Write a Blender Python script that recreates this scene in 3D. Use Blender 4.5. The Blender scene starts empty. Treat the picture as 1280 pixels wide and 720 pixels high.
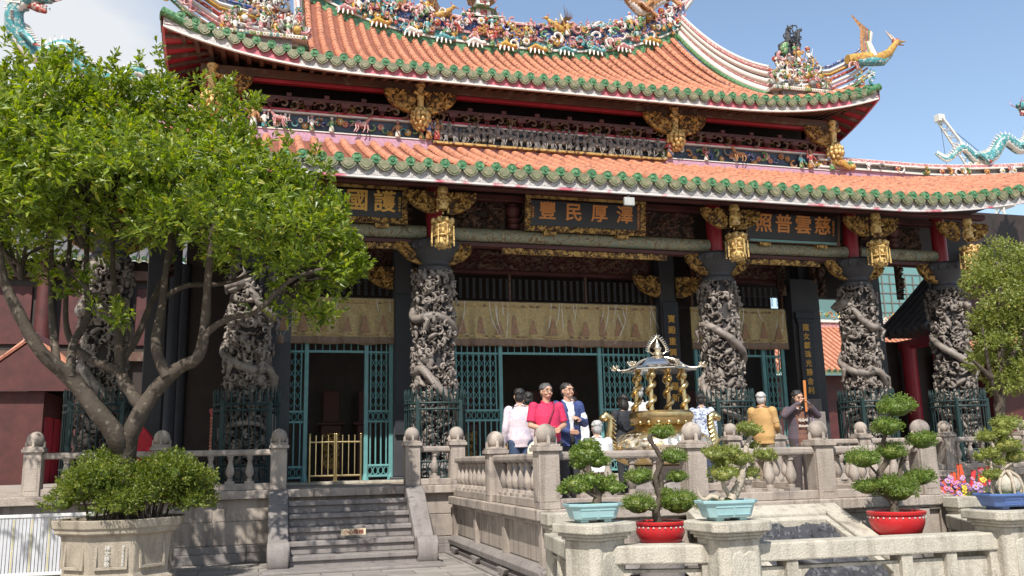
import bpy, math, random
import numpy as np
from mathutils import Vector, Matrix, Euler

S = bpy.context.scene
C = S.collection
RAD = math.radians
PI = math.pi

# ------------------------------------------------------------------ camera, sky, sun, exposure
def add_camera():
    yaw, pit, rol = RAD(15.768), RAD(11.054), RAD(-1.313)
    fw = Vector((math.sin(yaw)*math.cos(pit), math.cos(yaw)*math.cos(pit), math.sin(pit)))
    r = Vector((math.cos(yaw), -math.sin(yaw), 0)); u = r.cross(fw)
    c, s = math.cos(rol), math.sin(rol)
    r2 = r*c + u*s; u2 = u*c - r*s
    cam = bpy.data.cameras.new('camera'); o = bpy.data.objects.new('camera', cam); C.objects.link(o)
    cam.sensor_width = 36; cam.lens = 1105.77/1280*36
    cam.clip_start = .05; cam.clip_end = 3000
    M = Matrix((r2, u2, -fw)).transposed().to_4x4(); M.translation = Vector((0, 0, 1.6))
    o.matrix_world = M
    S.camera = o
add_camera()

SUN_DIR = Vector((.47, 1.0, -1.33)).normalized()      # the way the light travels
SUN_EL = math.asin(-SUN_DIR.z)
SUN_ROT = math.atan2(-SUN_DIR.x, -SUN_DIR.y)
W = bpy.data.worlds.new('World'); S.world = W; W.use_nodes = True
def make_world():
    nt = W.node_tree; N = nt.nodes; L = nt.links; N.clear()
    out = N.new('ShaderNodeOutputWorld'); bg = N.new('ShaderNodeBackground')
    sky = N.new('ShaderNodeTexSky'); sky.sky_type = 'NISHITA'; sky.sun_disc = False
    sky.sun_elevation = SUN_EL; sky.sun_rotation = SUN_ROT % (2*PI)
    sky.air_density = 1.2; sky.dust_density = .4; sky.ozone_density = 1.1
    tc = N.new('ShaderNodeTexCoord')
    mp = N.new('ShaderNodeMapping'); mp.inputs['Scale'].default_value = (1.0, 1.0, 2.2)
    nz = N.new('ShaderNodeTexNoise'); nz.inputs['Scale'].default_value = 2.1; nz.inputs['Detail'].default_value = 7
    nz.inputs['Roughness'].default_value = .55
    sx = N.new('ShaderNodeSeparateXYZ')
    mr = N.new('ShaderNodeMapRange'); mr.interpolation_type = 'SMOOTHSTEP'     # cloud bank towards the west side of the sky
    mr.inputs['From Min'].default_value = .05; mr.inputs['From Max'].default_value = -.22
    ad = N.new('ShaderNodeMath'); ad.operation = 'MULTIPLY_ADD'; ad.inputs[1].default_value = .5
    rp = N.new('ShaderNodeValToRGB'); rp.color_ramp.elements[0].position = .58; rp.color_ramp.elements[1].position = .88
    L.new(tc.outputs['Generated'], mp.inputs['Vector']); L.new(mp.outputs[0], nz.inputs['Vector'])
    L.new(tc.outputs['Generated'], sx.inputs[0]); L.new(sx.outputs['X'], mr.inputs['Value'])
    L.new(mr.outputs[0], ad.inputs[0]); L.new(nz.outputs['Fac'], ad.inputs[2])
    L.new(ad.outputs[0], rp.inputs['Fac'])
    mx = N.new('ShaderNodeMix'); mx.data_type = 'RGBA'
    vl = N.new('ShaderNodeMapRange'); vl.inputs['To Min'].default_value = .035           # a thin high veil over the whole sky
    L.new(rp.outputs['Color'], vl.inputs['Value']); L.new(vl.outputs[0], mx.inputs['Factor'])
    L.new(sky.outputs[0], mx.inputs['A']); mx.inputs['B'].default_value = (4.35, 4.5, 4.7, 1)
    L.new(mx.outputs['Result'], bg.inputs['Color'])
    bg.inputs['Strength'].default_value = .14
    L.new(bg.outputs[0], out.inputs[0])
make_world()
def add_sun():
    l = bpy.data.lights.new('sun', 'SUN'); l.energy = 4.6; l.angle = RAD(.53); l.color = (1, .955, .88)
    o = bpy.data.objects.new('sun', l); C.objects.link(o)
    o.rotation_euler = SUN_DIR.to_track_quat('-Z', 'Y').to_euler(); o.location = (-10, -10, 30)
add_sun()
S.view_settings.view_transform = 'Standard'; S.view_settings.look = 'None'
S.view_settings.exposure = .45; S.view_settings.gamma = 1; S.view_settings.use_curve_mapping = False
S.cycles.use_denoising = True
S.cycles.max_bounces = 8; S.cycles.transparent_max_bounces = 12
S.cycles.sample_clamp_indirect = 6

# ------------------------------------------------------------------ mesh helpers
class MB:
    """collects vertices and faces; build() links them as one mesh object"""
    def __init__(s): s.v = []; s.f = []; s.m = []
    def add(s, vs, fs, mi=0):
        o = len(s.v)
        s.v += [tuple(map(float, p)) for p in vs]
        s.f += [tuple(int(i)+o for i in f) for f in fs]
        s.m += (mi if isinstance(mi, list) else [mi]*len(fs))
        return s
    def box(s, a, b, mi=0, rz=0, taper=1.0):
        x0, y0, z0 = a; x1, y1, z1 = b; cx, cy = (x0+x1)/2, (y0+y1)/2
        vs = []
        for z, k in ((z0, 1), (z1, taper)):
            for x, y in ((x0, y0), (x1, y0), (x1, y1), (x0, y1)):
                dx, dy = (x-cx)*k, (y-cy)*k
                vs.append((cx+dx*math.cos(rz)-dy*math.sin(rz), cy+dx*math.sin(rz)+dy*math.cos(rz), z))
        return s.add(vs, [(3,2,1,0),(4,5,6,7),(0,1,5,4),(1,2,6,5),(2,3,7,6),(3,0,4,7)], mi)
    def tube(s, pts, rad, n=8, mi=0, flat=1.0, round_ends=False):
        P = [Vector(p) for p in pts]
        if not hasattr(rad, '__len__'): rad = [rad]*len(P)
        rad = list(rad)
        if round_ends:
            d0 = (P[0]-P[1]).normalized(); d1 = (P[-1]-P[-2]).normalized(); r0, r1 = rad[0], rad[-1]
            P = [P[0]+d0*r0*.95, P[0]+d0*r0*.6] + P + [P[-1]+d1*r1*.6, P[-1]+d1*r1*.95]
            rad = [r0*.3, r0*.8] + rad + [r1*.8, r1*.3]
        t = (P[1]-P[0]).normalized()
        up = Vector((0, 0, 1)) if abs(t.z) < .9 else Vector((0, 1, 0))
        a = t.cross(up).normalized(); vs = []
        for i, p in enumerate(P):
            tt = (P[min(i+1, len(P)-1)] - P[max(i-1, 0)])
            if tt.length > 1e-9: tt.normalize()
            else: tt = t
            a = (a - tt*a.dot(tt))
            a = a.normalized() if a.length > 1e-6 else tt.orthogonal().normalized()
            b = tt.cross(a)
            for k in range(n):
                w = 2*PI*k/n
                vs.append(p + (a*math.cos(w) + b*math.sin(w)*flat)*rad[i])
        m = len(P)
        fs = [(i*n+k, i*n+(k+1) % n, (i+1)*n+(k+1) % n, (i+1)*n+k) for i in range(m-1) for k in range(n)]
        fs += [tuple(range(n))[::-1], tuple((m-1)*n+k for k in range(n))]
        return s.add(vs, fs, mi)
    def lathe(s, prof, c=(0, 0, 0), n=24, mi=0, sx=1, sy=1, rz=0):
        vs = []
        for r, z in prof:
            for k in range(n):
                w = 2*PI*k/n+rz
                vs.append((c[0]+r*sx*math.cos(w), c[1]+r*sy*math.sin(w), c[2]+z))
        m = len(prof)
        fs = [(i*n+k, i*n+(k+1) % n, (i+1)*n+(k+1) % n, (i+1)*n+k) for i in range(m-1) for k in range(n)]
        if prof[0][0] > 1e-5: fs.append(tuple(range(n))[::-1])
        if prof[-1][0] > 1e-5: fs.append(tuple((m-1)*n+k for k in range(n)))
        return s.add(vs, fs, mi)
    def ell(s, c, r, n=10, m=7, mi=0, rot=None):
        if not hasattr(r, '__len__'): r = (r, r, r)
        M = rot.to_matrix() if rot else None; vs = []
        for i in range(m+1):
            ph = PI*i/m
            for k in range(n):
                w = 2*PI*k/n
                q = Vector((r[0]*math.sin(ph)*math.cos(w), r[1]*math.sin(ph)*math.sin(w), -r[2]*math.cos(ph)))
                if i in (0, m): q = Vector((r[0]*.02*math.cos(w), r[1]*.02*math.sin(w), q.z))
                if M: q = M @ q
                vs.append((c[0]+q.x, c[1]+q.y, c[2]+q.z))
        fs = [(i*n+k, i*n+(k+1) % n, (i+1)*n+(k+1) % n, (i+1)*n+k) for i in range(m) for k in range(n)]
        fs += [tuple(range(n))[::-1], tuple(m*n+k for k in range(n))]
        return s.add(vs, fs, mi)
    def loft(s, rings, n=18, mi=0):
        """rings: (cx, cy, z, rx, ry) -> closed elliptical loft"""
        vs = [(cx+rx*math.cos(2*PI*k/n), cy+ry*math.sin(2*PI*k/n), z) for cx, cy, z, rx, ry in rings for k in range(n)]
        m = len(rings)
        fs = [(i*n+k, i*n+(k+1) % n, (i+1)*n+(k+1) % n, (i+1)*n+k) for i in range(m-1) for k in range(n)]
        fs += [tuple(range(n))[::-1], tuple((m-1)*n+k for k in range(n))]
        return s.add(vs, fs, mi)
    def prism(s, poly, d0, d1, mi=0, axis='y', flip=False):
        """poly in the plane across axis: y -> (x,z), x -> (y,z), z -> (x,y)"""
        mk = {'y': lambda a, b, d: (a, d, b), 'x': lambda a, b, d: (d, a, b), 'z': lambda a, b, d: (a, b, d)}[axis]
        n = len(poly)
        vs = [mk(a, b, d0) for a, b in poly] + [mk(a, b, d1) for a, b in poly]
        fs = [tuple(range(n)), tuple(range(2*n-1, n-1, -1))] + [(k, k+n, (k+1) % n+n, (k+1) % n) for k in range(n)]
        return s.add(vs, fs, mi)
    def grid(s, P, mi=0, wrap=False, mf=None):
        """P: array (nu, nv, 3)"""
        nu, nv = P.shape[:2]
        vs = P.reshape(-1, 3); fs = []; ms = []
        for i in range(nu if wrap else nu-1):
            i2 = (i+1) % nu
            for j in range(nv-1):
                if mf is not None:
                    q = mf(i, j)
                    if q is None: continue
                    ms.append(q)
                else: ms.append(mi)
                fs.append((i*nv+j, i2*nv+j, i2*nv+j+1, i*nv+j+1))
        return s.add(vs, fs, ms)
    def raw(s, V, F, mi=0): return s.add(V, F, mi)
    def build(s, name, mats, parent=None, loc=None, smooth=None, bevel=0, fix=True):
        if not isinstance(mats, (list, tuple)): mats = [mats]
        me = bpy.data.meshes.new(name)
        V = np.array(s.v, dtype=float).reshape(-1, 3)
        o = bpy.data.objects.new(name, me)
        if loc is not None: o.location = loc
        elif parent is not None:
            q = parent; off = np.zeros(3)
            while q is not None: off += np.array(q.location); q = q.parent
            V = V - off
        me.from_pydata([tuple(p) for p in V], [], s.f)
        for m in mats: me.materials.append(m)
        if len(mats) > 1: me.polygons.foreach_set('material_index', s.m)
        if fix and len(s.f) < 60000:
            import bmesh
            b = bmesh.new(); b.from_mesh(me); bmesh.ops.recalc_face_normals(b, faces=b.faces); b.to_mesh(me); b.free()
        if smooth is not None:
            me.polygons.foreach_set('use_smooth', [True]*len(me.polygons))
            if smooth < 179: me.set_sharp_from_angle(angle=RAD(smooth))
        me.update()
        C.objects.link(o)
        if parent is not None: o.parent = parent
        if bevel:
            md = o.modifiers.new('bevel', 'BEVEL'); md.width = bevel; md.segments = 2; md.limit_method = 'ANGLE'
            md.angle_limit = RAD(40); md.harden_normals = False
        return o

def tag(o, label=None, cat=None, group=None, kind=None):
    if label: o['label'] = label
    if cat: o['category'] = cat
    if group: o['group'] = group
    if kind: o['kind'] = kind
    return o
def thing(name, label, cat, loc=(0, 0, 0), group=None, rz=0):
    o = bpy.data.objects.new(name, None); C.objects.link(o); o.location = loc; o.rotation_euler = (0, 0, rz)
    o.empty_display_size = .2
    return tag(o, label, cat, group)
def dup(o, parent=None, loc=None, rz=None, label=None, scale=None):
    c = o.copy(); C.objects.link(c); c.parent = parent
    if loc is not None: c.location = loc
    if rz is not None: c.rotation_euler = (0, 0, rz)
    if scale is not None: c.scale = scale
    if label: c['label'] = label
    for ch in list(o.children): dup(ch, c)
    return c
def solidify(mb, voxel=.012, smooth=4):
    """union of the closed pieces in mb as one continuous surface"""
    me = bpy.data.meshes.new('tmp'); me.from_pydata(mb.v, [], mb.f)
    o = bpy.data.objects.new('tmp', me); C.objects.link(o)
    import bmesh
    b = bmesh.new(); b.from_mesh(me); bmesh.ops.recalc_face_normals(b, faces=b.faces); b.to_mesh(me); b.free()
    r = o.modifiers.new('r', 'REMESH'); r.mode = 'VOXEL'; r.voxel_size = voxel
    if smooth:
        q = o.modifiers.new('s', 'SMOOTH'); q.iterations = smooth; q.factor = .5
    dg = bpy.context.evaluated_depsgraph_get(); ev = o.evaluated_get(dg)
    m2 = bpy.data.meshes.new_from_object(ev)
    out = MB(); n = len(m2.vertices); co = np.empty(n*3); m2.vertices.foreach_get('co', co)
    out.v = [tuple(p) for p in co.reshape(-1, 3)]; out.f = [tuple(p.vertices) for p in m2.polygons]; out.m = [0]*len(out.f)
    bpy.data.objects.remove(o); bpy.data.meshes.remove(me); bpy.data.meshes.remove(m2)
    return out
def lettering(text, size, parent, loc, mat, name='lettering', vertical=False, rx=90, rz=0, depth=.006, spacing=1.0, stretch=1.0):
    cu = bpy.data.curves.new('tmp', 'FONT'); cu.body = '\n'.join(text) if vertical else text
    cu.size = size; cu.extrude = depth; cu.align_x = 'CENTER'; cu.align_y = 'CENTER'; cu.space_line = spacing
    cu.space_character = spacing if not vertical else 1
    o = bpy.data.objects.new('tmp', cu); C.objects.link(o)
    dg = bpy.context.evaluated_depsgraph_get(); m2 = bpy.data.meshes.new_from_object(o.evaluated_get(dg))
    M = Matrix.Rotation(RAD(rz), 4, 'Z') @ Matrix.Rotation(RAD(rx), 4, 'X') @ Matrix.Diagonal((stretch, 1, 1, 1))
    n = len(m2.vertices); co = np.empty(n*3); m2.vertices.foreach_get('co', co); co = co.reshape(-1, 3); fs = [tuple(p.vertices) for p in m2.polygons]
    V = []; F = []                                       # a few shifted copies give the strokes their brush weight
    for q, (dx, dy) in enumerate(((0, 0), (1, .3), (-1, -.3), (.3, -1), (-.3, 1))):
        wt = .021 if size > .3 else .010; V.append(co+np.array([dx*size*wt, dy*size*wt, -.0004*q])); F += [tuple(i+n*q for i in f) for f in fs]
    bpy.data.meshes.remove(m2); m2 = bpy.data.meshes.new(name); m2.from_pydata(np.concatenate(V).tolist(), [], F)
    m2.transform(M); m2.materials.clear(); m2.materials.append(mat)
    bpy.data.objects.remove(o); bpy.data.curves.remove(cu)
    t = bpy.data.objects.new(name, m2); m2.name = name; C.objects.link(t)
    off = np.zeros(3); q = parent
    while q is not None: off += np.array(q.location); q = q.parent
    t.location = tuple(np.array(loc)-off); t.parent = parent
    return t

# ------------------------------------------------------------------ materials
def mat(name, c, rough=.6, metal=0, var=.22, vs=2.5, bump=.15, bs=30, c2=None, c2t=.55, coat=0, spec=.5, grain=.0, bd=.02, streak=0, stint=(.25, .22, .2)):
    m = bpy.data.materials.new(name); m.use_nodes = True
    nt = m.node_tree; N = nt.nodes; L = nt.links
    b = N['Principled BSDF']; b.inputs['Roughness'].default_value = rough; b.inputs['Metallic'].default_value = metal
    b.inputs['Specular IOR Level'].default_value = spec; b.inputs['Coat Weight'].default_value = coat
    tc = N.new('ShaderNodeTexCoord'); oi = N.new('ShaderNodeObjectInfo')
    va = N.new('ShaderNodeVectorMath'); va.operation = 'ADD'
    sc = N.new('ShaderNodeVectorMath'); sc.operation = 'SCALE'; sc.inputs['Scale'].default_value = 13
    cb = N.new('ShaderNodeCombineXYZ')
    for i in range(3): L.new(oi.outputs['Random'], cb.inputs[i])
    L.new(cb.outputs[0], sc.inputs[0]); L.new(tc.outputs['Object'], va.inputs[0]); L.new(sc.outputs[0], va.inputs[1])
    nz = N.new('ShaderNodeTexNoise'); nz.inputs['Scale'].default_value = vs; nz.inputs['Detail'].default_value = 8; nz.inputs['Roughness'].default_value = .65
    L.new(va.outputs[0], nz.inputs['Vector'])
    mr = N.new('ShaderNodeMapRange'); mr.inputs['From Min'].default_value = .3; mr.inputs['From Max'].default_value = .7
    L.new(nz.outputs['Fac'], mr.inputs['Value'])
    mx = N.new('ShaderNodeMix'); mx.data_type = 'RGBA'
    lo = tuple(max(0, k*(1-var)) for k in c)+(1,); hi = tuple(min(1, k*(1+var)) for k in c)+(1,)
    mx.inputs['A'].default_value = lo; mx.inputs['B'].default_value = hi
    L.new(mr.outputs[0], mx.inputs['Factor']); col = mx.outputs['Result']
    if c2 is not None:
        n2 = N.new('ShaderNodeTexNoise'); n2.inputs['Scale'].default_value = vs*1.7; n2.inputs['Detail'].default_value = 5
        L.new(va.outputs[0], n2.inputs['Vector'])
        r2 = N.new('ShaderNodeMapRange'); r2.inputs['From Min'].default_value = c2t-.05; r2.inputs['From Max'].default_value = c2t+.07
        L.new(n2.outputs['Fac'], r2.inputs['Value'])
        m2 = N.new('ShaderNodeMix'); m2.data_type = 'RGBA'; m2.inputs['B'].default_value = tuple(c2)+(1,)
        L.new(r2.outputs[0], m2.inputs['Factor']); L.new(col, m2.inputs['A']); col = m2.outputs['Result']
    if streak:
        mp = N.new('ShaderNodeMapping'); mp.inputs['Scale'].default_value = (5, 5, .5); L.new(va.outputs[0], mp.inputs['Vector'])
        n4 = N.new('ShaderNodeTexNoise'); n4.inputs['Scale'].default_value = 1.6; n4.inputs['Detail'].default_value = 6
        L.new(mp.outputs[0], n4.inputs['Vector'])
        r4 = N.new('ShaderNodeMapRange'); r4.inputs['From Min'].default_value = .5; r4.inputs['From Max'].default_value = .78; r4.inputs['To Max'].default_value = streak
        L.new(n4.outputs['Fac'], r4.inputs['Value'])
        m4 = N.new('ShaderNodeMix'); m4.data_type = 'RGBA'; m4.blend_type = 'MULTIPLY'; m4.inputs['B'].default_value = tuple(stint)+(1,)
        L.new(r4.outputs[0], m4.inputs['Factor']); L.new(col, m4.inputs['A']); col = m4.outputs['Result']
    if grain:
        n3 = N.new('ShaderNodeTexNoise'); n3.inputs['Scale'].default_value = 70; n3.inputs['Detail'].default_value = 3
        L.new(tc.outputs['Object'], n3.inputs['Vector'])
        r3 = N.new('ShaderNodeMapRange'); r3.inputs['From Min'].default_value = .3; r3.inputs['From Max'].default_value = .7
        r3.inputs['To Min'].default_value = 1-grain; r3.inputs['To Max'].default_value = 1+grain
        L.new(n3.outputs['Fac'], r3.inputs['Value'])
        m3 = N.new('ShaderNodeMix'); m3.data_type = 'RGBA'; m3.blend_type = 'MULTIPLY'; m3.inputs['Factor'].default_value = 1
        L.new(col, m3.inputs['A']); L.new(r3.outputs[0], m3.inputs['B']); col = m3.outputs['Result']
    L.new(col, b.inputs['Base Color'])
    if bump:
        nb = N.new('ShaderNodeTexNoise'); nb.inputs['Scale'].default_value = bs; nb.inputs['Detail'].default_value = 6
        L.new(tc.outputs['Object'], nb.inputs['Vector'])
        bp = N.new('ShaderNodeBump'); bp.inputs['Strength'].default_value = bump; bp.inputs['Distance'].default_value = bd
        L.new(nb.outputs['Fac'], bp.inputs['Height']); L.new(bp.outputs[0], b.inputs['Normal'])
    return m

M = {}
M['planter'] = mat('planter_stone', (.34, .29, .225), .85, var=.2, vs=3, bump=.4, bs=50, grain=.2, streak=.5)
M['stone'] = mat('weathered_stone', (.35, .297, .255), .85, var=.22, vs=1.6, bump=.4, bs=45, grain=.18, streak=.75, c2=(.23, .195, .175), c2t=.6)
M['stone_pale'] = mat('pale_stone', (.42, .385, .32), .85, var=.18, vs=2, bump=.45, bs=50, grain=.22, streak=.65, c2=(.30, .27, .22), c2t=.62)
M['stone_grey'] = mat('grey_stone', (.225, .20, .19), .8, var=.2, vs=2, bump=.3, bs=40, grain=.15, streak=.5)
M['stone_dark'] = mat('dark_stone', (.046, .046, .052), .55, var=.25, vs=2, bump=.15, bs=30, grain=.1)
M['stone_pillar'] = mat('blue_grey_pillar', (.075, .08, .10), .45, var=.18, vs=1.2, bump=.1, bs=30)
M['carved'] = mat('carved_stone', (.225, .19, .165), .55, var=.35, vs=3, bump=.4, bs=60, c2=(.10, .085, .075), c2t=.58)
M['carved_low'] = mat('carved_recess_shade', (.035, .03, .03), .75, var=.3, vs=3, bump=.3, bs=60)  # near-black copy for the low faces, recess shade put into the colour
M['paving'] = None
M['gold'] = mat('gilded_wood', (.47, .29, .09), .45, metal=.3, var=.35, vs=6, bump=.5, bs=40, c2=(.12, .055, .022), c2t=.54)
M['gold_bright'] = mat('bright_gilding', (.66, .45, .17), .4, metal=.3, var=.3, vs=9, bump=.6, bs=45, c2=(.20, .10, .03), c2t=.57)
M['gold_low'] = mat('gilding_recess_shade', (.055, .026, .012), .6, var=.3, vs=6)  # dark tone for the cavities of gilded carving, their shade painted in
M['letter_gold'] = mat('gilt_lettering', (.78, .44, .09), .45, metal=.1, var=.12, vs=8, bump=0)
M['letter_orange'] = mat('orange_lettering', (.66, .26, .07), .5, var=.1, vs=8, bump=0)
M['lacquer'] = mat('black_lacquer', (.022, .024, .028), .4, var=.2, vs=3, bump=.05)
M['slate'] = mat('slate_board', (.026, .028, .034), .5, var=.15, vs=3, bump=.05)
M['red'] = mat('red_lacquer', (.34, .022, .035), .45, var=.25, vs=2.5, bump=.1)
M['red_dark'] = mat('old_red_wood', (.075, .018, .016), .6, var=.35, vs=2.5, bump=.15)
M['wood_dark'] = mat('dark_wood', (.03, .019, .015), .6, var=.35, vs=3, bump=.2)
M['wood_brown'] = mat('painted_brown_wood', (.11, .055, .035), .6, var=.35, vs=3, bump=.2, c2=(.16, .12, .09), c2t=.6)
M['soffit'] = mat('soffit_boards', (.16, .07, .05), .7, var=.3, vs=2, bump=.15)
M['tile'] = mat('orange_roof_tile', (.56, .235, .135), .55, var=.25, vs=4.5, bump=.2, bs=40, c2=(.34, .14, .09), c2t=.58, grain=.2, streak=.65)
M['tile_low'] = mat('orange_pan_tile', (.25, .08, .045), .6, var=.25, vs=4, bump=.2, bs=40, grain=.1)  # darker than the cover tiles, shade between the rows put into the colour
M['tile_green'] = mat('green_glazed_tile', (.05, .15, .06), .28, var=.35, vs=9, bump=.2, bs=30, c2=(.16, .30, .14), c2t=.55)
M['tile_olive'] = mat('olive_drip_tile', (.16, .165, .085), .45, var=.35, vs=7, bump=.5, bs=45, c2=(.27, .225, .135), c2t=.58)
M['tile_grey'] = mat('grey_clay_tile', (.10, .095, .095), .7, var=.3, vs=4, bump=.3, bs=40)
M['transom'] = plainm = mat('grey_wire', (.16, .17, .20), .5, var=.1, bump=0)
M['purple'] = mat('mauve_ceramic_wall', (.46, .25, .33), .7, var=.25, vs=20, bump=.3, bs=50)
M['pink'] = mat('pink_ceramic', (0.429, 0.172, 0.172), .5, var=.35, vs=9, bump=.3, c2=(0.58, 0.48, 0.44), c2t=.56)
M['white'] = mat('white_ceramic', (.62, .59, .54), .5, var=.1, vs=8, bump=.2)
M['cred'] = mat('red_ceramic', (0.328, 0.047, 0.039), .3, var=.35, vs=9, bump=.3, c2=(0.55, 0.42, 0.34), c2t=.56)
M['cyellow'] = mat('yellow_ceramic', (0.452, 0.289, 0.055), .3, var=.35, vs=9, bump=.3, c2=(0.4, 0.12, 0.06), c2t=.56)
M['cgreen'] = mat('green_ceramic', (0.078, 0.203, 0.078), .3, var=.35, vs=9, bump=.3, c2=(0.42, 0.4, 0.22), c2t=.56)
M['cteal'] = mat('teal_ceramic', (0.055, 0.234, 0.25), .3, var=.35, vs=9, bump=.3, c2=(0.45, 0.46, 0.42), c2t=.56)
M['cblue'] = mat('blue_ceramic', (0.047, 0.086, 0.25), .3, var=.35, vs=9, bump=.3, c2=(0.46, 0.44, 0.42), c2t=.56)
M['cgrey'] = mat('grey_ceramic', (.17, .15, .135), .5, var=.35, vs=9, bump=.3)
M['corange'] = mat('ochre_ceramic', (0.374, 0.179, 0.062), .35, var=.35, vs=9, bump=.3, c2=(0.2, 0.1, 0.06), c2t=.56)
M['teal'] = mat('teal_paint', (.125, .30, .30), .4, var=.14, vs=5, bump=.08)
M['teal_dark'] = mat('dark_teal_iron', (.012, .033, .033), .6, var=.25, vs=5, bump=.1)
M['iron'] = mat('black_iron', (.03, .032, .034), .5, var=.2, vs=5, bump=.05)
M['brass'] = mat('brass', (.62, .47, .24), .3, metal=1, var=.2, vs=6, bump=.05)
M['bronze'] = mat('polished_bronze', (.78, .69, .55), .22, metal=.8, var=.16, vs=9, bump=.25, bs=22, c2=(.34, .24, .12), c2t=.62)
M['silver'] = mat('polished_steel', (.72, .68, .62), .17, metal=1, var=.08, vs=3, bump=.06, bs=8)
M['bark'] = mat('tree_bark', (.066, .049, .036), .85, var=.3, vs=6, bump=.5, bs=22, c2=(.16, .135, .10), c2t=.63)
M['bark_pale'] = mat('pale_bark', (.40, .34, .27), .85, var=.3, vs=8, bump=.5, bs=40)
M['bark_dark'] = mat('dark_bark', (.10, .075, .055), .85, var=.3, vs=8, bump=.5, bs=40)
M['soil'] = mat('soil', (.055, .04, .028), .95, var=.3, vs=12, bump=.6, bs=40)
M['moss'] = mat('moss', (.07, .12, .025), .95, var=.3, vs=14, bump=.6, bs=60)
def leaf_mat(name, c, c2, rough=.42, trans=.35):
    m = bpy.data.materials.new(name); m.use_nodes = True; nt = m.node_tree; N = nt.nodes; L = nt.links
    b = N['Principled BSDF']; b.inputs['Roughness'].default_value = rough
    g = N.new('ShaderNodeNewGeometry'); mx = N.new('ShaderNodeValToRGB'); cr = mx.color_ramp
    cr.elements[0].color = tuple(k*.75 for k in c)+(1,); cr.elements[1].color = (c2[0]*1.25, c2[1]*.95, c2[2], 1)
    for p_, q_ in ((.45, tuple((a+b_)/2 for a, b_ in zip(c, c2))), (.9, c2)): e_ = cr.elements.new(p_); e_.color = tuple(q_)+(1,)
    L.new(g.outputs['Random Per Island'], mx.inputs['Fac']); L.new(mx.outputs['Color'], b.inputs['Base Color'])
    t = N.new('ShaderNodeBsdfTranslucent'); hs = N.new('ShaderNodeHueSaturation'); hs.inputs['Value'].default_value = 1.9; hs.inputs['Saturation'].default_value = 1.15
    L.new(mx.outputs['Color'], hs.inputs['Color']); L.new(hs.outputs[0], t.inputs['Color'])
    ms = N.new('ShaderNodeMixShader'); ms.inputs[0].default_value = trans
    L.new(b.outputs[0], ms.inputs[1]); L.new(t.outputs[0], ms.inputs[2]); L.new(ms.outputs[0], N['Material Output'].inputs[0])
    return m
M['leaf'] = leaf_mat('broad_leaf', (.075, .13, .012), (.27, .33, .045), .38, .42)
M['leaf_dark'] = leaf_mat('shrub_leaf', (.06, .105, .014), (.19, .225, .035))
M['leaf_yellow'] = leaf_mat('light_leaf', (.15, .185, .035), (.26, .29, .075))
M['leaf_bonsai'] = leaf_mat('bonsai_leaf', (.085, .145, .022), (.19, .26, .055))
def plain(name, c, rough=.7, var=.12, **k): return mat(name, c, rough, var=var, **{**dict(vs=5, bump=.12, bs=60), **k})

def pattern_mat(name, cols, scale=6, kind='scroll', rough=.6, metal=0):
    """surface painted with a real pattern: scrolls, embroidery or scallops"""
    m = bpy.data.materials.new(name); m.use_nodes = True; nt = m.node_tree; N = nt.nodes; L = nt.links
    b = N['Principled BSDF']; b.inputs['Roughness'].default_value = rough
    tc = N.new('ShaderNodeTexCoord')
    n1 = N.new('ShaderNodeTexNoise'); n1.inputs['Scale'].default_value = scale; n1.inputs['Detail'].default_value = 2; n1.inputs['Distortion'].default_value = 1.6
    L.new(tc.outputs['Object'], n1.inputs['Vector'])
    w = N.new('ShaderNodeMath'); w.operation = 'MULTIPLY'; w.inputs[1].default_value = 9 if kind == 'scroll' else 7
    fr = N.new('ShaderNodeMath'); fr.operation = 'FRACT'
    L.new(n1.outputs['Fac'], w.inputs[0]); L.new(w.outputs[0], fr.inputs[0])
    r = N.new('ShaderNodeValToRGB'); cr = r.color_ramp; cr.interpolation = 'CONSTANT' if kind == 'scroll' else 'LINEAR'
    cr.elements[0].color = cols[0]+(1,); cr.elements[0].position = 0
    cr.elements[1].color = cols[1]+(1,); cr.elements[1].position = .45
    for i, cc in enumerate(cols[2:]):
        e = cr.elements.new(min(.98, .62+.2*i)); e.color = cc+(1,)
    L.new(fr.outputs[0], r.inputs['Fac'])
    n2 = N.new('ShaderNodeTexNoise'); n2.inputs['Scale'].default_value = 14; n2.inputs['Detail'].default_value = 6
    L.new(tc.outputs['Object'], n2.inputs['Vector'])
    mr = N.new('ShaderNodeMapRange'); mr.inputs['To Min'].default_value = .6; mr.inputs['To Max'].default_value = 1.25
    L.new(n2.outputs['Fac'], mr.inputs['Value'])
    mx = N.new('ShaderNodeMix'); mx.data_type = 'RGBA'; mx.blend_type = 'MULTIPLY'; mx.inputs['Factor'].default_value = 1
    L.new(r.outputs[0], mx.inputs['A']); L.new(mr.outputs[0], mx.inputs['B']); col = mx.outputs['Result']
    L.new(col, b.inputs['Base Color'])
    b.inputs['Metallic'].default_value = metal
    bp = N.new('ShaderNodeBump'); bp.inputs['Strength'].default_value = .3; bp.inputs['Distance'].default_value = .01
    L.new(fr.outputs[0], bp.inputs['Height']); L.new(bp.outputs[0], b.inputs['Normal'])
    return m
M['fascia_scroll'] = pattern_mat('scroll_painted_fascia', [(.52, .48, .45), (.22, .20, .21), (.60, .56, .53)], 4.5)
M['fascia_mixed'] = mat('pink_and_white_fascia', (.60, .56, .54), .6, var=.15, vs=1.2, bump=.1, c2=(.50, .11, .15), c2t=.56)
M['fascia_pink'] = mat('pink_fascia', (.52, .14, .17), .6, var=.2, vs=3, bump=.1)
M['beam_paint'] = pattern_mat('painted_beam', [(.15, .22, .19), (.36, .30, .18), (.12, .08, .05), (.27, .25, .16)], 2.2, 'soft')
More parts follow.
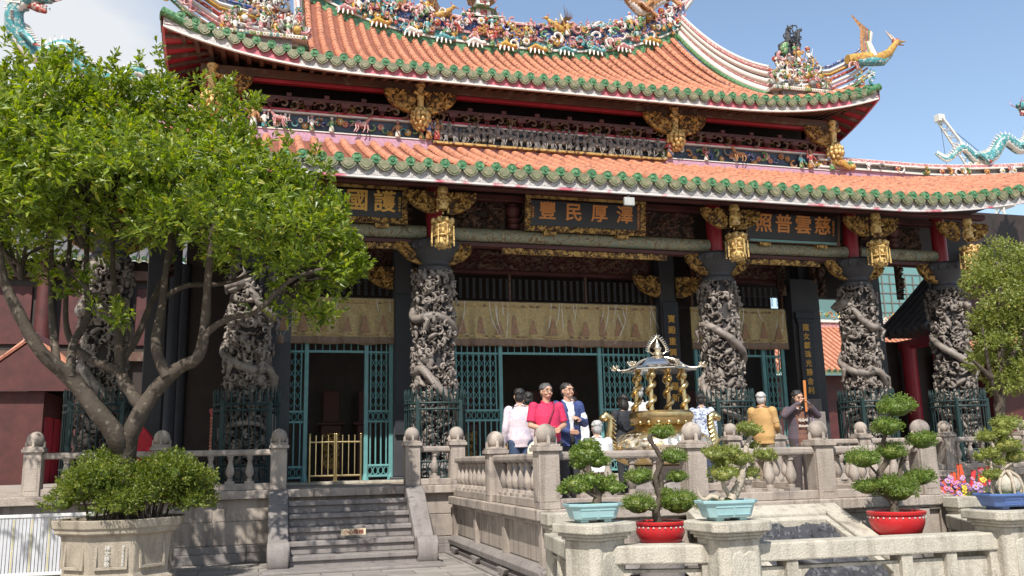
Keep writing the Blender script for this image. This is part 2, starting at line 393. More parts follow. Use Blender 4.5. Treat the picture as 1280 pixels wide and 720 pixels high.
M['embroidery'] = pattern_mat('gold_embroidery', [(.44, .28, .08), (.62, .44, .15), (.12, .06, .02), (.60, .46, .20)], 11, 'soft', .4, .3)
M['frieze_ground'] = mat('blue_black_frieze', (.035, .05, .075), .5, var=.4, vs=9, bump=.3)

# height stamps for deeply carved surfaces
def stamps(nu, nv, n, seed, lu, lv, r0, r1, wrap=True):
    g = np.random.default_rng(abs(seed)); H = np.zeros((nu, nv))
    U, Vv = np.meshgrid(np.linspace(0, lu, nu, endpoint=not wrap), np.linspace(0, lv, nv), indexing='ij')
    for _ in range(n):
        cu, cv, r = g.uniform(0, lu), g.uniform(0, lv), g.uniform(r0, r1)
        du = U-cu
        if wrap: du = (du+lu/2) % lu - lu/2
        dv = Vv-cv; a = g.uniform(0, 2*PI); ca, sa = math.cos(a), math.sin(a)
        x, y = du*ca+dv*sa, -du*sa+dv*ca
        k = g.integers(0, 3)
        if k == 0:
            d = np.hypot(x, y); an = np.arctan2(y, x)
            h = np.exp(-((d-.65*r)/(.2*r))**2)*(an > -2.2)*g.uniform(.6, 1)
        elif k == 1:
            q = 1-(x/r)**2-(y/(.45*r))**2; h = np.sqrt(np.clip(q, 0, None))*g.uniform(.6, 1)
        else:
            h = np.exp(-((y-.35*r*np.sin(x/r*3.0))/(.17*r))**2)*(np.abs(x) < r*1.3)*g.uniform(.5, .95)
        H = np.maximum(H, h)
    return H

def relief_panel(mb, x0, x1, z0, z1, y, seed, depth=.05, res=.018, inside=None, rr=(.05, .12), dens=1.0, thr=.25, m_hi=0, m_lo=1, thick=.05):
    """carved panel facing -Y; inside(u,v) in 0..1 gives the outline"""
    w, h = x1-x0, z1-z0; nu, nv = max(6, int(w/res)), max(6, int(h/res))
    H = stamps(nu, nv, int(dens*w*h/(math.pi*((rr[0]+rr[1])/2)**2)*3)+4, seed, w, h, rr[0], rr[1], wrap=False)
    U, V = np.meshgrid(np.linspace(0, 1, nu), np.linspace(0, 1, nv), indexing='ij')
    ins = np.ones((nu, nv), bool) if inside is None else inside(U, V)
    P = np.stack([x0+U*w, y-H*depth, z0+V*h], -1)
    ok = lambda i, j: ins[i, j] and ins[i+1, j] and ins[i, j+1] and ins[i+1, j+1]
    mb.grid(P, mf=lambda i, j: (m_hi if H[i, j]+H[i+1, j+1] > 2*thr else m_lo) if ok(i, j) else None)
    st = max(1, int(.05/res))
    Pb = np.stack([x0+U*w, np.full_like(U, y+thick), z0+V*h], -1)[::1, ::1]
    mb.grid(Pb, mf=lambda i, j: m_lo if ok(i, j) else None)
    # rim walls
    for i in range(nu-1):
        for j in range(nv-1):
            if not ok(i, j): continue
            for di, dj, a, b in ((-1, 0, (i, j), (i, j+1)), (1, 0, (i+1, j), (i+1, j+1)), (0, -1, (i, j), (i+1, j)), (0, 1, (i, j+1), (i+1, j+1))):
                ii, jj = i+di, j+dj
                if 0 <= ii < nu-1 and 0 <= jj < nv-1 and ok(ii, jj): continue
                mb.add([P[a], P[b], Pb[b], Pb[a]], [(0, 1, 2, 3)], m_hi)

def leaves(mb, pos, nrm, size, rng, droop=.25, wid=.36, mi=0):
    """pos, nrm (n,3): folded leaves growing along nrm"""
    n = len(pos)
    d = nrm/np.maximum(np.linalg.norm(nrm, axis=1, keepdims=True), 1e-6)
    ref = rng.normal(size=(n, 3)); a = np.cross(d, ref); a /= np.maximum(np.linalg.norm(a, axis=1, keepdims=True), 1e-6)
    b = np.cross(a, d)
    s = size*rng.uniform(.7, 1.25, size=(n, 1))
    tip = pos+d*s; tip[:, 2] -= droop*s[:, 0]
    mid = pos+d*s*.5+b*s*.05
    l = mid+a*s*wid*.5+b*s*.08; r = mid-a*s*wid*.5+b*s*.08
    V = np.stack([pos, r, tip, l, mid], 1).reshape(-1, 3)
    o = len(mb.v); base = (np.arange(n)*5+o)[:, None]
    F = np.concatenate([base+np.array([[0, 1, 2, 4]]), base+np.array([[0, 4, 2, 3]])], 0)
    mb.v += [tuple(p) for p in V.tolist()]; mb.f += [tuple(f) for f in F.tolist()]; mb.m += [mi]*(2*n)

# ================================================================== the setting
def paving_mat():
    m = bpy.data.materials.new('stone_paving'); m.use_nodes = True; nt = m.node_tree; N = nt.nodes; L = nt.links
    b = N['Principled BSDF']; b.inputs['Roughness'].default_value = .8
    tc = N.new('ShaderNodeTexCoord'); br = N.new('ShaderNodeTexBrick')
    br.inputs['Scale'].default_value = 1; br.inputs['Brick Width'].default_value = .9; br.inputs['Row Height'].default_value = .45
    br.inputs['Mortar Size'].default_value = .008; br.inputs['Color1'].default_value = (.22, .20, .185, 1); br.inputs['Color2'].default_value = (.31, .28, .255, 1)
    br.inputs['Mortar'].default_value = (.07, .065, .06, 1)
    L.new(tc.outputs['Object'], br.inputs['Vector'])
    nz = N.new('ShaderNodeTexNoise'); nz.inputs['Scale'].default_value = 3; nz.inputs['Detail'].default_value = 9
    L.new(tc.outputs['Object'], nz.inputs['Vector'])
    mr = N.new('ShaderNodeMapRange'); mr.inputs['To Min'].default_value = .6; mr.inputs['To Max'].default_value = 1.35
    L.new(nz.outputs['Fac'], mr.inputs['Value'])
    mx = N.new('ShaderNodeMix'); mx.data_type = 'RGBA'; mx.blend_type = 'MULTIPLY'; mx.inputs['Factor'].default_value = 1
    L.new(br.outputs['Color'], mx.inputs['A']); L.new(mr.outputs[0], mx.inputs['B']); L.new(mx.outputs['Result'], b.inputs['Base Color'])
    bp = N.new('ShaderNodeBump'); bp.inputs['Strength'].default_value = .4; bp.inputs['Distance'].default_value = .01
    L.new(br.outputs['Fac'], bp.inputs['Height']); bp.invert = True; L.new(bp.outputs[0], b.inputs['Normal'])
    return m
M['paving'] = paving_mat()
g = MB(); g.box((-600, -300, -.5), (900, 1500, 0)); tag(g.build('ground', M['paving']), kind='structure')

XC = 6.55                                             # the hall's centre line

# platform of the hall and the terrace before it
plat = thing('hall_platform', 'long raised stone platform that carries the temple hall', 'platform', (XC, 16.3, 0))
b = MB(); b.box((-9, 16.36, .12), (24, 44, 1.06))
for x in np.arange(-8.5, 24, 1.55): b.box((x, 16.345, .3), (x+1.53, 16.36, .68)); b.box((x+.02, 16.345, .69), (x+1.51, 16.36, 1.055))
b.build('wall', M['stone'], plat, bevel=.008)
b = MB()
for x in np.arange(-9, 24, 1.65): b.box((x, 16.22, 1.06), (x+1.644, 16.9, 1.2))
b.box((-9, 16.9, 1.06), (24, 44, 1.198)); b.build('coping', M['stone'], plat, bevel=.012)
b = MB()
for x in np.arange(-9, 24, 2.2): b.box((x, 16.28, .0), (x+2.19, 16.4, .16)); b.box((x, 16.31, .16), (x+2.19, 16.4, .28))
b.build('plinth', M['stone_grey'], plat, bevel=.012)

ter = thing('terrace', 'square stone terrace in front of the hall with moulded side walls', 'terrace', (XC, 13.4, 0))
TX0, TX1, TY0 = 3.32, 9.42, 10.72
b = MB(); b.box((TX0+.1, TY0+.1, .3), (TX1-.1, 16.2, .84))
for y0, y1 in ((10.95, 12.5), (12.7, 14.3), (14.5, 16.0)):
    for k, x in ((0, TX0+.085), (1, TX1-.1)):
        b.box((x, y0, .34), (x+.015, y1, .80))
b.build('wall', M['stone'], ter, bevel=.006)
for y in (10.72, 12.5, 14.3, 16.0):
    for x in (TX0+.03, TX1-.17): b = MB(); b.box((x, y+.05, .3), (x+.14, y+.2, .84)); b.build('pilaster', M['stone'], ter, bevel=.008)
for x in (3.9, 5.2, 7.5, 8.9): b = MB(); b.box((x, TY0+.04, .3), (x+.16, TY0+.2, .84)); b.build('pilaster', M['stone'], ter, bevel=.008)
b = MB()
for y in np.arange(TY0, 16.1, .92): b.box((TX0-.04, y, .86), (TX0+.6, min(y+.915, 16.2), 1.0)); b.box((TX1-.6, y, .86), (TX1+.04, min(y+.915, 16.2), 1.0))
for x in np.arange(TX0+.6, TX1-.62, .983): b.box((x, TY0-.04, .86), (x+.978, TY0+.7, 1.0))
b.box((TX0+.04, TY0+.04, .80), (TX1-.04, 16.2, .865)); b.box((TX0+.6, TY0+.6, .9), (TX1-.6, 16.22, .998))
b.build('cornice', M['stone'], ter, bevel=.016)
b = MB()
def mould(mb, sgn, x):
    prof = [(0, .03), (.14, .03), (.16, .10), (.10, .13), (.18, .17), (.19, .25), (.13, .31), (0, .33)]
    mb.prism([(x-sgn*p[0] if sgn > 0 else x+p[0], p[1]) for p in prof], 10.7, 16.2, axis='y')
mould(b, 1, TX0+.14); mould(b, -1, TX1-.14)
b.prism([(TY0+.14-p[0], p[1]) for p in [(0, .03), (.14, .03), (.16, .10), (.10, .13), (.18, .17), (.19, .25), (.13, .31), (0, .33)]], TX0, TX1, axis='x')
b.box((TX0-.1, 10.6, 0), (TX1+.1, 16.2, .035))
for y in (10.8, 12.35, 14.0, 15.6): b.prism([(y, .03), (y+.12, .03), (y+.30, .14), (y-.18, .14)], TX0-.075, TX0+.1, axis='x')
b.build('base_moulding', M['stone_grey'], ter, bevel=.008)

# corner pedestals where the pond fence joins the terrace
for x, lb in ((3.3, 'square stone corner block below the front left ball post of the terrace'), (9.2, 'square stone corner block beside the pink and purple flowers')):
    t = thing('corner_block', lb, 'stone block', (x+.22, 10.6, 0), 'corner blocks of the terrace')
    b = MB(); b.box((x+.05, 10.42, 0), (x+.4, 10.64, .78)); b.build('shaft', M['stone_pale'], t, bevel=.01)
    b = MB(); b.box((x, 10.36, .83), (x+.45, 10.66, .97)); b.box((x+.025, 10.39, .78), (x+.425, 10.65, .83)); b.build('cap', M['stone_pale'], t, bevel=.012)

# stairs
st = thing('stone_steps', 'grey stone steps with scrolled side blocks leading up to the brass gate', 'steps', (1.45, 15.5, 0))
SX0, SX1 = .46, 2.48
for k in range(6):
    z = 1.0-.2*k; y = 16.2-.28*(k+1); b = MB()
    b.box((SX0, y, z-.075), (SX1, 16.24-.28*k, z)); b.box((SX0, y+.045, max(0, z-.2) if k < 5 else 0), (SX1, 16.24-.28*k, z-.075))
    if z > .02: b.build('step', M['stone_grey'], st, bevel=.012)
b = MB(); b.box((SX0-.4, 14.2, .0), (SX1+.35, 14.66, .045)); b.box((SX0, 14.3, .005), (SX1, 14.9, .0449)); b.build('bottom_slab', M['stone_grey'], st, bevel=.01)
for x in (SX0-.33, SX1+.003):
    p = [(16.22, 1.2), (16.22, 0), (14.72, 0), (14.66, .1), (14.66, .3), (14.72, .40), (14.86, .43), (14.98, .40), (15.06, .42), (15.95, 1.14)]
    b = MB(); b.prism(p, x, x+.32, axis='x'); b.tube([(x-.012, 14.83, .27), (x+.332, 14.83, .27)], .165, 20); b.build('side_block', M['stone_grey'], st, bevel=.02, smooth=40)
b = MB(); b.box((1.28, 15.079+.028, .47), (1.68, 15.13, .57)); sg = b.build('step_sign', plain('cream_enamel', (.62, .52, .36)), st)
tag(sg, 'cream sign plate with brown writing'); lettering('小心階梯', .082, sg, (1.48, 15.1, .517), plain('sign_red', (.28, .05, .03)), spacing=1.0, depth=.002)

# ------------------------------------------------------------------ balustrades
VASE = [(.052, 0), (.052, .04), (.03, .05), (.045, .075), (.072, .13), (.075, .17), (.058, .25), (.036, .33), (.034, .36), (.05, .375), (.05, .40), (.036, .42)]
def post_mb(w=.27, h=.71):
    b = MB(); b.box((-w/2, -w/2, 0), (w/2, w/2, h))
    for sx, sy in ((0, -1), (-1, 0), (0, 1), (1, 0)):
        if sy: b.box((-w*.33, sy*w/2-.006, .09), (w*.33, sy*w/2+.006, h-.07))
        else: b.box((sx*w/2-.006, -w*.33, .09), (sx*w/2+.006, w*.33, h-.07))
    b.box((-w/2-.035, -w/2-.035, h), (w/2+.035, w/2+.035, h+.055)); b.box((-w/2-.015, -w/2-.015, h+.055), (w/2+.015, w/2+.015, h+.085))
    return b
def ball_mb(r=.135, h=.795):
    b = MB(); b.ell((0, 0, h+r*.93), r, 20, 14)
    for sx, sy in ((0, -1), (-1, 0), (1, 0), (0, 1)): b.tube([(sx*r*.95, sy*r*.95, h), (sx*r*.98, sy*r*.98, h+r*.55), (sx*r*.8, sy*r*.8, h+r*1.0)], [.028, .024, .008], 6)
    b.lathe([(.12, h-.005), (.12, h+.02), (.06, h+.03)], n=16)
    return b
PROTO = {}
def protos(matname):
    if matname in PROTO: return PROTO[matname]
    p = post_mb().build('post', M[matname], bevel=.012); ball_mb().build('ball', M[matname], p, loc=(0, 0, 0), smooth=40)
    v = MB(); v.lathe(VASE, n=16); v.box((-.08, -.08, -.045), (.08, .08, .002)); v.box((-.055, -.055, .418), (.055, .055, .44))
    vo = v.build('baluster', M[matname], smooth=40)
    PROTO[matname] = (p, vo); return PROTO[matname]
def balustrade(label, pts, base, posts, m='stone', group='stone balustrades', gap=.33, rail_h=.71, balls=None):
    """pts: the polyline of the rail; posts: (x, y) of ball posts"""
    p0, v0 = protos(m)
    c = np.mean(np.array(pts), 0); t = thing('stone_balustrade', label, 'balustrade', (c[0], c[1], base), group)
    for i, (x, y) in enumerate(posts): dup(p0, t, (x-c[0], y-c[1], 0))
    for (x0, y0), (x1, y1) in zip(pts[:-1], pts[1:]):
        d = math.hypot(x1-x0, y1-y0); a = math.atan2(y1-y0, x1-x0)
        r = MB(); r.box((0, -.085, 0), (d, .085, .105))
        o = r.build('rail', M[m], t, loc=(x0-c[0], y0-c[1], rail_h-.115), bevel=.03); o.rotation_euler = (0, 0, a)
        k = MB()
        nseg = max(1, int(d/.95))
        for q in range(nseg): k.box((d*q/nseg, -.1, 0), (d*(q+1)/nseg-.004, .1, .115))
        o = k.build('kerb', M[m], t, loc=(x0-c[0], y0-c[1], .002), bevel=.012); o.rotation_euler = (0, 0, a)
        n = max(1, int(round(d/gap)))
        for q in range(n):
            f = (q+.5)/n; x, y = x0+(x1-x0)*f, y0+(y1-y0)*f
            if any(math.hypot(x-px, y-py) < .24 for px, py in posts): continue
            dup(v0, t, (x-c[0], y-c[1], .155), a)
    return t
balustrade('weathered stone balustrade along the left side of the terrace, beside the steps', [(3.46, 16.1), (3.46, 10.86)], 1.0, [(3.46, 13.4)], gap=.3, rail_h=.70)
balustrade('sunlit stone balustrade across the terrace front, before the bronze censer', [(3.46, 10.86), (9.12, 10.86)], 1.0, [(3.46, 10.86), (5.5, 10.86), (7.43, 10.86), (9.12, 10.86)])
balustrade('stone balustrade down the right side of the terrace, behind the tall red potted bonsai', [(9.12, 10.86), (9.12, 16.1)], 1.0, [(9.12, 13.4)], gap=.3, rail_h=.70)
balustrade('shaded stone balustrade behind the big planter, left of the steps', [(-3.62, 16.46), (.29, 16.46)], 1.2, [(-3.62, 16.46), (-1.66, 16.46), (.29, 16.46)])
balustrade('short stone balustrade between the steps and the terrace corner', [(2.66, 16.46), (3.5, 16.46)], 1.2, [(2.66, 16.46), (3.5, 16.46)])
balustrade('very short balustrade behind the beige jacket, between two ball posts', [(9.22, 16.46), (10.26, 16.46)], 1.2, [(9.22, 16.46), (10.26, 16.46)])
balustrade('shaded balustrade at the far right under the leafy tree', [(10.26, 16.46), (16.6, 16.46)], 1.2, [(12.32, 16.46), (14.46, 16.46), (16.6, 16.46)])

# ================================================================== the temple hall
T = thing('temple_hall', 'ornate two-tiered temple hall with orange tiled roofs and dragon columns', 'temple', (XC, 17.6, 1.2))

# ---- dragon columns
CR, CH = .385, 4.25                                    # shaft radius, carved height (from platform top)
def make_column():
    nu, nv = 150, 300; lu = 2*PI*CR
    H = stamps(nu, nv, 520, 5, lu, CH, .06, .17)
    H = np.maximum(H, stamps(nu, nv, 500, 9, lu, CH, .04, .09)*.75)
    a = np.linspace(0, 2*PI, nu, endpoint=False)[:, None]; z = np.linspace(.0, CH, nv)[None, :]
    r = CR-.075+H*.135
    P = np.stack([r*np.cos(a), r*np.sin(a), z+0*a], -1)
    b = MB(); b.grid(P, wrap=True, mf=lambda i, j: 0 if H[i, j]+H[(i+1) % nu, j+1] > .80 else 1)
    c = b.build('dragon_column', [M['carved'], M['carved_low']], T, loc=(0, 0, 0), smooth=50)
    b = MB()
    b.lathe([(.30, CH-.05), (.36, CH-.03), (.37, CH+.06), (.33, CH+.10), (.31, CH+.16), (.33, CH+.2), (.40, CH+.30), (.44, CH+.36), (.445, CH+.40), (.47, CH+.42), (.52, CH+.52), (.53, CH+.58), (.50, CH+.62), (.46, CH+.64), (.2, CH+.645)], n=32)
    for k in range(16):
        w = 2*PI*k/16; b.ell((.485*math.cos(w), .485*math.sin(w), CH+.52), (.06, .06, .085), 8, 5)
    b.build('capital', M['stone_dark'], c, loc=(0, 0, 0), smooth=45)
    b = MB(); b.lathe([(.5, 0), (.5, .12), (.46, .16), (.49, .24), (.47, .34), (.40, .40), (.3, .41)], n=28)
    b.build('base', M['stone_grey'], c, loc=(0, 0, 0), smooth=45)
    # the coiled dragon, cut almost free of the shaft
    b = MB(); pts = []; rad = []
    n = 110
    for i in range(n):
        f = i/(n-1); w = -2.2-f*2.35*2*PI+.5*math.sin(f*14); zz = .65+3.15*f+.22*math.sin(f*19)
        rr = CR+.03+.05*math.sin(f*23); pts.append((rr*math.cos(w), rr*math.sin(w), zz)); rad.append((.03+.062*min(1, f*3)*(1-.2*max(0, f-.8)/.2))*(1.0 if i % 2 else .86))
    b.tube(pts, rad, 10)
    for i in range(6, n-2, 2):
        p = Vector(pts[i]); o = Vector((p.x, p.y, 0)).normalized(); b.tube([p+Vector((0, 0, rad[i]*.8))+o*.02, p+Vector((0, 0, rad[i]+.06))+o*.045], [.02, .004], 5)
    for i in (25, 45, 66, 90):                          # legs with claws
        p = Vector(pts[i]); o = Vector((p.x, p.y, 0)).normalized(); s = Vector((-o.y, o.x, 0))
        k = p+o*.10+s*.13-Vector((0, 0, .10)); q = k+s*.10*(1 if i % 2 else -1)-Vector((0, 0, .16))-o*.03
        b.tube([p, k, q], [.065, .05, .035], 8)
        for e in (-.05, 0, .05): b.tube([q, q+s*e*1.3+o*.03-Vector((0, 0, .09))], [.02, .006], 5)
    p = Vector(pts[-1]); o = Vector((p.x, p.y, 0)).normalized(); s = Vector((o.y, -o.x, 0))
    h = p+o*.05+s*.10
    b.ell(h, (.13, .13, .115)); b.tube([h, h+s*.16+o*.05-Vector((0, 0, .03)), h+s*.26+o*.08-Vector((0, 0, .10))], [.11, .08, .05], 9)
    b.tube([h-Vector((0, 0, .06)), h+s*.2+o*.05-Vector((0, 0, .16))], [.07, .035], 8)
    for e in (-1, 1):
        b.tube([h+Vector((0, 0, .08))+o*.05*e, h-s*.1+Vector((0, 0, .19))+o*.08*e, h-s*.06+Vector((0, 0, .30))+o*.09*e], [.035, .025, .008], 6)
        b.tube([h-s*.05, h-s*.2+Vector((0, 0, .06*e)), h-s*.27+Vector((0, 0, .14*e))], [.06, .04, .008], 6)
    rg = random.Random(3)
    for k in range(150):                                 # cloud curls and small figures standing proud of the shaft
        w = rg.uniform(0, 2*PI); zz = rg.uniform(.5, 4.15); rr = CR+.015
        c0 = Vector((rr*math.cos(w), rr*math.sin(w), zz)); o = Vector((math.cos(w), math.sin(w), 0)); s = Vector((-o.y, o.x, 0))
        if k % 3:
            R0 = rg.uniform(.05, .10); t0 = rg.uniform(0, 6); dr = rg.choice((-1, 1))
            b.tube([c0+o*.05+(s*math.cos(t0+dr*q*.55)+Vector((0, 0, math.sin(t0+dr*q*.55))))*R0*(1-q*.075) for q in range(10)], [.03-.0022*q for q in range(10)], 6)
        else:
            b.ell(c0+o*.04, (.045, .045, .09), 7, 5); b.ell(c0+o*.06+Vector((0, 0, .12)), .036, 7, 5)
            for e in (-1, 1): b.tube([c0+o*.05+Vector((0, 0, .06)), c0+o*.08+s*.09*e+Vector((0, 0, rg.uniform(-.03, .1)))], [.02, .014], 5)
    b.build('carved_dragon', M['carved'], c, loc=(0, 0, 0), smooth=50)
    return c
COL0 = make_column()
CX = (-9.4, -6.85, -3.24, 3.24, 6.85, 9.4)
for i, dx in enumerate(CX):
    if i == 0: COL0.location = (dx, 0, .0)
    else: dup(COL0, T, (dx, 0, 0), [0, 2.1, .0, 4.6, 1.2, 3.1][i])
# red necks above the capitals
for dx in CX:
    b = MB(); b.lathe([(.17, 4.87), (.17, 6.25)], n=18); b.lathe([(.2, 4.89), (.2, 4.95)], n=18)
    b.build('red_neck', M['red'], T, loc=(dx, 0, 0), smooth=40)
# inner pillars at the wall line, side rows of round pillars
b = MB(); b.box((-.2, -.2, .12), (.2, .2, 5.6)); b.box((-.27, -.27, 0), (.27, .27, .12))
sq = b.build('square_pillar', M['stone_dark'], T, loc=(-3.62, 1.95, 0), bevel=.02)
for dx in (2.85, 8.75, -8.75, 6.9, -6.9): dup(sq, T, (dx, 1.95 if abs(dx) < 6.9 or abs(dx) > 8 else 2.2, 0))
b = MB(); b.lathe([(.36, 0), (.36, .1), (.30, .2), (.23, .24), (.225, 5.6)], n=20)
rp = b.build('round_pillar', M['stone_pillar'], T, loc=(-8.7, 3.9, 0), smooth=40)
for p in ((-8.7, 6.4), (-8.7, 9), (-8.7, 12), (8.75, 4.6), (8.75, 8), (8.75, 12), (-6.6, 5.2)): dup(rp, T, (p[0], p[1], 0))

# ---- wall behind the gates and interior
b = MB()
b.box((XC-8.6, 24.0, 1.2), (XC+8.6, 24.3, 8.4)); b.box((XC-6.3, 19.9, 5.22), (XC+6.3, 20.05, 5.3))
b.box((XC-13, 19.2, 8.3), (XC+13, 24.3, 8.4))
b.build('inner_wall', M['wood_dark'], T)
for x0, x1 in ((-6.5, -3.7), (-2.5, 2.6), (3.7, 6.3)):
    b = MB(); relief_panel(b, XC+x0+.1, XC+x1-.1, 6.02, 6.48, 19.70, 500+int(x0*9), depth=.05, res=.03, rr=(.06, .12), thr=.4); b.build('carved_lintel_panel', [M['wood_brown'], M['red_dark']], T)
    b = MB(); b.box((XC+x0, 19.72, 5.98), (XC+x1, 19.8, 6.5)); b.box((XC+x0, 19.66, 5.92), (XC+x1, 19.84, 6.0)); b.box((XC+x0, 19.66, 6.5), (XC+x1, 19.84, 6.6)); b.build('red_lintel', M['red_dark'], T, bevel=.008)
b = MB(); b.box((XC-12.4, 19.85, 6.6), (XC+12.4, 20.0, 8.3)); b.build('upper_porch_wall', M['wood_dark'], T)
b = MB(); b.box((16.4, 21.5, 7.0), (25, 21.7, 8.8)); b.build('added_dark_sheet', M['wood_dark'], T)  # dark sheet added to fill the bright gap under the right eave
for x, w in ((-5.1, .5), (-4.2, .4), (-1.6, .6), (.2, .7), (1.5, .5), (5.1, .6)):
    b = MB(); b.box((XC+x, 23.3, 1.2), (XC+x+w, 23.6, 2.6)); b.box((XC+x-.1, 23.25, 2.6), (XC+x+w+.1, 23.7, 2.68)); b.box((XC+x+.05, 23.5, 2.68), (XC+x+w-.05, 23.6, 3.5)); b.build('altar', M['red_dark'], T, bevel=.02)
for i, (x, w) in enumerate(((-5.05, .4), (-1.5, .45), (.3, .5), (5.2, .4))): b = MB(); relief_panel(b, XC+x, XC+x+w, 1.5, 2.4, 23.28, 60+i, res=.03); b.build('altar_carving', [M['gold'], M['gold_low']], T)
# wall piers beside the side gates, with vertical couplet boards
for sgn, txt in ((1, '龍女獻珠光勝舍利'), (-1, '')):
    x = 6.55*sgn
    pr = MB(); pr.box((XC+x-.28, 19.36, 1.2), (XC+x+.28+.25*1, 20.0, 6.0)); pr.build('wall_pier', M['stone_dark'], T, bevel=.015)
    b = MB(); b.box((XC+x-.20, 19.26, 2.95), (XC+x+.20, 19.355, 4.95)); b.box((XC+x-.27, 19.22, 4.95), (XC+x+.27, 19.36, 5.12)); b.box((XC+x-.235, 19.24, 4.86), (XC+x+.235, 19.358, 4.95))
    bd = b.build('couplet_board', M['slate'], T, bevel=.01)
    if sgn > 0: lettering(txt, .185, bd, (XC+x, 19.255, 3.93), M['letter_gold'], vertical=True, spacing=1.22)
    b = MB(); b.box((XC+x-.23, 19.2, 2.62), (XC+x+.23, 19.357, 2.945)); b.box((XC+x-.27, 19.14, 1.2), (XC+x+.27, 19.357, 2.62)); b.build('pier_base', M['stone_grey'], T, bevel=.015)
for x, txt in ((2.86, (('寶殿重興', 4.45), ('羅新', 3.1))), (-3.6, ())):
    b = MB(); b.box((XC+x-.2, 19.26, 2.2), (XC+x+.2, 19.33, 5.3)); bd = b.build('couplet_board', M['slate'], T, bevel=.01)
    for q, zc in txt: lettering(q, .20, bd, (XC+x, 19.255, zc), M['letter_gold'], vertical=True, spacing=1.36)
# transom lattice above the curtains
def chain_mesh(mb, x0, x1, z0, z1, y, step=.16, r=.008):
    n = int((x1-x0)/step); m = int((z1-z0)/step)
    for i in range(n+1):
        for sg in (0, 1):
            pts = []
            for j in range(m*2+1):
                x = x0+step*i+(step*.42 if (j+sg) % 2 else 0); z = z0+j*step/2
                if x <= x1 and z <= z1: pts.append((x, y+.004*sg, z))
            if len(pts) > 1: mb.tube(pts, r, 4)
for x0, x1 in ((-6.2, -3.75), (-2.9, 2.6), (3.65, 6.2)): b = MB(); chain_mesh(b, XC+x0, XC+x1, 5.33, 5.92, 19.70); b.build('transom_lattice', M['transom'], T)
for xs in ((-6.2, -5.0, -3.75), (-2.9, -1.05, .85, 2.55), (3.65, 4.9, 6.2)):
    b = MB(); b.box((XC+xs[0], 19.65, 5.22), (XC+xs[-1], 19.74, 5.27))
    for x in xs: b.box((XC+x-.025, 19.66, 5.25), (XC+x+.025, 19.73, 5.94))
    b.build('transom_frame', M['wood_brown'], T)

# pierced brackets hanging beside the outer pillars, and dark sheets added to stand for the shade behind them
for k, (x0, x1) in enumerate(((13.7, 15.0), (15.05, 16.3), (-1.9, -3.2), (-3.25, -4.4), (12.55, 13.65))):
    a, c = min(x0, x1), max(x0, x1); b = MB(); relief_panel(b, a, c, 5.35, 7.1, 19.45, 800+k, depth=.12, res=.03, rr=(.06, .13), thr=.4, inside=lambda U, V: (V > .5+.22*np.sin(U*PI)) | ((np.abs(U-.5) > .34) & (V > .12)))
    b.build('hanging_bracket', [M['wood_brown'], M['wood_dark']], T)
b = MB(); b.box((12.4, 22.0, 6.05), (16.4, 22.2, 8.6)); b.build('added_dark_sheet', M['wood_dark'], T)  # added dark sheet closing the sky gap behind the outer pillars
b = MB(); b.box((16.5, 21.35, 1.2), (19.1, 21.5, 4.7)); b.build('added_dark_sheet', M['wood_dark'], T)  # added dark sheet for the shade under the gate roof

# ---- painted beams between the columns, brackets and carvings under the lower eave
def beam(x0, x1, z, y=17.6, r=.165):
    b = MB(); b.tube([(XC+x0, y, z), (XC+x1, y, z)], r*.9, 18); o = b.build('painted_beam', M['beam_paint'], T, smooth=50)
    b = MB(); b.box((XC+x0, y-.09, z-r-.085), (XC+x1, y+.09, z-r-.01)); b.build('red_rail', M['red_dark'], T)
for x0, x1 in zip(CX[:-1], CX[1:]): beam(x0+.18, x1-.18, 6.28)
def wing(sgn, w=.56, h=.42, seed=1):                     # carved spandrel, half-round
    b = MB(); f = (lambda U, V: (U)**2+(1-V)**2 < 1.0) if sgn > 0 else (lambda U, V: (1-U)**2+(1-V)**2 < 1.0)
    x0 = 0 if sgn > 0 else -w
    relief_panel(b, x0, x0+w, -h, 0, 0, seed, depth=.07, res=.014, inside=f, rr=(.03, .08), thr=.24, thick=.06, dens=.9); return b
WG = {}
for sgn in (1, -1):
    for k in (0, 1):
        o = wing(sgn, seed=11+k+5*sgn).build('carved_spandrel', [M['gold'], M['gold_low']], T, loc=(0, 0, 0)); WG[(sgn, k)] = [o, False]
def put_wing(sgn, k, x, y, z, sc=1.0):
    o, used = WG[(sgn, k)]; loc = (x-XC, y-17.6, z-1.2)
    if not used: o.location = loc; o.scale = (sc, 1, sc); WG[(sgn, k)][1] = True
    else: dup(o, T, loc, scale=(sc, 1, sc))
for i, dx in enumerate(CX):
    put_wing(1, i % 2, XC+dx+.17, 17.5, 6.05, 1.15); put_wing(-1, (i+1) % 2, XC+dx-.17, 17.5, 6.05, 1.15)
    put_wing(1, (i+1) % 2, XC+dx+.12, 16.78, 6.93, 1.1); put_wing(-1, i % 2, XC+dx-.12, 16.78, 6.93, 1.1)
# red brackets deeper in
for i, dx in enumerate((-3.62, 2.85)):
    for s in (1, -1): put_wing(s, i, XC+dx+.22*s, 19.3, 5.92, 1.25)
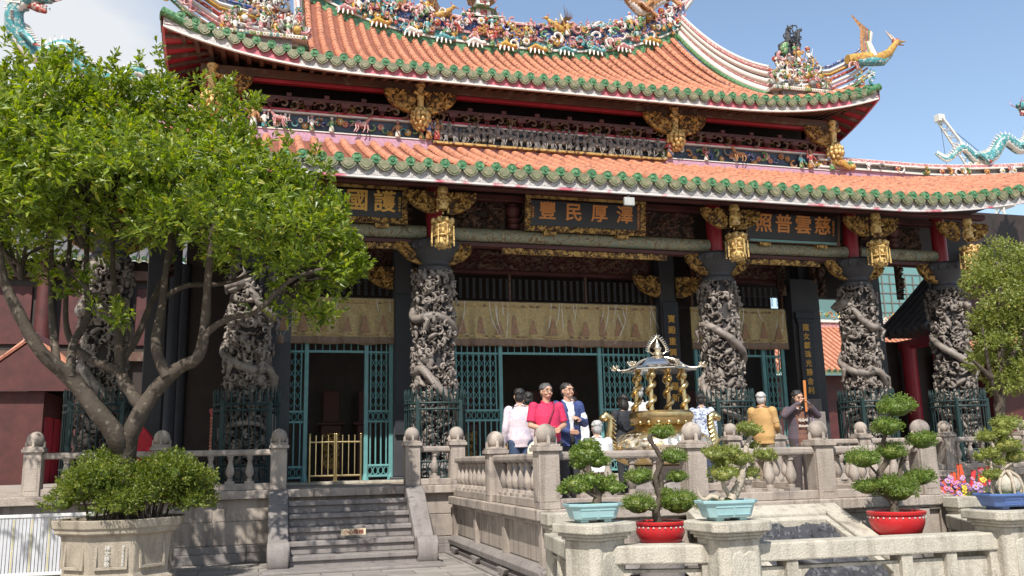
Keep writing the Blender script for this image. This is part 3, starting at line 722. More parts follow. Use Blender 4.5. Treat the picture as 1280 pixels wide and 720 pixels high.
# carved pierced panels between beam and eave
k = 0
for x0, x1 in zip(CX[:-1], CX[1:]):
    n = max(2, int((x1-x0)/1.3))
    for q in range(n):
        a, c = XC+x0+.25+(x1-x0-.5)*q/n, XC+x0+.25+(x1-x0-.5)*(q+1)/n
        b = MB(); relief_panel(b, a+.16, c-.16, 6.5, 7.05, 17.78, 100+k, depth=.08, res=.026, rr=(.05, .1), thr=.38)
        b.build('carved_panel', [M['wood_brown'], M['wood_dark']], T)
        b = MB(); xx = c
        b.lathe([(.09, 0), (.13, .05), (.13, .1), (.09, .13), (.12, .17), (.15, .22), (.1, .26), (.14, .32), (.17, .4), (.17, .46), (.12, .48), (.12, .55)], (xx, 17.7, 6.47), 14)
        if q < n-1: b.build('red_strut', M['red_dark'], T, smooth=40)
        k += 1
b = MB(); b.box((XC-10.2, 17.55, 7.05), (XC+10.2, 17.75, 7.2)); b.build('eave_purlin', M['red_dark'], T, bevel=.02); b = MB(); b.box((XC-9.9, 16.58, 6.98), (XC+9.9, 16.76, 7.10)); b.build('eave_purlin', M['red_dark'], T, bevel=.02)
for x0, x1 in ((-5.9, -4.0), (-1.8, 2.0), (4.0, 5.9)):
    b = MB(); relief_panel(b, XC+x0, XC+x1, 5.9, 6.02, 17.54, 300+int(x0*10), depth=.03, res=.02, rr=(.02, .05)); b.build('gilded_strip', [M['gold'], M['gold_low']], T)

# ---- hanging carved pendants
def pendant(kind, h):
    b = MB()
    if kind == 'lantern':
        b.lathe([(.10, h), (.12, h-.1), (.09, h-.14)], n=12)
        # standing figure
        b.lathe([(.10, h-.46), (.12, h-.4), (.09, h-.26), (.075, h-.17), (.05, h-.12)], n=10); b.ell((0, -.03, h-.08), .06, 10, 7)
        for e in (-1, 1): b.tube([(0.07*e, -.02, h-.2), (.13*e, -.08, h-.28), (.05*e, -.12, h-.3)], [.035, .03, .02], 6)
        b.lathe([(.05, .02), (.14, .06), (.17, .16), (.15, .24), (.20, .27), (.20, .29), (.16, .31), (.165, .4), (.22, .45), (.23, .48), (.20, .5), (.19, .56), (.15, .62), (.10, .66)], n=8)
        for k in range(60): w = random.uniform(0, 2*PI); zz = random.choice((random.uniform(.3, .66), random.uniform(.05, .2), random.uniform(h-.5, h-.15))); rr = np.interp(zz, [0, .06, .16, .24, .3, .48, .6, .7, h-.5, h-.3, h-.1], [.1, .14, .17, .15, .2, .22, .17, .1, .11, .10, .07]); b.ell((rr*math.cos(w), rr*math.sin(w), zz), (.03, .03, .035), 6, 4)
        for k in range(8):
            w = 2*PI*k/8+.2; b.tube([(.23*math.cos(w), .23*math.sin(w), .47), (.235*math.cos(w), .235*math.sin(w), .10)], [.014, .02], 6); b.ell((.2*math.cos(w), .2*math.sin(w), .58), (.05, .05, .06), 6, 5)
            b.ell((.17*math.cos(w+.4), .17*math.sin(w+.4), .36), (.035, .035, .06), 6, 5)
    else:
        b.lathe([(.12, h), (.12, h-.06), (.085, h-.1), (.085, .5)], n=12)
        b.lathe([(.08, h-.42), (.10, h-.38), (.085, h-.24), (.05, h-.14)], n=10); b.ell((0, -.05, h-.1), .065, 10, 7)
        for e in (-1, 1): b.tube([(0.07*e, -.03, h-.2), (.14*e, -.1, h-.27), (.05*e, -.13, h-.33)], [.04, .035, .02], 6)
        for r, z, n, s in ((.13, .46, 9, .07), (.19, .36, 11, .075), (.20, .24, 11, .075), (.15, .13, 9, .07), (.08, .05, 6, .06)):
            for k in range(n):
                w = 2*PI*(k+.5*(n % 2))/n; b.ell((r*math.cos(w), r*math.sin(w), z), (s*.8, s*.8, s*1.15), 7, 5)
        b.lathe([(.02, 0), (.14, .12), (.17, .3), (.12, .48)], n=12)
    return b
o = pendant('lantern', 1.28).build('lantern_pendant', M['gold_bright'], T, loc=(CX[0], -.95, 4.5), smooth=50)
for dx in CX[1:]: dup(o, T, (dx, -.95, 4.5))
b = MB(); b.box((-.06, -.06, 1.0), (.06, .06, 2.2)); 
o = pendant('lotus', 1.15).build('lotus_pendant', M['gold_bright'], T, loc=(-7.85, 1.6, 7.95), smooth=50)
for dx in (-3.24, 3.24, 7.85): dup(o, T, (dx, 1.6, 7.95))

# ---- roofs
def roof_front(name_prefix, rows, eave, top, prof, sp, parent_label, r=.085, course=.29, disc=True, extra=None):
    """rows: x offsets; eave(d)->(y,z); top(d)->(y,z); prof(t)->fraction of the rise"""
    tiles = MB(); caps = MB()
    for d in rows:
        ye, ze = eave(d); yt, zt = top(d)
        L = math.hypot(yt-ye, zt-ze)
        if L < .3: continue
        n = max(2, int(L/course))
        jx, jz = random.uniform(-.013, .013), random.uniform(-.008, .01)
        def pt(t, d=d+jx, ye=ye, ze=ze+jz, yt=yt, zt=zt): return Vector((XC+d, ye+(yt-ye)*t, ze+(zt-ze)*prof(t)))
        V = []; A = [PI*k/6 for k in range(7)]
        for i in range(n):
            for t, rr in ((i/n, r*1.13), ((i+.96)/n, r*.86)):
                p = pt(t); tg = (pt(min(1, t+.02))-pt(max(0, t-.02))).normalized(); up = Vector((1, 0, 0)).cross(tg)
                for a in A: V.append(p+Vector((math.cos(a)*rr, 0, 0))+up*(math.sin(a)*rr+.02))
        m = len(V)//7
        tiles.add(V, [(i*7+k, i*7+k+1, (i+1)*7+k+1, (i+1)*7+k) for i in range(m-1) for k in range(6)], 0)
        # pan tiles between this row and the next: stepped courses
        V = []; F = []
        n2 = n*2; d2 = d+sp
        ye2, ze2 = eave(d2); yt2, zt2 = top(d2)
        def pt2(t): return Vector((XC+d2, ye2+(yt2-ye2)*t, ze2+(zt2-ze2)*prof(t)))
        for i in range(n2):
            for t, dz in ((i/n2, .022), ((i+1)/n2, .0)):
                p, q = pt(t), pt2(t)
                for f, s in ((0.15, .0), (.38, -.035), (.62, -.035), (.85, .0)): V.append(p.lerp(q, f)+Vector((0, 0, s+dz)))
        m = len(V)//4
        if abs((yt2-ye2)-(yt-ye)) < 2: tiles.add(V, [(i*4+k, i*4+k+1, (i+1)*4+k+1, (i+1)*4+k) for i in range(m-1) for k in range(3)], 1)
        if disc:
            p = pt(0); c = p+Vector((0, -.02, .03))
            caps.tube([c+Vector((0, .12, .01)), c+Vector((0, -.0, 0)), c+Vector((0, -.015, 0))], [r*1.12, r*1.14, r*1.05], 14, 0)
            caps.tube([c+Vector((0, -.0, 0)), c+Vector((0, -.035, 0))], [r*.62, r*.35], 10, 0)
            q = pt2(0); cc = p.lerp(q, .5)
            w = sp*.47; pl = [(-w, .035), (-w, -.04), (-w*.86, -.11), (-w*.5, -.165), (0, -.20), (w*.5, -.165), (w*.86, -.11), (w, -.04), (w, .035), (0, .02)]
            sl = (q.z-p.z)/sp
            caps.prism([(cc.x+a, cc.z+c2+a*sl) for a, c2 in pl], cc.y-.02, cc.y+.012, 1)
            pl2 = [(a*.72, c2*.76-.012) for a, c2 in pl]
            caps.prism([(cc.x+a, cc.z+c2+a*sl) for a, c2 in pl2], cc.y-.034, cc.y-.02, 1)
            tiles.add([cc+Vector((-w, .0, .035)), cc+Vector((w, 0, .035)), cc+Vector((w, .3, .17)), cc+Vector((0, .3, .12)), cc+Vector((-w, .3, .17)), cc+Vector((0, 0, .018))], [(0, 5, 3, 4), (5, 1, 2, 3)], 1)
    return tiles, caps

# lower roof
LSP = .333
def l_up(d): return .39*(max(0, abs(d)-7)/3.5)**1.8
le = lambda d: (15.92, 7.19+l_up(d))
lt = lambda d: (19.25, 8.74+l_up(d)*.35)
lprof = lambda t: .9*t+.1*t*t
rows = [i*LSP for i in range(-39, 40)]
LR = None
tl, cp = roof_front('lower', rows, le, lt, lprof, LSP, '')
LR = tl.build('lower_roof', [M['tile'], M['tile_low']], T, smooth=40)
cp.build('eave_tiles', [M['tile_green'], M['tile_olive']], LR, smooth=40)
def strip(fun, xs, mi=0):
    """closed strip along X; fun(x) -> list of (y,z) outline"""
    b = MB(); n = None
    for x in xs:
        p = fun(x); n = len(p); b.v += [(XC+x, q[0], q[1]) for q in p]
    m = len(xs)
    b.f = [(i*n+k, i*n+(k+1) % n, (i+1)*n+(k+1) % n, (i+1)*n+k) for i in range(m-1) for k in range(n)]+[tuple(range(n)), tuple((m-1)*n+k for k in range(n))[::-1]]
    b.m = [mi]*len(b.f); return b
XL = list(np.arange(-13.1, 13.11, .3))
fz = lambda d: 6.87+l_up(d)
strip(lambda d: [(15.985, fz(d)+.04), (15.985, fz(d)+.28), (16.03, fz(d)+.28), (16.03, fz(d)+.04)], XL).build('fascia_board', M['fascia_scroll'], LR)
strip(lambda d: [(15.97, fz(d)), (15.97, fz(d)+.045), (16.04, fz(d)+.045), (16.04, fz(d))], XL).build('fascia_edge', M['fascia_mixed'], LR)
strip(lambda d: [(16.03, fz(d)+.07), (19.25, 8.45+l_up(d)*.35), (19.25, 8.6+l_up(d)*.35), (16.03, fz(d)+.2)], XL).build('soffit', M['soffit'], LR)
b = MB()
for d in np.arange(-12.9, 13, .30):
    z = fz(d); b.add([(XC+d-.05, 16.06, z+.0), (XC+d+.05, 16.06, z+.0), (XC+d+.05, 19.2, 8.38), (XC+d-.05, 19.2, 8.38), (XC+d-.05, 16.06, z+.08), (XC+d+.05, 16.06, z+.08), (XC+d+.05, 19.2, 8.46), (XC+d-.05, 19.2, 8.46)], [(0,1,2,3),(4,5,6,7),(0,1,5,4),(1,2,6,5),(2,3,7,6),(3,0,4,7)])
b.build('rafters', M['wood_brown'], LR)
# scalloped cut-out trim hanging below the drip tiles is painted on a board of its own
b = MB()
for d in np.arange(-12.9, 12.9, LSP/2):
    z = fz(d)+.05; b.prism([(XC+d, z), (XC+d+LSP/2, z), (XC+d+LSP/2, z+.03), (XC+d+LSP*.36, z+.06), (XC+d+LSP*.25, z+.12), (XC+d+LSP*.14, z+.06), (XC+d, z+.03)], 15.968, 15.984)
b.build('fascia_scallops', M['fascia_scroll'], LR)

# mauve wall band at the head of the lower roof and the carved frieze
for p, q in (((XC-8.0, 19.27, 8.62), (XC-2.95, 19.75, 8.94)), ((XC+2.95, 19.27, 8.62), (XC+8.0, 19.75, 8.94)), ((XC-2.945, 19.27, 8.62), (XC+2.945, 19.7, 8.86))): b = MB(); b.box(p, q); b.build('mauve_band', M['purple'], T, bevel=.01)
b = MB(); b.box((XC-8.0, 19.25, 8.94), (XC-2.95, 19.75, 8.965)); b.box((XC+2.95, 19.25, 8.94), (XC+8, 19.75, 8.965)); b.box((XC-8, 19.28, 9.36), (XC+8, 19.42, 9.40)); b.build('white_edge', M['white'], T)
b = MB(); b.box((XC-8, 19.27, 9.40), (XC+8, 19.45, 9.45)); b.build('red_edge', M['red'], T)
b = MB(); b.box((XC-8, 19.36, 8.94), (XC+8, 19.44, 9.36)); b.build('frieze_board', M['frieze_ground'], T)
CER = ['cred', 'pink', 'cyellow', 'cgreen', 'cteal', 'white', 'cblue', 'corange', 'cgrey']
CERM = [M[k] for k in CER]+[M['stone_dark']]
def figure(mb, x, y, z, h, rg, cols, lean=0):
    a, c, s = rg.choice(cols), rg.choice(cols), 5
    mb.lathe([(.15*h, 0), (.16*h, .12*h), (.12*h, .36*h)], (x, y, z), 7, a, rz=h*9); mb.lathe([(.125*h, .35*h), (.10*h, .45*h), (.15*h, .62*h), (.13*h, .71*h), (.05*h, .78*h)], (x, y-.02*h, z), 7, c, sx=1.15, sy=.8); mb.tube([(x-.1*h, y-.12*h, z+.4*h), (x+.03*h, y-.17*h, z+.12*h), (x+.14*h, y-.12*h, z+.02*h)], .035*h, 4, rg.choice(cols))
    mb.ell((x+lean, y-.02*h, z+.88*h), .10*h, 7, 5, rg.choice((5, 1, 7)) if 5 in cols else a); mb.ell((x+lean, y+.01, z+.97*h), (.09*h, .09*h, .07*h), 6, 4, c)
    for e in (-1, 1):
        q = (x+e*rg.uniform(.2, .34)*h, y-rg.uniform(.02, .18)*h, z+rg.uniform(.35, .95)*h)
        mb.tube([(x+e*.12*h, y, z+.66*h), (x+e*.22*h, y-.06*h, z+.52*h), q], [.06*h, .055*h, .035*h], 5, c)
        if rg.random() < .35: mb.tube([(q[0], q[1], q[2]-.25*h), (q[0]+.05, q[1], q[2]+.35*h)], .018*h, 4, rg.choice(cols))
def horse(mb, x, y, z, h, rg, c):
    e = rg.choice((-1, 1))
    mb.tube([(x-e*.32*h, y, z+.5*h), (x, y, z+.47*h), (x+e*.3*h, y, z+.55*h)], [.13*h, .15*h, .14*h], 7, c)
    mb.tube([(x+e*.28*h, y, z+.6*h), (x+e*.45*h, y-.03, z+.85*h), (x+e*.6*h, y-.05, z+.78*h)], [.1*h, .075*h, .05*h], 6, c)
    for k in (-.3, -.18, .2, .34):
        mb.tube([(x+k*e*h, y-.03, z+.45*h), (x+k*e*h+rg.uniform(-.08, .14)*h, y-.05, z+.2*h), (x+k*e*h+rg.uniform(-.12, .1)*h, y-.04, z)], [.055*h, .04*h, .03*h], 5, c)
    mb.tube([(x-e*.42*h, y, z+.52*h), (x-e*.6*h, y, z+.35*h)], [.04*h, .01], 5, c)
def flower(mb, x, y, z, r, rg, c, ax=(0, -1, 0)):
    A = Vector(ax).normalized(); u = A.orthogonal().normalized(); w = A.cross(u); p = Vector((x, y, z))
    for k in range(7):
        t = 2*PI*k/7; mb.ell(p+(u*math.cos(t)+w*math.sin(t))*r*.62, (r*.42, r*.42, r*.42), 6, 4, c)
    mb.ell(p+A*r*.3, r*.38, 6, 4, 2 if c != 2 else 5)
def curl(mb, x, y, z, r, rg, c, ax='y'):
    t0 = rg.uniform(0, 6); d = rg.choice((-1, 1)); P = []
    for q in range(9):
        a = t0+d*q*.6; k = r*(1-q*.08); P.append((x+k*math.cos(a), y-.01*q, z+k*math.sin(a)))
    mb.tube(P, [r*(.3-.02*q) for q in range(9)], 5, c)
rg = random.Random(21)
b = MB()
x = -7.7
while x < 7.7:
    if abs(x) < 2.9:
        q = rg.random(); h = rg.uniform(.26, .36)
        if q < .45: horse(b, XC+x, 19.25, 8.9+rg.uniform(0, .06), h*1.25, rg, 8); figure(b, XC+x, 19.22, 9.09, h*1.05, rg, [8])
        else: figure(b, XC+x, 19.26, 8.9+rg.uniform(0, .12), h*1.35, rg, [8])
        if rg.random() < .6: curl(b, XC+x+.1, 19.33, 9.15, .09, rg, 8)
        x += rg.uniform(.13, .22)
    else:
        q = rg.random(); z = rg.uniform(9.02, 9.28)
        if q < .42: flower(b, XC+x, 19.33, z, rg.uniform(.06, .10), rg, rg.choice([0, 2, 5, 7, 1]))
        elif q < .85: curl(b, XC+x, 19.33, z, rg.uniform(.08, .13), rg, rg.choice([3, 4, 7, 8, 3, 6]))
        else: figure(b, XC+x, 19.24, 8.96, rg.uniform(.34, .42), rg, [0, 3, 4, 5, 7])
        x += rg.uniform(.10, .2)
for x in (-3.05, 3.05, -2.85, 7.1, -7.5, 7.75, -6.95): figure(b, XC+x, 19.2, 8.95, .5, rg, [0, 3, 5, 7, 6])
for x in (-6.4, 5.0, -4.6): horse(b, XC+x, 19.2, 8.98, .42, rg, 1 if x < 0 else 7)
b.build('figure_frieze', CERM, T, smooth=50)
b = MB(); b.box((XC-2.95, 19.12, 8.84), (XC+2.95, 19.4, 8.90)); b.build('frieze_ledge', M['gold'], T, bevel=.01)

# gallery behind the frieze
b = MB(); b.box((XC-7.9, 20.5, 8.9), (XC+7.9, 20.6, 11.4)); b.box((XC-7.9, 20.5, 8.4), (XC-7.8, 29, 11.4)); b.box((XC+7.8, 20.5, 8.4), (XC+7.9, 29, 11.4)); b.build('gallery_wall', M['wood_dark'], T)
b = MB(); b.box((XC-8.1, 19.28, 10.05), (XC+8.1, 19.42, 10.13)); b.build('gallery_beam', M['red'], T, bevel=.01)
b = MB(); b.box((XC-8.1, 19.25, 10.14), (XC+8.1, 19.5, 10.34)); b.build('gallery_frieze', M['wood_brown'], T, bevel=.01)
for dx in (-8.0, -7.2, 8.0, -3.24, 3.24):
    b = MB(); b.box((-.075, -.075, 7.74), (.075, .075, 8.95)); b.box((-.1, -.1, 8.55), (.1, .1, 8.62)); b.box((-.11, -.11, 8.2), (.11, .11, 8.28)); b.build('gallery_post', M['red'], T, loc=(dx, 1.85, 0))
def bracket_mb():
    b = MB()
    b.box((-.07, .0, 0), (.07, .14, .2)); 
    for i, (z, l) in enumerate(((.18, .35), (.40, .65), (.62, .95))):
        b.box((-.045, -l, z), (.045, .3, z+.09)); b.box((-.08, -l-.02, z+.09), (.08, -l+.14, z+.2), taper=1.25)
        b.tube([(0, -l, z+.04), (0, -l-.1, z-.02)], [.05, .02], 6)
        w = .22+.1*i; b.box((-w, -l+.02, z+.2), (w, -l+.1, z+.28))
        for e in (-1, 1): b.box((e*w-.05, -l, z+.28), (e*w+.05, -l+.12, z+.36))
    return b
for k in range(30):                                     # carved and gilded infill between the brackets
    x = XC-7.7+k*.515; b = MB(); relief_panel(b, x, x+.49, 9.47, 10.02, 20.15, 700+k, depth=.12, res=.022, rr=(.05, .11), thr=.42, inside=lambda U, V: (V > .45) | (((U-.5)**2*4+(V-.0)**2*2.2) > .35+.1*np.sin(U*20)))
    b.build('gilded_infill' if k % 2 else 'carved_infill', [M['gold'] if k % 2 else M['red_dark'], M['wood_dark']], T)
br0 = bracket_mb().build('roof_bracket', M['red_dark'], T, loc=(0, 2.8, 7.9))
b = MB()
for e in (-1, 1):
    for k in range(3): curl(b, e*.13, -.05-.03*k, .04+.1*k, .09, rg, 0)
    b.ell((e*.1, -.14, .02), (.09, .05, .09), 7, 5)
b.build('gilded_carving', M['gold'], br0, loc=(0, 0, 0), smooth=50)
b = MB()
for i, z in enumerate((.3, .5, .72)):
    for e in (-1, 1): curl(b, e*.3, -.3-.3*i, z, .12, rg, 0); curl(b, e*.16, -.32-.3*i, z+.06, .08, rg, 0)
b.build('carved_scrolls', M['wood_brown'], br0, loc=(0, 0, 0), smooth=50)
i = 0
for dx in np.arange(-7.45, 7.5, .83):
    if i == 0: br0.location = (dx, 2.55, 7.62)
    else: dup(br0, T, (dx, 2.55, 7.62))
    i += 1
for s in (1, -1):
    for dx in (-3.24, 3.24, -7.85, 7.85):
        if abs(dx) > 5 and s*dx > 0: continue
        put_wing(s, 0, XC+dx+.12*s, 19.16, 10.1, 1.35)

# upper roof
USP = .308
VR = 5.95                                               # where the descending ridges stand
def u_up(d): return .74*(max(0, abs(d)-4.3)/4.55)**2.4
def r_up(d): return 1.15*(min(abs(d), 6.2)/5.75)**3
ue = lambda d: (18.42, 10.36+u_up(d))
def ut(d):
    if abs(d) <= VR: return (24.0, 13.72+r_up(d))
    f = max(0.0, (8.85-abs(d))/(8.85-VR)); return (18.42+2.5*f, 10.36+u_up(d)+f*(11.75-10.36-u_up(VR)))
def uprof(t): return .62*t+.38*t*t
rows = [(i+.5)*USP for i in range(-29, 28)]
t1, c1 = roof_front('upper', [d for d in rows if abs(d) <= VR and abs(d+USP) <= VR+.2], ue, ut, uprof, USP, '')
t2, c2 = roof_front('upper', [d for d in rows if abs(d) > VR or abs(d+USP) > VR+.2], ue, ut, lambda t: .85*t+.15*t*t, USP, '', course=.3)
o = len(t1.v); t1.v += t2.v; t1.f += [tuple(i+o for i in f) for f in t2.f]; t1.m += t2.m
o = len(c1.v); c1.v += c2.v; c1.f += [tuple(i+o for i in f) for f in c2.f]; c1.m += c2.m
# side slopes and the back slope as tiled sheets
for sg in (1, -1):
    for yy in np.arange(18.6, 29.4, USP):
        f = 1.0 if 20.9 < yy < 27.2 else max(.06, min((yy-18.42)/2.5, (29.6-yy)/2.5)); f = min(1, f)
        ze = 10.36+.74*max(0, 1-min(yy-18.42, 29.6-yy)/3.5)**2.2
        P = [Vector((XC+sg*(8.88-2.9*f*t), yy, ze+(11.85-10.36)*f*(.85*t+.15*t*t)*(1-(ze-10.36)*.4))) for t in np.linspace(0, 1, 9)]
        t1.tube(P, .085, 8, 0); c1.tube([P[0], P[0]+Vector((sg*.03, 0, 0))], .095, 10, 0)
        t1.add([P[0]+Vector((0, 0, -.03)), P[-1]+Vector((0, 0, -.03)), P[-1]+Vector((0, USP, -.03)), P[0]+Vector((0, USP, -.03))], [(0, 1, 2, 3)], 1)
        w = USP*.47; c1.prism([(yy+USP/2+a, ze+q) for a, q in [(-w, .03), (-w, -.04), (-w*.6, -.15), (0, -.2), (w*.6, -.15), (w, -.04), (w, .03)]], XC+sg*8.90, XC+sg*8.87, 1, axis='x')
ys = np.linspace(24.0, 29.6, 9)
for d0, d1 in zip(np.arange(-6, 6, .5), np.arange(-5.5, 6.5, .5)):
    t1.grid(np.array([[(XC+d, y, ut(min(VR, max(-VR, d)))[1]-(ut(min(VR, max(-VR, d)))[1]-10.4)*(1-uprof(1-(y-24)/5.6))) for y in ys] for d in (d0, d1)]), 1)
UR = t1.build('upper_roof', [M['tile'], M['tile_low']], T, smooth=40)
c1.build('eave_tiles', [M['tile_green'], M['tile_olive']], UR, smooth=40)
XU = list(np.arange(-8.82, 8.83, .28))
uz = lambda d: 10.06+u_up(d)*.92
for i in range(0, len(XU)-1, 5):
    xs = XU[i:i+6]
    strip(lambda d: [(18.475, uz(d)+.035), (18.475, uz(d)+.25), (18.52, uz(d)+.25), (18.52, uz(d)+.035)], xs).build('fascia_board', M['fascia_scroll'] if (i//5) % 2 == 0 else M['fascia_pink'], UR)
strip(lambda d: [(18.46, uz(d)), (18.46, uz(d)+.04), (18.53, uz(d)+.04), (18.53, uz(d))], XU).build('fascia_edge', M['white'], UR)
strip(lambda d: [(18.52, uz(d)+.06), (20.5, 10.75+.3*u_up(d)), (20.5, 10.85+.3*u_up(d)), (18.52, uz(d)+.2)], XU).build('soffit', M['soffit'], UR)
b = MB()
for d in np.arange(-8.7, 8.75, .27):
    z = uz(d); b.add([(XC+d-.045, 18.54, z), (XC+d+.045, 18.54, z), (XC+d+.045, 20.5, 10.68), (XC+d-.045, 20.5, 10.68), (XC+d-.045, 18.54, z+.08), (XC+d+.045, 18.54, z+.08), (XC+d+.045, 20.5, 10.76), (XC+d-.045, 20.5, 10.76)], [(0,1,2,3),(4,5,6,7),(0,1,5,4),(1,2,6,5),(2,3,7,6),(3,0,4,7)])
b.build('rafters', M['wood_brown'], UR)
for sg in (1, -1):
    b = MB(); zz = lambda y: 10.06+.68*max(0, 1-min(y-18.42, 29.6-y)/3.5)**2.2
    Y = list(np.arange(18.46, 29.6, .3)); e = XC+sg*8.85
    P = np.array([[(e, y, zz(y)), (e, y, zz(y)+.25), (e-sg*.05, y, zz(y)+.25), (e-sg*.05, y, zz(y))] for y in Y]); b.grid(np.concatenate([P, P[:, :1]], 1)); b.build('fascia_board', M['fascia_pink'], UR)
    b = MB(); P = np.array([[(e-sg*.05, y, zz(y)+.06), (e-sg*1.1, y, 10.75)] for y in Y]); b.grid(P); b.grid(P+np.array([0, 0, .06])); b.build('side_soffit', M['red'], UR)
    b = MB()
    for y in np.arange(18.7, 29, .3): b.add([(e-sg*.06, y, zz(y)-.01), (e-sg*.06, y+.09, zz(y)-.01), (e-sg*1.1, y+.09, 10.66), (e-sg*1.1, y, 10.66), (e-sg*.06, y, zz(y)+.06), (e-sg*.06, y+.09, zz(y)+.06), (e-sg*1.1, y+.09, 10.73), (e-sg*1.1, y, 10.73)], [(0,1,2,3),(4,5,6,7),(0,1,5,4),(1,2,6,5),(2,3,7,6),(3,0,4,7)])
    b.build('side_rafters', M['wood_brown'], UR)
    b = MB(); b.prism([(20.9, 11.6), (27.2, 11.6), (24, 14.8)], XC+sg*(VR-.1), XC+sg*(VR-.02), axis='x'); b.build('gable_wall', M['pink'], UR)
# main ridge
XR = list(np.arange(-6.2, 6.21, .2))
rb = lambda d: 13.70+r_up(d)
def rstrip(z0, z1, t): return strip(lambda d: [(24-t, rb(d)+z0), (24-t, rb(d)+z1), (24+t, rb(d)+z1), (24+t, rb(d)+z0)], XR)
RG = rstrip(-.2, .10, .22).build('main_ridge', M['tile_green'], T)
rstrip(.09, .155, .26).build('white_moulding', M['white'], RG); rstrip(.155, .42, .17).build('ridge_panel', M['cteal'], RG)
rstrip(.42, .50, .24).build('pink_moulding', M['pink'], RG); rstrip(.50, .86, .16).build('ridge_panel', M['cblue'], RG); rstrip(.86, .93, .26).build('pink_moulding', M['pink'], RG); rstrip(.93, .97, .22).build('white_moulding', M['white'], RG)
b = MB(); x = -6.0
while x < 6.0:
    for q in range(3):
        z = rb(x)+rg.uniform(.15, .95); c = rg.choice([0, 1, 2, 3, 4, 5, 6, 7, 5, 1])
        k = rg.random(); y = 24-.24-rg.uniform(0, .1)
        if k < .35: flower(b, XC+x, y, z, rg.uniform(.07, .13), rg, c)
        elif k < .8: curl(b, XC+x, y, z, rg.uniform(.09, .2), rg, c)
        else: figure(b, XC+x, y-.05, z-.15, rg.uniform(.3, .5), rg, [0, 1, 2, 3, 4, 5])
    x += rg.uniform(.11, .2)
for x in np.arange(-5.6, 5.7, .95):                     # beasts crouching on the pink rail
    c = rg.choice([0, 1, 2, 4, 5]); z = rb(x)+.02
    b.tube([(XC+x-.22, 23.72, z+.05), (XC+x, 23.66, z+.14), (XC+x+.2, 23.64, z+.06)], [.05, .10, .07], 7, c); b.ell((XC+x+.27, 23.62, z+.05), (.10, .09, .08), 7, 5, c)
    for k in range(4): b.tube([(XC+x-.15+.12*k, 23.64, z+.05), (XC+x-.2+.14*k, 23.58, z-.12)], [.04, .02], 5, 5)
for k in range(16): flower(b, XC+rg.uniform(-.75, .85), 23.7, rb(0)+rg.uniform(.4, 1.0), rg.uniform(.09, .13), rg, rg.choice([0, 7, 2, 0]))
b.build('ridge_flowers', CERM, RG, smooth=50)
for x in np.arange(-5.4, 5.5, .45):
    pass
# ridge-top figures and beasts
b = MB(); x = -6
while x < 6:
    if abs(x) > 1.5:
        k = rg.random(); z = rb(x)+.93
        if k < .5: figure(b, XC+x, 24-rg.uniform(.05, .25), z-.15, rg.uniform(.35, .6), rg, [0, 1, 3, 4, 5, 7])
        elif k < .8: curl(b, XC+x, 23.8, z+rg.uniform(-.1, .15), rg.uniform(.12, .22), rg, rg.choice([1, 4, 5, 0, 3]))
        else: flower(b, XC+x, 23.75, z+.05, .13, rg, rg.choice([0, 1, 7]))
    x += rg.uniform(.16, .34)
b.build('ridge_figures', CERM, RG, smooth=50)
def phoenix(mb, x, y, z, s, e):
    """a phoenix with raised wings, facing e along X"""
    V = lambda a, c, d=0: (x+e*a*s, y+d*s, z+c*s)
    mb.tube([V(-.35, .05), V(0, .1), V(.25, .28), V(.42, .42)], [.09*s, .17*s, .12*s, .06*s], 9, 2)
    mb.ell(V(.47, .48), (.09*s, .07*s, .07*s), 8, 6, 2); mb.tube([V(.52, .48), V(.68, .44)], [.035*s, .006*s], 6, 7)
    mb.tube([V(.44, .54), V(.36, .68)], [.03*s, .006*s], 5, 0)
    for d, c in ((-.14, 7), (.14, 5)):
        for k in range(6): mb.tube([V(.0-.02*k, .18, d*.5), V(-.18-.05*k, .5, d*1.4), V(-.1-.07*k, .95-.07*k, d*2)], [.06*s, .05*s, .008*s], 5, (c if k % 2 else 8), flat=.4)
    for k in range(5): mb.tube([V(-.3, .05), V(-.7, .05+.08*k, .05*(k-2)), V(-1.1, -.08+.14*k, .09*(k-2))], [.05*s, .045*s, .01*s], 5, [4, 0, 3, 5, 1][k], flat=.5)
for e, dx in ((1, -1.85), (-1, 1.85)):
    b = MB(); phoenix(b, XC+dx, 23.75, rb(dx)+.75, .85, e); b.build('ridge_phoenix', CERM, RG, smooth=50)
b = MB()
for i in range(4):
    w = .34-.05*i; z = rb(0)+.97+i*.42
    b.box((XC-.55-w*.7, 24-w, z), (XC-.55+w*.7, 24+w, z+.24), 5, taper=.92); b.box((XC-.55-.1, 24-w-.01, z+.04), (XC-.55+.1, 24-w+.05, z+.2), 0)
    b.lathe([(w*1.05, z+.24), (w*1.55, z+.24), (w*1.3, z+.28), (w*.75, z+.38), (w*.6, z+.42)], (XC-.55, 24, 0), 8, 7 if i % 2 else 3)
    for k in range(8): a = 2*PI*k/8; b.tube([(XC-.55+w*1.4*math.cos(a), 24+w*1.4*math.sin(a), z+.25), (XC-.55+w*1.75*math.cos(a), 24+w*1.75*math.sin(a), z+.36)], [.03, .01], 5, 0)
b.tube([(XC-.55, 24, rb(0)+2.6), (XC-.55, 24, rb(0)+3.2)], [.09, .01], 8, 2)
for q in range(2): b.box((XC-1.2, 23.7, rb(0)+.97+.06*q), (XC+.1, 24.3, rb(0)+1.0+.06*q), 5 if q else 3)
for k in range(9): b.tube([(XC-1.15+k*.15, 23.72, rb(0)+1.06), (XC-1.15+k*.15, 23.72, rb(0)+1.2)], .015, 5, 1)
b.build('ridge_pagoda', CERM, RG, smooth=40)
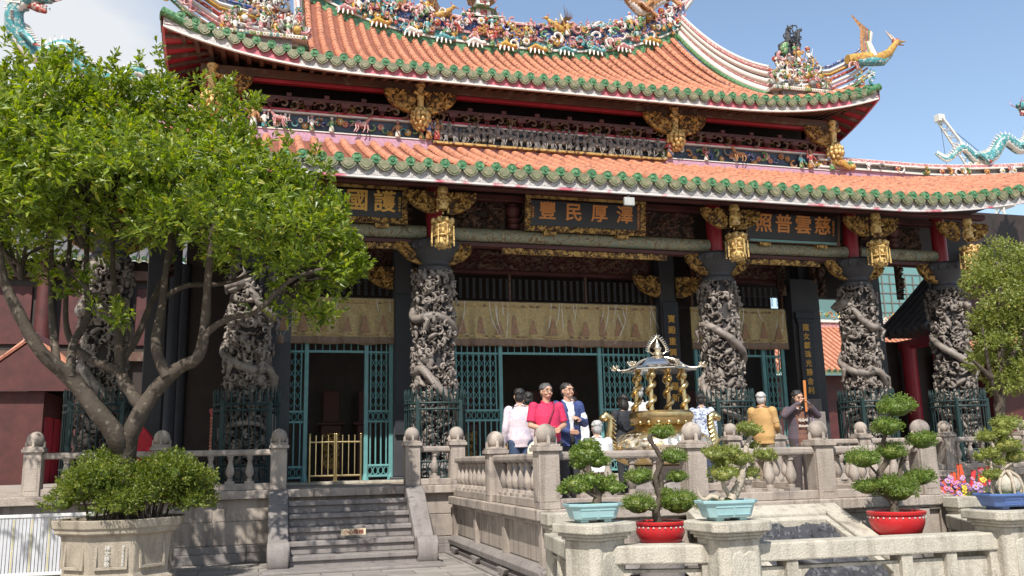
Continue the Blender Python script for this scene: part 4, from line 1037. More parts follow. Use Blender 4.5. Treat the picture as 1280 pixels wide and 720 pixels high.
def dragon(mb, pts, r, cb, cs, belly, scale=1.0, head_dir=(1, 0, 0), cl=0):
    P = [Vector(p) for p in pts]
    # Catmull-Rom through the given points
    Q = []
    for i in range(len(P)-1):
        p0, p1, p2, p3 = P[max(0, i-1)], P[i], P[i+1], P[min(len(P)-1, i+2)]
        for k in range(8):
            t = k/8; Q.append(.5*((2*p1)+(-p0+p2)*t+(2*p0-5*p1+4*p2-p3)*t*t+(-p0+3*p1-3*p2+p3)*t**3))
    Q.append(P[-1]); n = len(Q)
    R_ = [r*min(1, .15+2.2*i/n)*(1-.25*max(0, i/n-.8)/.2) for i in range(n)]
    mb.tube(Q, R_, 12, cb); mb.tube([q+Vector((0, -.22*R_[i], -.42*R_[i])) for i, q in enumerate(Q)], [x*.70*(1 if i % 2 else .93) for i, x in enumerate(R_)], 10, belly)
    for i in range(2, n-1):
        u = (Q[i+1]-Q[i-1]).normalized(); up = Vector((0, 0, 1)) - u*u.z
        up = up.normalized() if up.length > .2 else Vector((0, -1, 0))
        mb.tube([Q[i]+up*R_[i]*.85, Q[i]+up*(R_[i]*1.0+.6*r)-u*.25*r], [.24*r, .02*r], 5, cs)
    for f in (.3, .45, .62, .78):
        i = int(f*n); q = Q[i]; sd = -1 if int(f*100) % 2 else 1
        kx = q+Vector((.9*r*sd, -1.2*r, -.2*r)); fx = kx+Vector((1.1*r*sd, -.3*r, -1.3*r)); mb.tube([q, kx, fx], [.55*r, .42*r, .28*r], 7, cb)
        for e in (-.4, 0, .4): mb.tube([fx, fx+Vector((.5*r*sd+e*r*.5, -.35*r, -.35*r))], [.16*r, .03*r], 5, cl)
    h = Q[-1]; d = Vector(head_dir).normalized(); s = r*1.25; z = Vector((0, 0, 1)); sd = d.cross(z)
    mb.ell(h+d*.2*s, (1.0*s, .85*s, .8*s), 10, 7, cb)
    mb.tube([h+d*.4*s+z*.2*s, h+d*1.5*s+z*.25*s, h+d*2.1*s+z*.05*s], [.75*s, .5*s, .3*s], 9, cb); mb.ell(h+d*2.15*s+z*.3*s, (.28*s, .3*s, .22*s), 7, 5, cb)
    mb.tube([h+d*.3*s-z*.4*s, h+d*1.1*s-z*.85*s, h+d*1.65*s-z*1.05*s], [.5*s, .34*s, .18*s], 8, cl); mb.tube([h+d*.6*s-z*.3*s, h+d*1.7*s-z*.5*s], [.2*s, .08*s], 6, 0)
    for e in (-1, 1):
        mb.ell(h+d*.75*s+z*.65*s+sd*.42*s*e, .24*s, 8, 6, 5); mb.ell(h+d*.92*s+z*.68*s+sd*.52*s*e, .11*s, 6, 5, 8)
        mb.tube([h+z*.6*s+sd*.35*s*e, h-d*.8*s+z*1.3*s+sd*.6*s*e, h-d*1.5*s+z*1.5*s+sd*.6*s*e], [.2*s, .15*s, .04*s], 6, 7)
        for k in range(5): mb.tube([h-d*.3*s+sd*.6*s*e+z*(.3-.25*k)*s, h-d*(1.2+.1*k)*s+sd*1.0*s*e+z*(.5-.35*k)*s], [.18*s, .02*s], 5, cs if k % 2 else 5)
        mb.tube([h+d*2.0*s+sd*.2*s*e, h+d*2.6*s+sd*.7*s*e+z*.6*s, h+d*2.3*s+sd*.9*s*e+z*1.3*s], [.07*s, .05*s, .015*s], 5, cl)
    for k in range(7): mb.tube([h+d*(.9+.15*k)*s-z*.55*s+sd*.25*s*(k % 2*2-1), h+d*(1.0+.15*k)*s-z*.8*s+sd*.25*s*(k % 2*2-1)], [.08*s, .01*s], 4, 5)
for sg in (1, -1):
    b = MB(); X = lambda d: XC+sg*d
    dragon(b, [(X(5.9), 23.9, rb(6)+1.9), (X(5.7), 23.85, rb(6)+1.2), (X(5.2), 23.8, rb(5.3)+1.35), (X(4.7), 23.75, rb(4.7)+1.2), (X(4.35), 23.7, rb(4.4)+1.5), (X(4.1), 23.7, rb(4.2)+1.85)], .19, 7, 3, 5, head_dir=(-sg, -.2, .1))
    b.build('ridge_dragon', CERM, RG, smooth=50)
    # upturned ridge end in stacked mouldings
    b = MB()
    for k, (c, o) in enumerate(((5, 0), (1, .1), (5, .19), (4, .28), (0, .36))):
        b.tube([(X(5.6), 24, rb(5.6)+.5+o), (X(6.2), 24, rb(6.1)+.75+o*1.1), (X(6.75), 24, rb(6.2)+1.4+o*1.2), (X(7.15), 24, rb(6.2)+2.3+o*1.3)], [.1, .1, .08, .04], 8, c)
    b.build('ridge_tail', CERM, RG, smooth=50)
# descending ridges, hip ribbons, figure towers and corner phoenixes
for sg in (1, -1):
    X = lambda d: XC+sg*d
    line = [Vector((X(VR+.06), y, ut(VR)[1]*0+0)) for y in (24,)]
    path = []
    for t in np.linspace(1, .12, 14):
        ye, ze = ue(VR); yt, zt = ut(VR); path.append(Vector((X(VR+.06), ye+(yt-ye)*t, ze+(zt-ze)*uprof(t))))
    D = None
    for k, (c, z, r, dx) in enumerate((('tile_green', .05, .10, -.12), ('white', .16, .11, -.06), ('pink', .30, .10, 0), ('white', .42, .11, 0), ('cgrey', .53, .07, .02), ('white', .63, .10, 0), ('pink', .75, .08, 0), ('white', .84, .05, 0))):
        b = MB(); b.tube([p+Vector((sg*dx, 0, z)) for i, p in enumerate(path)], r*.8, 8)
        o = b.build('descending_ridge' if D is None else 'ridge_band', M[c], T if D is None else D, smooth=50)
        D = D or o
    e = path[-1]
    # hip ribbons sweeping out to the corner
    for k, (c, z) in enumerate(((3, .02), (5, .10), (1, .22), (5, .32), (0, .43), (2, .55), (5, .64), (6, .75))):
        s = k/7.0
        b = MB(); b.tube([(X(VR+.1), e.y-.0, e.z+z*.9), (X(VR+.9), e.y-.18, e.z+.0+z*1.0), (X(VR+1.8), 18.95, e.z+.10+z*1.15), (X(VR+2.35), 18.75, e.z+.32+z*1.2), (X(8.72-.1*s), 18.62, e.z+.62+z*1.15)], [.05, .055, .058, .055, .03], 8, flat=.8)
        b.build('hip_ribbon', CERM[c], D, smooth=50)
    b = MB(); b.tube([(X(VR+.2), e.y-.35, e.z-.35), (X(VR+1.5), 18.62, e.z-.26), (X(8.2), 18.5, e.z-.02), (X(8.86), 18.45, e.z+.28)], [.09, .10, .11, .10], 8); b.build('green_corner_ridge', M['tile_green'], D, smooth=50)
    # phoenix on the corner: neck, head, raised wing
    b = MB(); px, pz = X(8.62), e.z+1.05
    V = lambda a, c, d=0: (px+sg*a, 18.6+d, pz+c)
    b.tube([V(-.55, .0), V(-.2, .02), V(.15, .08), (px+sg*.45, 18.55, pz+.1), (px+sg*.72, 18.5, pz+.28), (px+sg*.98, 18.45, pz+.62)], [.12, .18, .19, .16, .11, .07], 10, 2)
    b.tube([V(-.3, -.08, -.06), V(.15, -.03, -.08), V(.48, .0, -.08), V(.74, .2, -.06), V(.98, .54, -.04)], [.1, .14, .12, .08, .05], 8, 4)
    b.ell(V(1.06, .68), (.13, .09, .09), 9, 7, 0); b.tube([V(1.12, .68), V(1.38, .72)], [.05, .01], 6, 2); b.tube([V(1.1, .62), V(1.3, .60)], [.04, .01], 6, 7)
    for k in range(4): b.tube([V(1.02-.03*k, .73), V(.9-.05*k, .88+.03*k)], [.035, .008], 5, [5, 0, 2, 5][k])
    for k in range(9):
        t = k/8; b.tube([V(-.02+.03*k, .1, -.02*k), V(-.02+.02*k, .55, -.03), V(.02+.04*k-.1*t, .95-.1*t, -.02), V(-.28+.10*k*.6, 1.30-.42*t, 0)], [.08, .10, .09, .02], 6, [7, 8, 7, 0, 8, 3, 2, 5, 5][k], flat=.5)
    for k in range(10): curl(b, px+sg*rg.uniform(-.5, .2), 18.5, pz+rg.uniform(-.65, -.1), rg.uniform(.07, .14), rg, rg.choice([5, 4, 2, 1, 5]))
    b.build('corner_phoenix', CERM, D, smooth=50)
    # figure tower
    b = MB(); tx, ty, tz = X(VR+.85), 19.25, e.z+.12
    b.box((tx-.62, ty-.42, tz-.25), (tx+.62, ty+.3, tz+.0), 8); b.box((tx-.9, ty-.5, tz), (tx+.95, ty+.35, tz+.07), 5)
    for k in range(26): flower(b, tx-.88+k*.07, ty-.5, tz+.02, .05, rg, rg.choice([5, 4, 5, 3]))
    for k in range(120):
        zz = abs(rg.gauss(0, .48)); zz = min(zz, 1.35); wv = .95*(1-zz/1.75); xx = rg.uniform(-wv, wv); yy = ty-.3-rg.uniform(0, .15)+zz*.12
        q = rg.random()
        if q < .33: figure(b, tx+xx, yy, tz+zz+.02, rg.uniform(.26, .42), rg, [0, 1, 2, 3, 5, 7, 8, 5])
        elif q < .6: flower(b, tx+xx, yy, tz+zz+.1, rg.uniform(.05, .09), rg, rg.choice([0, 1, 2, 5, 5, 4]))
        elif q < .9: curl(b, tx+xx, yy, tz+zz+.1, rg.uniform(.08, .16), rg, rg.choice([5, 8, 3, 7, 8, 1]))
        else: b.ell((tx+xx, yy, tz+zz+.1), rg.uniform(.06, .12), 7, 5, rg.choice([5, 8, 2]))
    for k, (dx, z0, z1) in enumerate(((-.28, .7, 1.55), (-.12, .8, 2.05), (.05, .8, 1.75), (.16, .7, 2.0), (-.4, .5, 1.3))):
        b.tube([(tx+dx, ty, tz+z0), (tx+dx+.05, ty, tz+(z0+z1)/2), (tx+dx+.12*(k % 2), ty, tz+z1-.08), (tx+dx+.12*(k % 2)+.12, ty, tz+z1)], [.12, .10, .07, .05], 7, 9)
        for q in range(4): curl(b, tx+dx+rg.uniform(-.1, .12), ty-.1, tz+rg.uniform(z0+.2, z1), .08, rg, 9)
    for dx, z in ((.42, 1.35), (.5, 1.12), (-.62, .95), (.75, .85), (-.75, .6)):
        b.tube([(tx+dx*.7, ty-.1, tz+z-.4), (tx+dx, ty-.15, tz+z)], .015, 4, 8); flower(b, tx+dx, ty-.18, tz+z, .08, rg, 0 if dx < .7 else 4)
    for k in range(7): b.ell((tx-.3+rg.uniform(-.06, .1), ty-.12, tz+1.3+rg.uniform(-.15, .2)), .09, 7, 5, 3)
    b.build('figure_tower', CERM, D, smooth=50)

# side ridges running off the lower roof, with teal dragons
for sg, lb in ((1, 0), (-1, 2.9)):
    X = lambda d: XC+sg*d
    xs = list(np.arange(7.4, 15, .3)); up = lambda d: .25*(max(0, d-10.5)/3.5)**1.6
    WR = None
    for nm, c, z0, z1, t in (('side_ridge', 'purple', 8.70, 9.02, .2), ('white_moulding', 'white', 9.02, 9.07, .26), ('ridge_panel', 'cgrey', 9.07, 9.22, .15), ('white_moulding', 'white', 9.22, 9.26, .25), ('pink_moulding', 'pink', 9.26, 9.35, .2), ('white_moulding', 'white', 9.35, 9.38, .16)):
        o = strip(lambda d: [(19.5-t, z0+up(abs(d))), (19.5-t, z1+up(abs(d))), (19.5+t, z1+up(abs(d))), (19.5+t, z0+up(abs(d)))], [sg*q for q in xs]).build(nm, M[c], T if WR is None else WR)
        WR = WR or o
    b = MB()
    for q in range(26):
        d = rg.uniform(7.6, 14.8); k = rg.random(); z = 9.1+up(d)
        if k < .5: flower(b, X(d), 19.25, z+.03, rg.uniform(.07, .11), rg, rg.choice([0, 0, 7, 5]))
        elif k < .8: curl(b, X(d), 19.25, z+.03, .12, rg, rg.choice([5, 3, 2, 8]))
        else: figure(b, X(d), 19.2, z-.1, .3, rg, [5, 3, 0])
    b.tube([(X(7.7), 19.2, 9.2), (X(8.0), 19.1, 9.12), (X(8.2), 19.1, 8.98)], [.05, .1, .05], 7, 2); b.ell((X(8.28), 19.08, 9.02), .09, 7, 5, 2)
    for q in range(10): flower(b, X(12.2+rg.uniform(0, 1.6)), 19.4, 9.48, .09, rg, rg.choice([2, 5, 0, 3]))
    b.build('ridge_flowers', CERM, WR, smooth=50)
    b = MB(); hz = .12*(lb > 0); dragon(b, [(X(dd-lb), yy, zz+hz) for dd, yy, zz in ((11.35, 19.5, 9.78), (11.75, 19.5, 9.62), (12.3, 19.5, 10.0), (12.75, 19.5, 9.7), (13.3, 19.48, 9.85), (13.75, 19.45, 10.35), (14.25, 19.4, 10.1), (14.65, 19.35, 10.5), (14.75, 19.3, 11.0), (14.5, 19.25, 11.3))], .17+.025*(lb > 0), 4, 5, 5, head_dir=(-sg, -.3, -.15))
    b.build('teal_dragon', CERM, WR, smooth=50)

# ================================================================== things on and around the hall
# ---- plaques under the lower eave
def plaque(label, x0, x1, txt, fr, letter, size, tilt=.16, side=None, board='slate', carved=True):
    zc, h = 6.73, .68; w = x1-x0
    t = thing('name_plaque', label, 'plaque', ((x0+x1)/2, 17.38, 6.40), 'inscribed plaques under the eave')
    b = MB(); b.box((-w/2+.06, 0, .06), (w/2-.06, .05, h-.04)); bd = b.build('board', M[board], t, loc=(0, 0, 0), bevel=.006)
    b = MB()
    if carved:
        relief_panel(b, -w/2, w/2, -.02, .10, -.01, 400+int(x0*7), depth=.03, res=.02, rr=(.025, .05), thr=.3)
        relief_panel(b, -w/2, -w/2+.12, .10, h, -.01, 401+int(x0*7), depth=.03, res=.02, rr=(.025, .05), thr=.3)
        relief_panel(b, w/2-.12, w/2, .10, h, -.01, 402+int(x0*7), depth=.03, res=.02, rr=(.025, .05), thr=.3)
        b.box((-w/2, -.02, h), (w/2, .06, h+.06))
        b.build('carved_frame', [M['gold'], M['gold_low']], t, loc=(0, 0, 0))
    else:
        b.box((-w/2, -.025, -.02), (w/2, .05, .06)); b.box((-w/2, -.02, .06), (-w/2+.06, .05, h)); b.box((w/2-.06, -.02, .06), (w/2, .05, h))
        b.build('frame', M['wood_brown'], t, loc=(0, 0, 0), bevel=.005)
        b = MB(); b.box((-w/2+.1, -.035, .0), (w/2-.1, -.026, .045)); b.build('teal_band', M['teal'], t, loc=(0, 0, 0))
    n = len(txt)
    for i, ch in enumerate(txt):
        x = -w/2+.2+(w-.4)*(i+.5)/n
        l = lettering(ch, size, t, (t.location.x+x, t.location.y-.006, t.location.z+.40), letter, name='character')
    if side:
        for sx, s in side: lettering(s, .062, t, (t.location.x+sx*(w/2-.17), t.location.y-.006, t.location.z+.38), letter, name='small_inscription', vertical=True, spacing=1.0)
    for e in (-.3, .3):
        b = MB(); b.box((e*w-.14, -.05, -.10), (e*w+.14, .1, -.02)); b.ell((e*w, -.05, -.06), (.12, .05, .05), 8, 5); b.build('gilt_foot', M['gold'], t, loc=(0, 0, 0), bevel=.01)
    t.rotation_euler = (tilt, 0, 0)
    return t
plaque('slate plaque in a gilded carved frame reading 豐民厚澤, over the central bay', 5.22, 7.98, '豐民厚澤', 'gold', M['letter_orange'], .40, side=[(1, '民國乙未年孟春吉立'), (-1, '弟子敬獻')])
plaque('dark plaque with large golden characters 佑國護, half hidden by the tree crown', .12, 2.72, '民佑國護', 'gold', M['letter_gold'], .46, side=[(1, '歲次甲午年')])
plaque('black plaque with orange characters 照普雲慈 in a plain frame, right bay', 10.45, 12.92, '照普雲慈', 'gold', M['letter_orange'], .45, carved=False, side=[(1, '民國辛酉年立')])

# ---- gates: teal iron folding leaves with brass barriers between them
def gate_leaf(parent, x0, x1, base, top, name='gate_leaf'):
    """frame posts and rails are the leaf, grille and rings are its sub-parts"""
    L = MB(); w = x1-x0
    for x in (x0+.03, x1-.03): L.box((x-.045, -.045, base-.05), (x+.045, .045, top+.18)); L.lathe([(.085, base-.07), (.07, base-.0), (.05, base+.08)], (x, 0, 0), 8)
    zs = (base+.02, base+.24, base+1.18, base+1.40, top-.06)
    for z in zs: L.box((x0+.07, -.02, z-.025), (x1-.07, .02, z+.025))
    leaf = L.build(name, M['teal'], parent, loc=(0, 0, 0), bevel=.012)
    G = MB(); n = max(3, int(w/.145))
    for i in range(n):
        x = x0+.07+(w-.14)*(i+.5)/n
        G.tube([(x, 0, base+.265), (x, 0, base+1.155)], .018, 6); G.tube([(x, 0, base+1.425), (x, 0, top-.085)], .017, 6); G.tube([(x, 0, top-.035), (x, 0, top+.2)], .014, 6)
        for z in (base+.13, base+1.29): G.tube([(x+.05*math.cos(k*PI/5), 0, z+.08*math.sin(k*PI/5)) for k in range(11)], .012, 4)
    G.build('grille', M['teal'], leaf, loc=(0, 0, 0))
    K = MB()
    for i in range(n-1):
        x = x0+.07+(w-.14)*(i+1)/n; z = base+1.5; q = 0; d = (w-.14)/n*.42
        while z < top-.2:
            K.tube([(x, .004, z), (x-d, .004, z+.09), (x-d, .004, z+.15), (x, .004, z+.24)], .009, 4); K.tube([(x, .004, z), (x+d, .004, z+.09), (x+d, .004, z+.15), (x, .004, z+.24)], .009, 4); z += .24
    K.build('scroll_lattice', M['teal'], leaf, loc=(0, 0, 0))
    return leaf
def brass_barrier(label, x0, x1):
    t = thing('brass_barrier', label, 'barrier', ((x0+x1)/2, 19.45, 1.2), 'brass barriers in the gateways'); w = x1-x0
    for s in (-1, 1):
        a, c = (-w/2+.02, -.02) if s < 0 else (.02, w/2-.02); b = MB()
        for x in (a, c): b.tube([(x, 0, .0), (x, 0, 1.02)], .026, 8); b.ell((x, 0, 1.04), .032, 8, 6)
        for z in (.18, .88): b.tube([(a, 0, z), (c, 0, z)], .022, 8)
        for k in range(1, 4): x = a+(c-a)*k/4; b.tube([(x, 0, .18), (x, 0, 1.0)], .013, 6); b.ell((x, 0, 1.01), .022, 6, 5)
        b.build('barrier_leaf', M['brass'], t, loc=(0, 0, 0), smooth=50)
    return t
gates = [('teal iron gate above the steps with a brass barrier in its opening', [(.36, .9), (2.12, 2.72)]),
         ('teal iron gate of the central bay, behind the two men in front', [(4.02, 5.22), (7.58, 8.9)]),
         ('teal iron gate of the right bay, behind the beige jacket', [(10.1, 10.9), (11.95, 12.56)])]
for i, (lb, lv) in enumerate(gates):
    t = thing('iron_gate', lb, 'gate', ((lv[0][0]+lv[1][1])/2, 19.52, 0), 'teal iron gates of the hall')
    for a, c in lv: gate_leaf(t, a-t.location.x, c-t.location.x, 1.33, 4.08)
    b = MB(); b.box((lv[0][1]-t.location.x, -.02, 4.0), (lv[1][0]-t.location.x, .02, 4.05))
    n = int((lv[1][0]-lv[0][1])/.15)
    for k in range(1, n): x = lv[0][1]-t.location.x+(lv[1][0]-lv[0][1])*k/n; b.tube([(x, 0, 4.05), (x, 0, 4.22)], .012, 5)
    b.build('top_rail', M['teal'], t, loc=(0, 0, 0))
brass_barrier('brass barrier across the gateway over the steps', .95, 2.06)
brass_barrier('brass barrier in the dark central gateway, behind the men', 5.27, 7.53)
b = MB(); b.box((.2, 19.2, 1.2), (12.9, 19.9, 1.26)); o = b.build('gate_threshold', M['stone_pale'], T, bevel=.01)

# ---- embroidered curtains under clear plastic
def curtain(label, x0, x1, seed):
    t = thing('gold_curtain', label, 'curtain', ((x0+x1)/2, 19.40, 4.18), 'embroidered curtains over the gates'); w = x1-x0
    nu, nv = int(w/.05), 16; g = np.random.default_rng(abs(seed))
    u = np.linspace(-w/2, w/2, nu)[:, None]; v = np.linspace(0, 1, nv)[None, :]
    y = .035*np.sin(u*9+seed)*(1.2-v)+.02*np.sin(u*23)*(1.1-v)
    P = np.stack([u+0*v, y, 1.02*v+0*u+.01*np.sin(u*7)*(1-v)], -1)
    b = MB(); b.grid(P); b.grid(P+np.array([0, .02, 0]))
    b.build('cloth', M['embroidery'], t, loc=(0, 0, 0), smooth=60)
    b = MB(); P2 = P[:, :3].copy(); P2[:, :, 1] -= .012; P2[:, 2, 2] = .16; P2[:, 1, 2] = .08; b.grid(P2); b.build('brown_hem', plain('brown_hem', (.20, .11, .06), .6), t, loc=(0, 0, 0), smooth=60)
    b = MB(); b.box((-w/2, -.03, .90), (w/2, -.015, .95)); b.box((-w/2, -.03, .20), (w/2, -.015, .235)); b.build('gold_braid', M['gold'], t, loc=(0, 0, 0))
    rg = random.Random(seed); b = MB()
    for k in range(int(w/.42)):                          # embroidered standing figures and pagodas
        x = -w/2+.25+k*.42+rg.uniform(-.05, .05); h = rg.uniform(.3, .48)
        b.prism([(x-.11, .27), (x+.11, .27), (x+.05, .27+h*.6), (x+.04, .27+h*.85), (x, .27+h), (x-.04, .27+h*.85), (x-.05, .27+h*.6)], -.04, -.025)
    b.build('embroidered_figure', plain('brown_silk', (.33, .15, .05), .5, var=.4, vs=20), t, loc=(0, 0, 0))
    # swagged plastic sheet
    m = bpy.data.materials.get('clear_plastic_film')
    if not m:
        m = bpy.data.materials.new('clear_plastic_film'); m.use_nodes = True; nt = m.node_tree; N = nt.nodes
        tr = N.new('ShaderNodeBsdfTransparent'); pb = N['Principled BSDF']; pb.inputs['Base Color'].default_value = (.8, .8, .78, 1); pb.inputs['Roughness'].default_value = .22
        mx = N.new('ShaderNodeMixShader'); mx.inputs[0].default_value = .075; nt.links.new(tr.outputs[0], mx.inputs[1]); nt.links.new(pb.outputs[0], mx.inputs[2]); nt.links.new(mx.outputs[0], N['Material Output'].inputs[0])
    b = MB(); nu = int(w/.025); u = np.linspace(-w/2, w/2, nu)[:, None]; v = np.linspace(0, 1, 26)[None, :]
    k = (u*1.3+seed)-1.1*(1-v)**1.5
    y = -.085+.03*np.sin(k*11)*(.3+.7*(1-v))+.018*np.sin(k*29+2)+.01*np.sin(u*61+v*9)
    b.grid(np.stack([u+0*v, y, .02+1.0*v+0*u], -1)); b.build('plastic_cover', m, t, loc=(0, 0, 0), smooth=80)
    b = MB()
    for q in range(int(w/.26)):                          # film creases, their glare painted on as pale strips
        x = rg.uniform(-w/2+.05, w/2-.1); l = rg.uniform(.25, .95); dx = rg.uniform(-.35, .28)*l; n = 7
        b.tube([(min(w/2-.02, max(-w/2+.02, x+dx*1.3*(i/n)**2.2)), -.135, 1.0-l*i/n) for i in range(n+1)], [rg.uniform(.002, .013)*(1-abs(i/n-.5)) for i in range(n+1)], 4, flat=.4)
    b.build('crease_glare', plain('painted_glare', (.66, .64, .58), .25, var=.15, bump=0), t, loc=(0, 0, 0))
curtain('embroidered gold curtain under plastic over the central gateway', 4.05, 9.08, 3)
curtain('gold curtain under plastic, partly covered by the tree leaves', .15, 2.74, 8)
curtain('gold curtain under plastic over the gate behind the beige jacket', 10.0, 12.62, 5)

# ---- iron cages round the feet of the dragon columns
def cage():
    t = thing('column_cage', 'x', 'cage', (0, 0, 1.2), 'iron cages round the dragon columns')
    b = MB(); n = 34; Rr = .60
    for k in range(n):
        w = 2*PI*k/n; x, y = Rr*math.cos(w), Rr*math.sin(w)
        b.tube([(x, y, 0), (x, y, 1.62)], .012, 5); b.tube([(x, y, 1.62), (x, y, 1.74), (x*1.01, y*1.01, 1.84)], [.012, .024, .003], 5)
        if k % 2: b.tube([(x, y, 1.55), (x*.97-y*.06, y*.97+x*.06, 1.66), (x-y*.10, y+x*.10, 1.60)], .010, 4); b.tube([(x, y, 1.55), (x*.97+y*.06, y*.97-x*.06, 1.66), (x+y*.10, y-x*.10, 1.60)], .010, 4)
    b.build('bars', M['teal_dark'], t, loc=(0, 0, 0))
    for z in (.12, .42, 1.42, 1.54):
        b = MB(); b.tube([(Rr*math.cos(2*PI*k/32), Rr*math.sin(2*PI*k/32), z) for k in range(33)], .024, 6); b.build('ring', M['teal_dark'], t, loc=(0, 0, 0), smooth=50)
    b = MB()
    for k in range(n//2): w = 2*PI*(2*k+.5)/n; c = Vector((Rr*math.cos(w), Rr*math.sin(w), .27)); s = Vector((-math.sin(w), math.cos(w), 0)); b.tube([c+(s*math.cos(q*PI/4)+Vector((0, 0, math.sin(q*PI/4))))*.09 for q in range(9)], .010, 4)
    b.build('ring_ornament', M['teal_dark'], t, loc=(0, 0, 0))
    for k in range(4): w = PI/4+k*PI/2; b = MB(); b.box((Rr*math.cos(w)-.04, Rr*math.sin(w)-.04, 0), (Rr*math.cos(w)+.04, Rr*math.sin(w)+.04, 1.6)); b.build('corner_post', M['teal_dark'], t, loc=(0, 0, 0), bevel=.006)
    return t
cg = cage()
labs = ['iron cage round the leftmost dragon column, behind the tree trunk', 'iron cage round the shaded dragon column left of the steps', 'teal iron cage round the sunlit dragon column right of the steps',
        'iron cage round the dragon column right of the bronze censer', 'iron cage round the dragon column right of the praying woman', 'iron cage round the rightmost dragon column, beside the leafy tree']
for i, dx in enumerate(CX):
    if i == 0: cg.location = (XC+dx, 17.6, 1.2); cg['label'] = labs[0]
    else: dup(cg, None, (XC+dx, 17.6, 1.2), label=labs[i])

# ---- bronze censer on the terrace
cs = thing('bronze_censer', 'large polished bronze censer with domed roof and dragon handles', 'censer', (6.45, 13.8, 1.0))
b = MB(); b.lathe([(.62, 0), (.62, .12), (.50, .18), (.42, .3), (.5, .42), (.62, .5)], n=28); b.build('stone_foot', M['stone_grey'], cs, loc=(0, 0, 0), smooth=45)
b = MB(); b.lathe([(.35, .42), (.62, .52), (.80, .70), (.84, .86), (.76, 1.02), (.60, 1.12), (.53, 1.15), (.50, 1.22), (.52, 1.24)], n=40)
body = b.build('bowl', M['brass'], cs, loc=(0, 0, 0), smooth=60)
b = MB(); nu, nv = 120, 26; H = stamps(nu, nv, 150, 31, 2*PI*.8, .5, .06, .16); a = np.linspace(0, 2*PI, nu, endpoint=False)[:, None]; v = np.linspace(0, 1, nv)[None, :]
pr = np.interp(v, [0, .25, .55, .8, 1], [.66, .79, .845, .80, .70]); r = pr+H*.055-.01
b.grid(np.stack([r*np.cos(a), r*np.sin(a), .56+.5*v+0*a], -1), wrap=True); b.build('relief_band', M['bronze'], body, loc=(0, 0, 0), smooth=60)
b = MB(); b.lathe([(.50, 1.22), (.56, 1.24), (.62, 1.34), (.64, 1.38), (.64, 1.46), (.60, 1.50), (.56, 1.50)], n=40); b.build('rim', M['brass'], cs, loc=(0, 0, 0), smooth=40)
b = MB()
for k in range(18): w = 2*PI*k/18; b.ell((.56*math.cos(w), .56*math.sin(w), 1.27), (.05, .05, .05), 7, 5)
b.build('lotus_beads', M['brass'], cs, loc=(0, 0, 0), smooth=60)
for k, w in enumerate((PI*.25, PI*.75, PI*1.25, PI*1.75)):      # dragon-wound posts carry the roof
    x, y = .53*math.cos(w), .53*math.sin(w); b = MB(); b.tube([(x, y, 1.44), (x, y, 2.16)], .05, 10)
    b.tube([(x+.085*math.cos(q*.75), y+.085*math.sin(q*.75), 1.46+.68*q/24) for q in range(25)], [.02+.025*math.sin(PI*q/24) for q in range(25)], 8)
    b.ell((x, y-.09, 2.05), (.08, .09, .07), 8, 6); b.build('dragon_post', M['brass'], cs, loc=(0, 0, 0), smooth=50)
b = MB(); b.lathe([(.4, 2.12), (.86, 2.13), (.88, 2.16), (.86, 2.20), (.68, 2.24), (.56, 2.33), (.48, 2.45), (.38, 2.56), (.24, 2.63), (.10, 2.66)], n=6, rz=PI/6)
rf = b.build('roof', M['silver'], cs, loc=(0, 0, 0), bevel=.012)
for k in range(6):
    w = PI/6+k*PI/3; b = MB(); d = Vector((math.cos(w), math.sin(w), 0))
    P = [d*rr+Vector((0, 0, z)) for rr, z in ((.10, 2.67), (.24, 2.645), (.38, 2.58), (.485, 2.47), (.57, 2.35), (.70, 2.26), (.9, 2.23))]; b.tube(P, .028, 8); b.build('rib', M['silver'], rf, loc=(0, 0, 0), smooth=60)
    b = MB(); e = P[-1]
    b.tube([e, e+d*.10+Vector((0, 0, .08)), e+d*.14+Vector((0, 0, .2))], [.035, .03, .012], 7)
    for q in range(9): a = q*.7; b.tube([e+d*(.02*q), e+d*(.02*q+.06*math.cos(a))+Vector((-d.y, d.x, 0))*.07*math.sin(a)+Vector((0, 0, .07+.1*abs(math.cos(a*1.3))))], [.02, .008], 5); b.ell(e+d*(.02*q+.06*math.cos(a))+Vector((-d.y, d.x, 0))*.07*math.sin(a)+Vector((0, 0, .08+.1*abs(math.cos(a*1.3)))), .02, 6, 5)
    b.build('eave_dragon', M['bronze'], rf, loc=(0, 0, 0), smooth=60)
b = MB(); b.lathe([(.10, 2.64), (.13, 2.68), (.06, 2.72), (.09, 2.76), (.13, 2.79), (.06, 2.83), (.085, 2.88), (.1, 2.93), (.05, 2.98), (.06, 3.02), (.02, 3.12), (.005, 3.2)], n=16)
for s in (-1, 1):
    b.tube([(s*.10, 0, 2.74), (s*.21, 0, 2.83), (s*.215, 0, 2.95), (s*.12, 0, 3.12), (0, 0, 3.28)], .018, 6)
    for k in range(9): f = k/8; x = s*(.23*(1-f)**.6+.02); z = 2.82+.44*f; b.tube([(x*.92, 0, z), (x+s*.06, 0, z+.05)], [.02, .006], 5)
b.tube([(0, 0, 3.2), (0, 0, 3.36)], [.012, .003], 5); b.build('flame_finial', M['bronze'], cs, loc=(0, 0, 0), smooth=60)
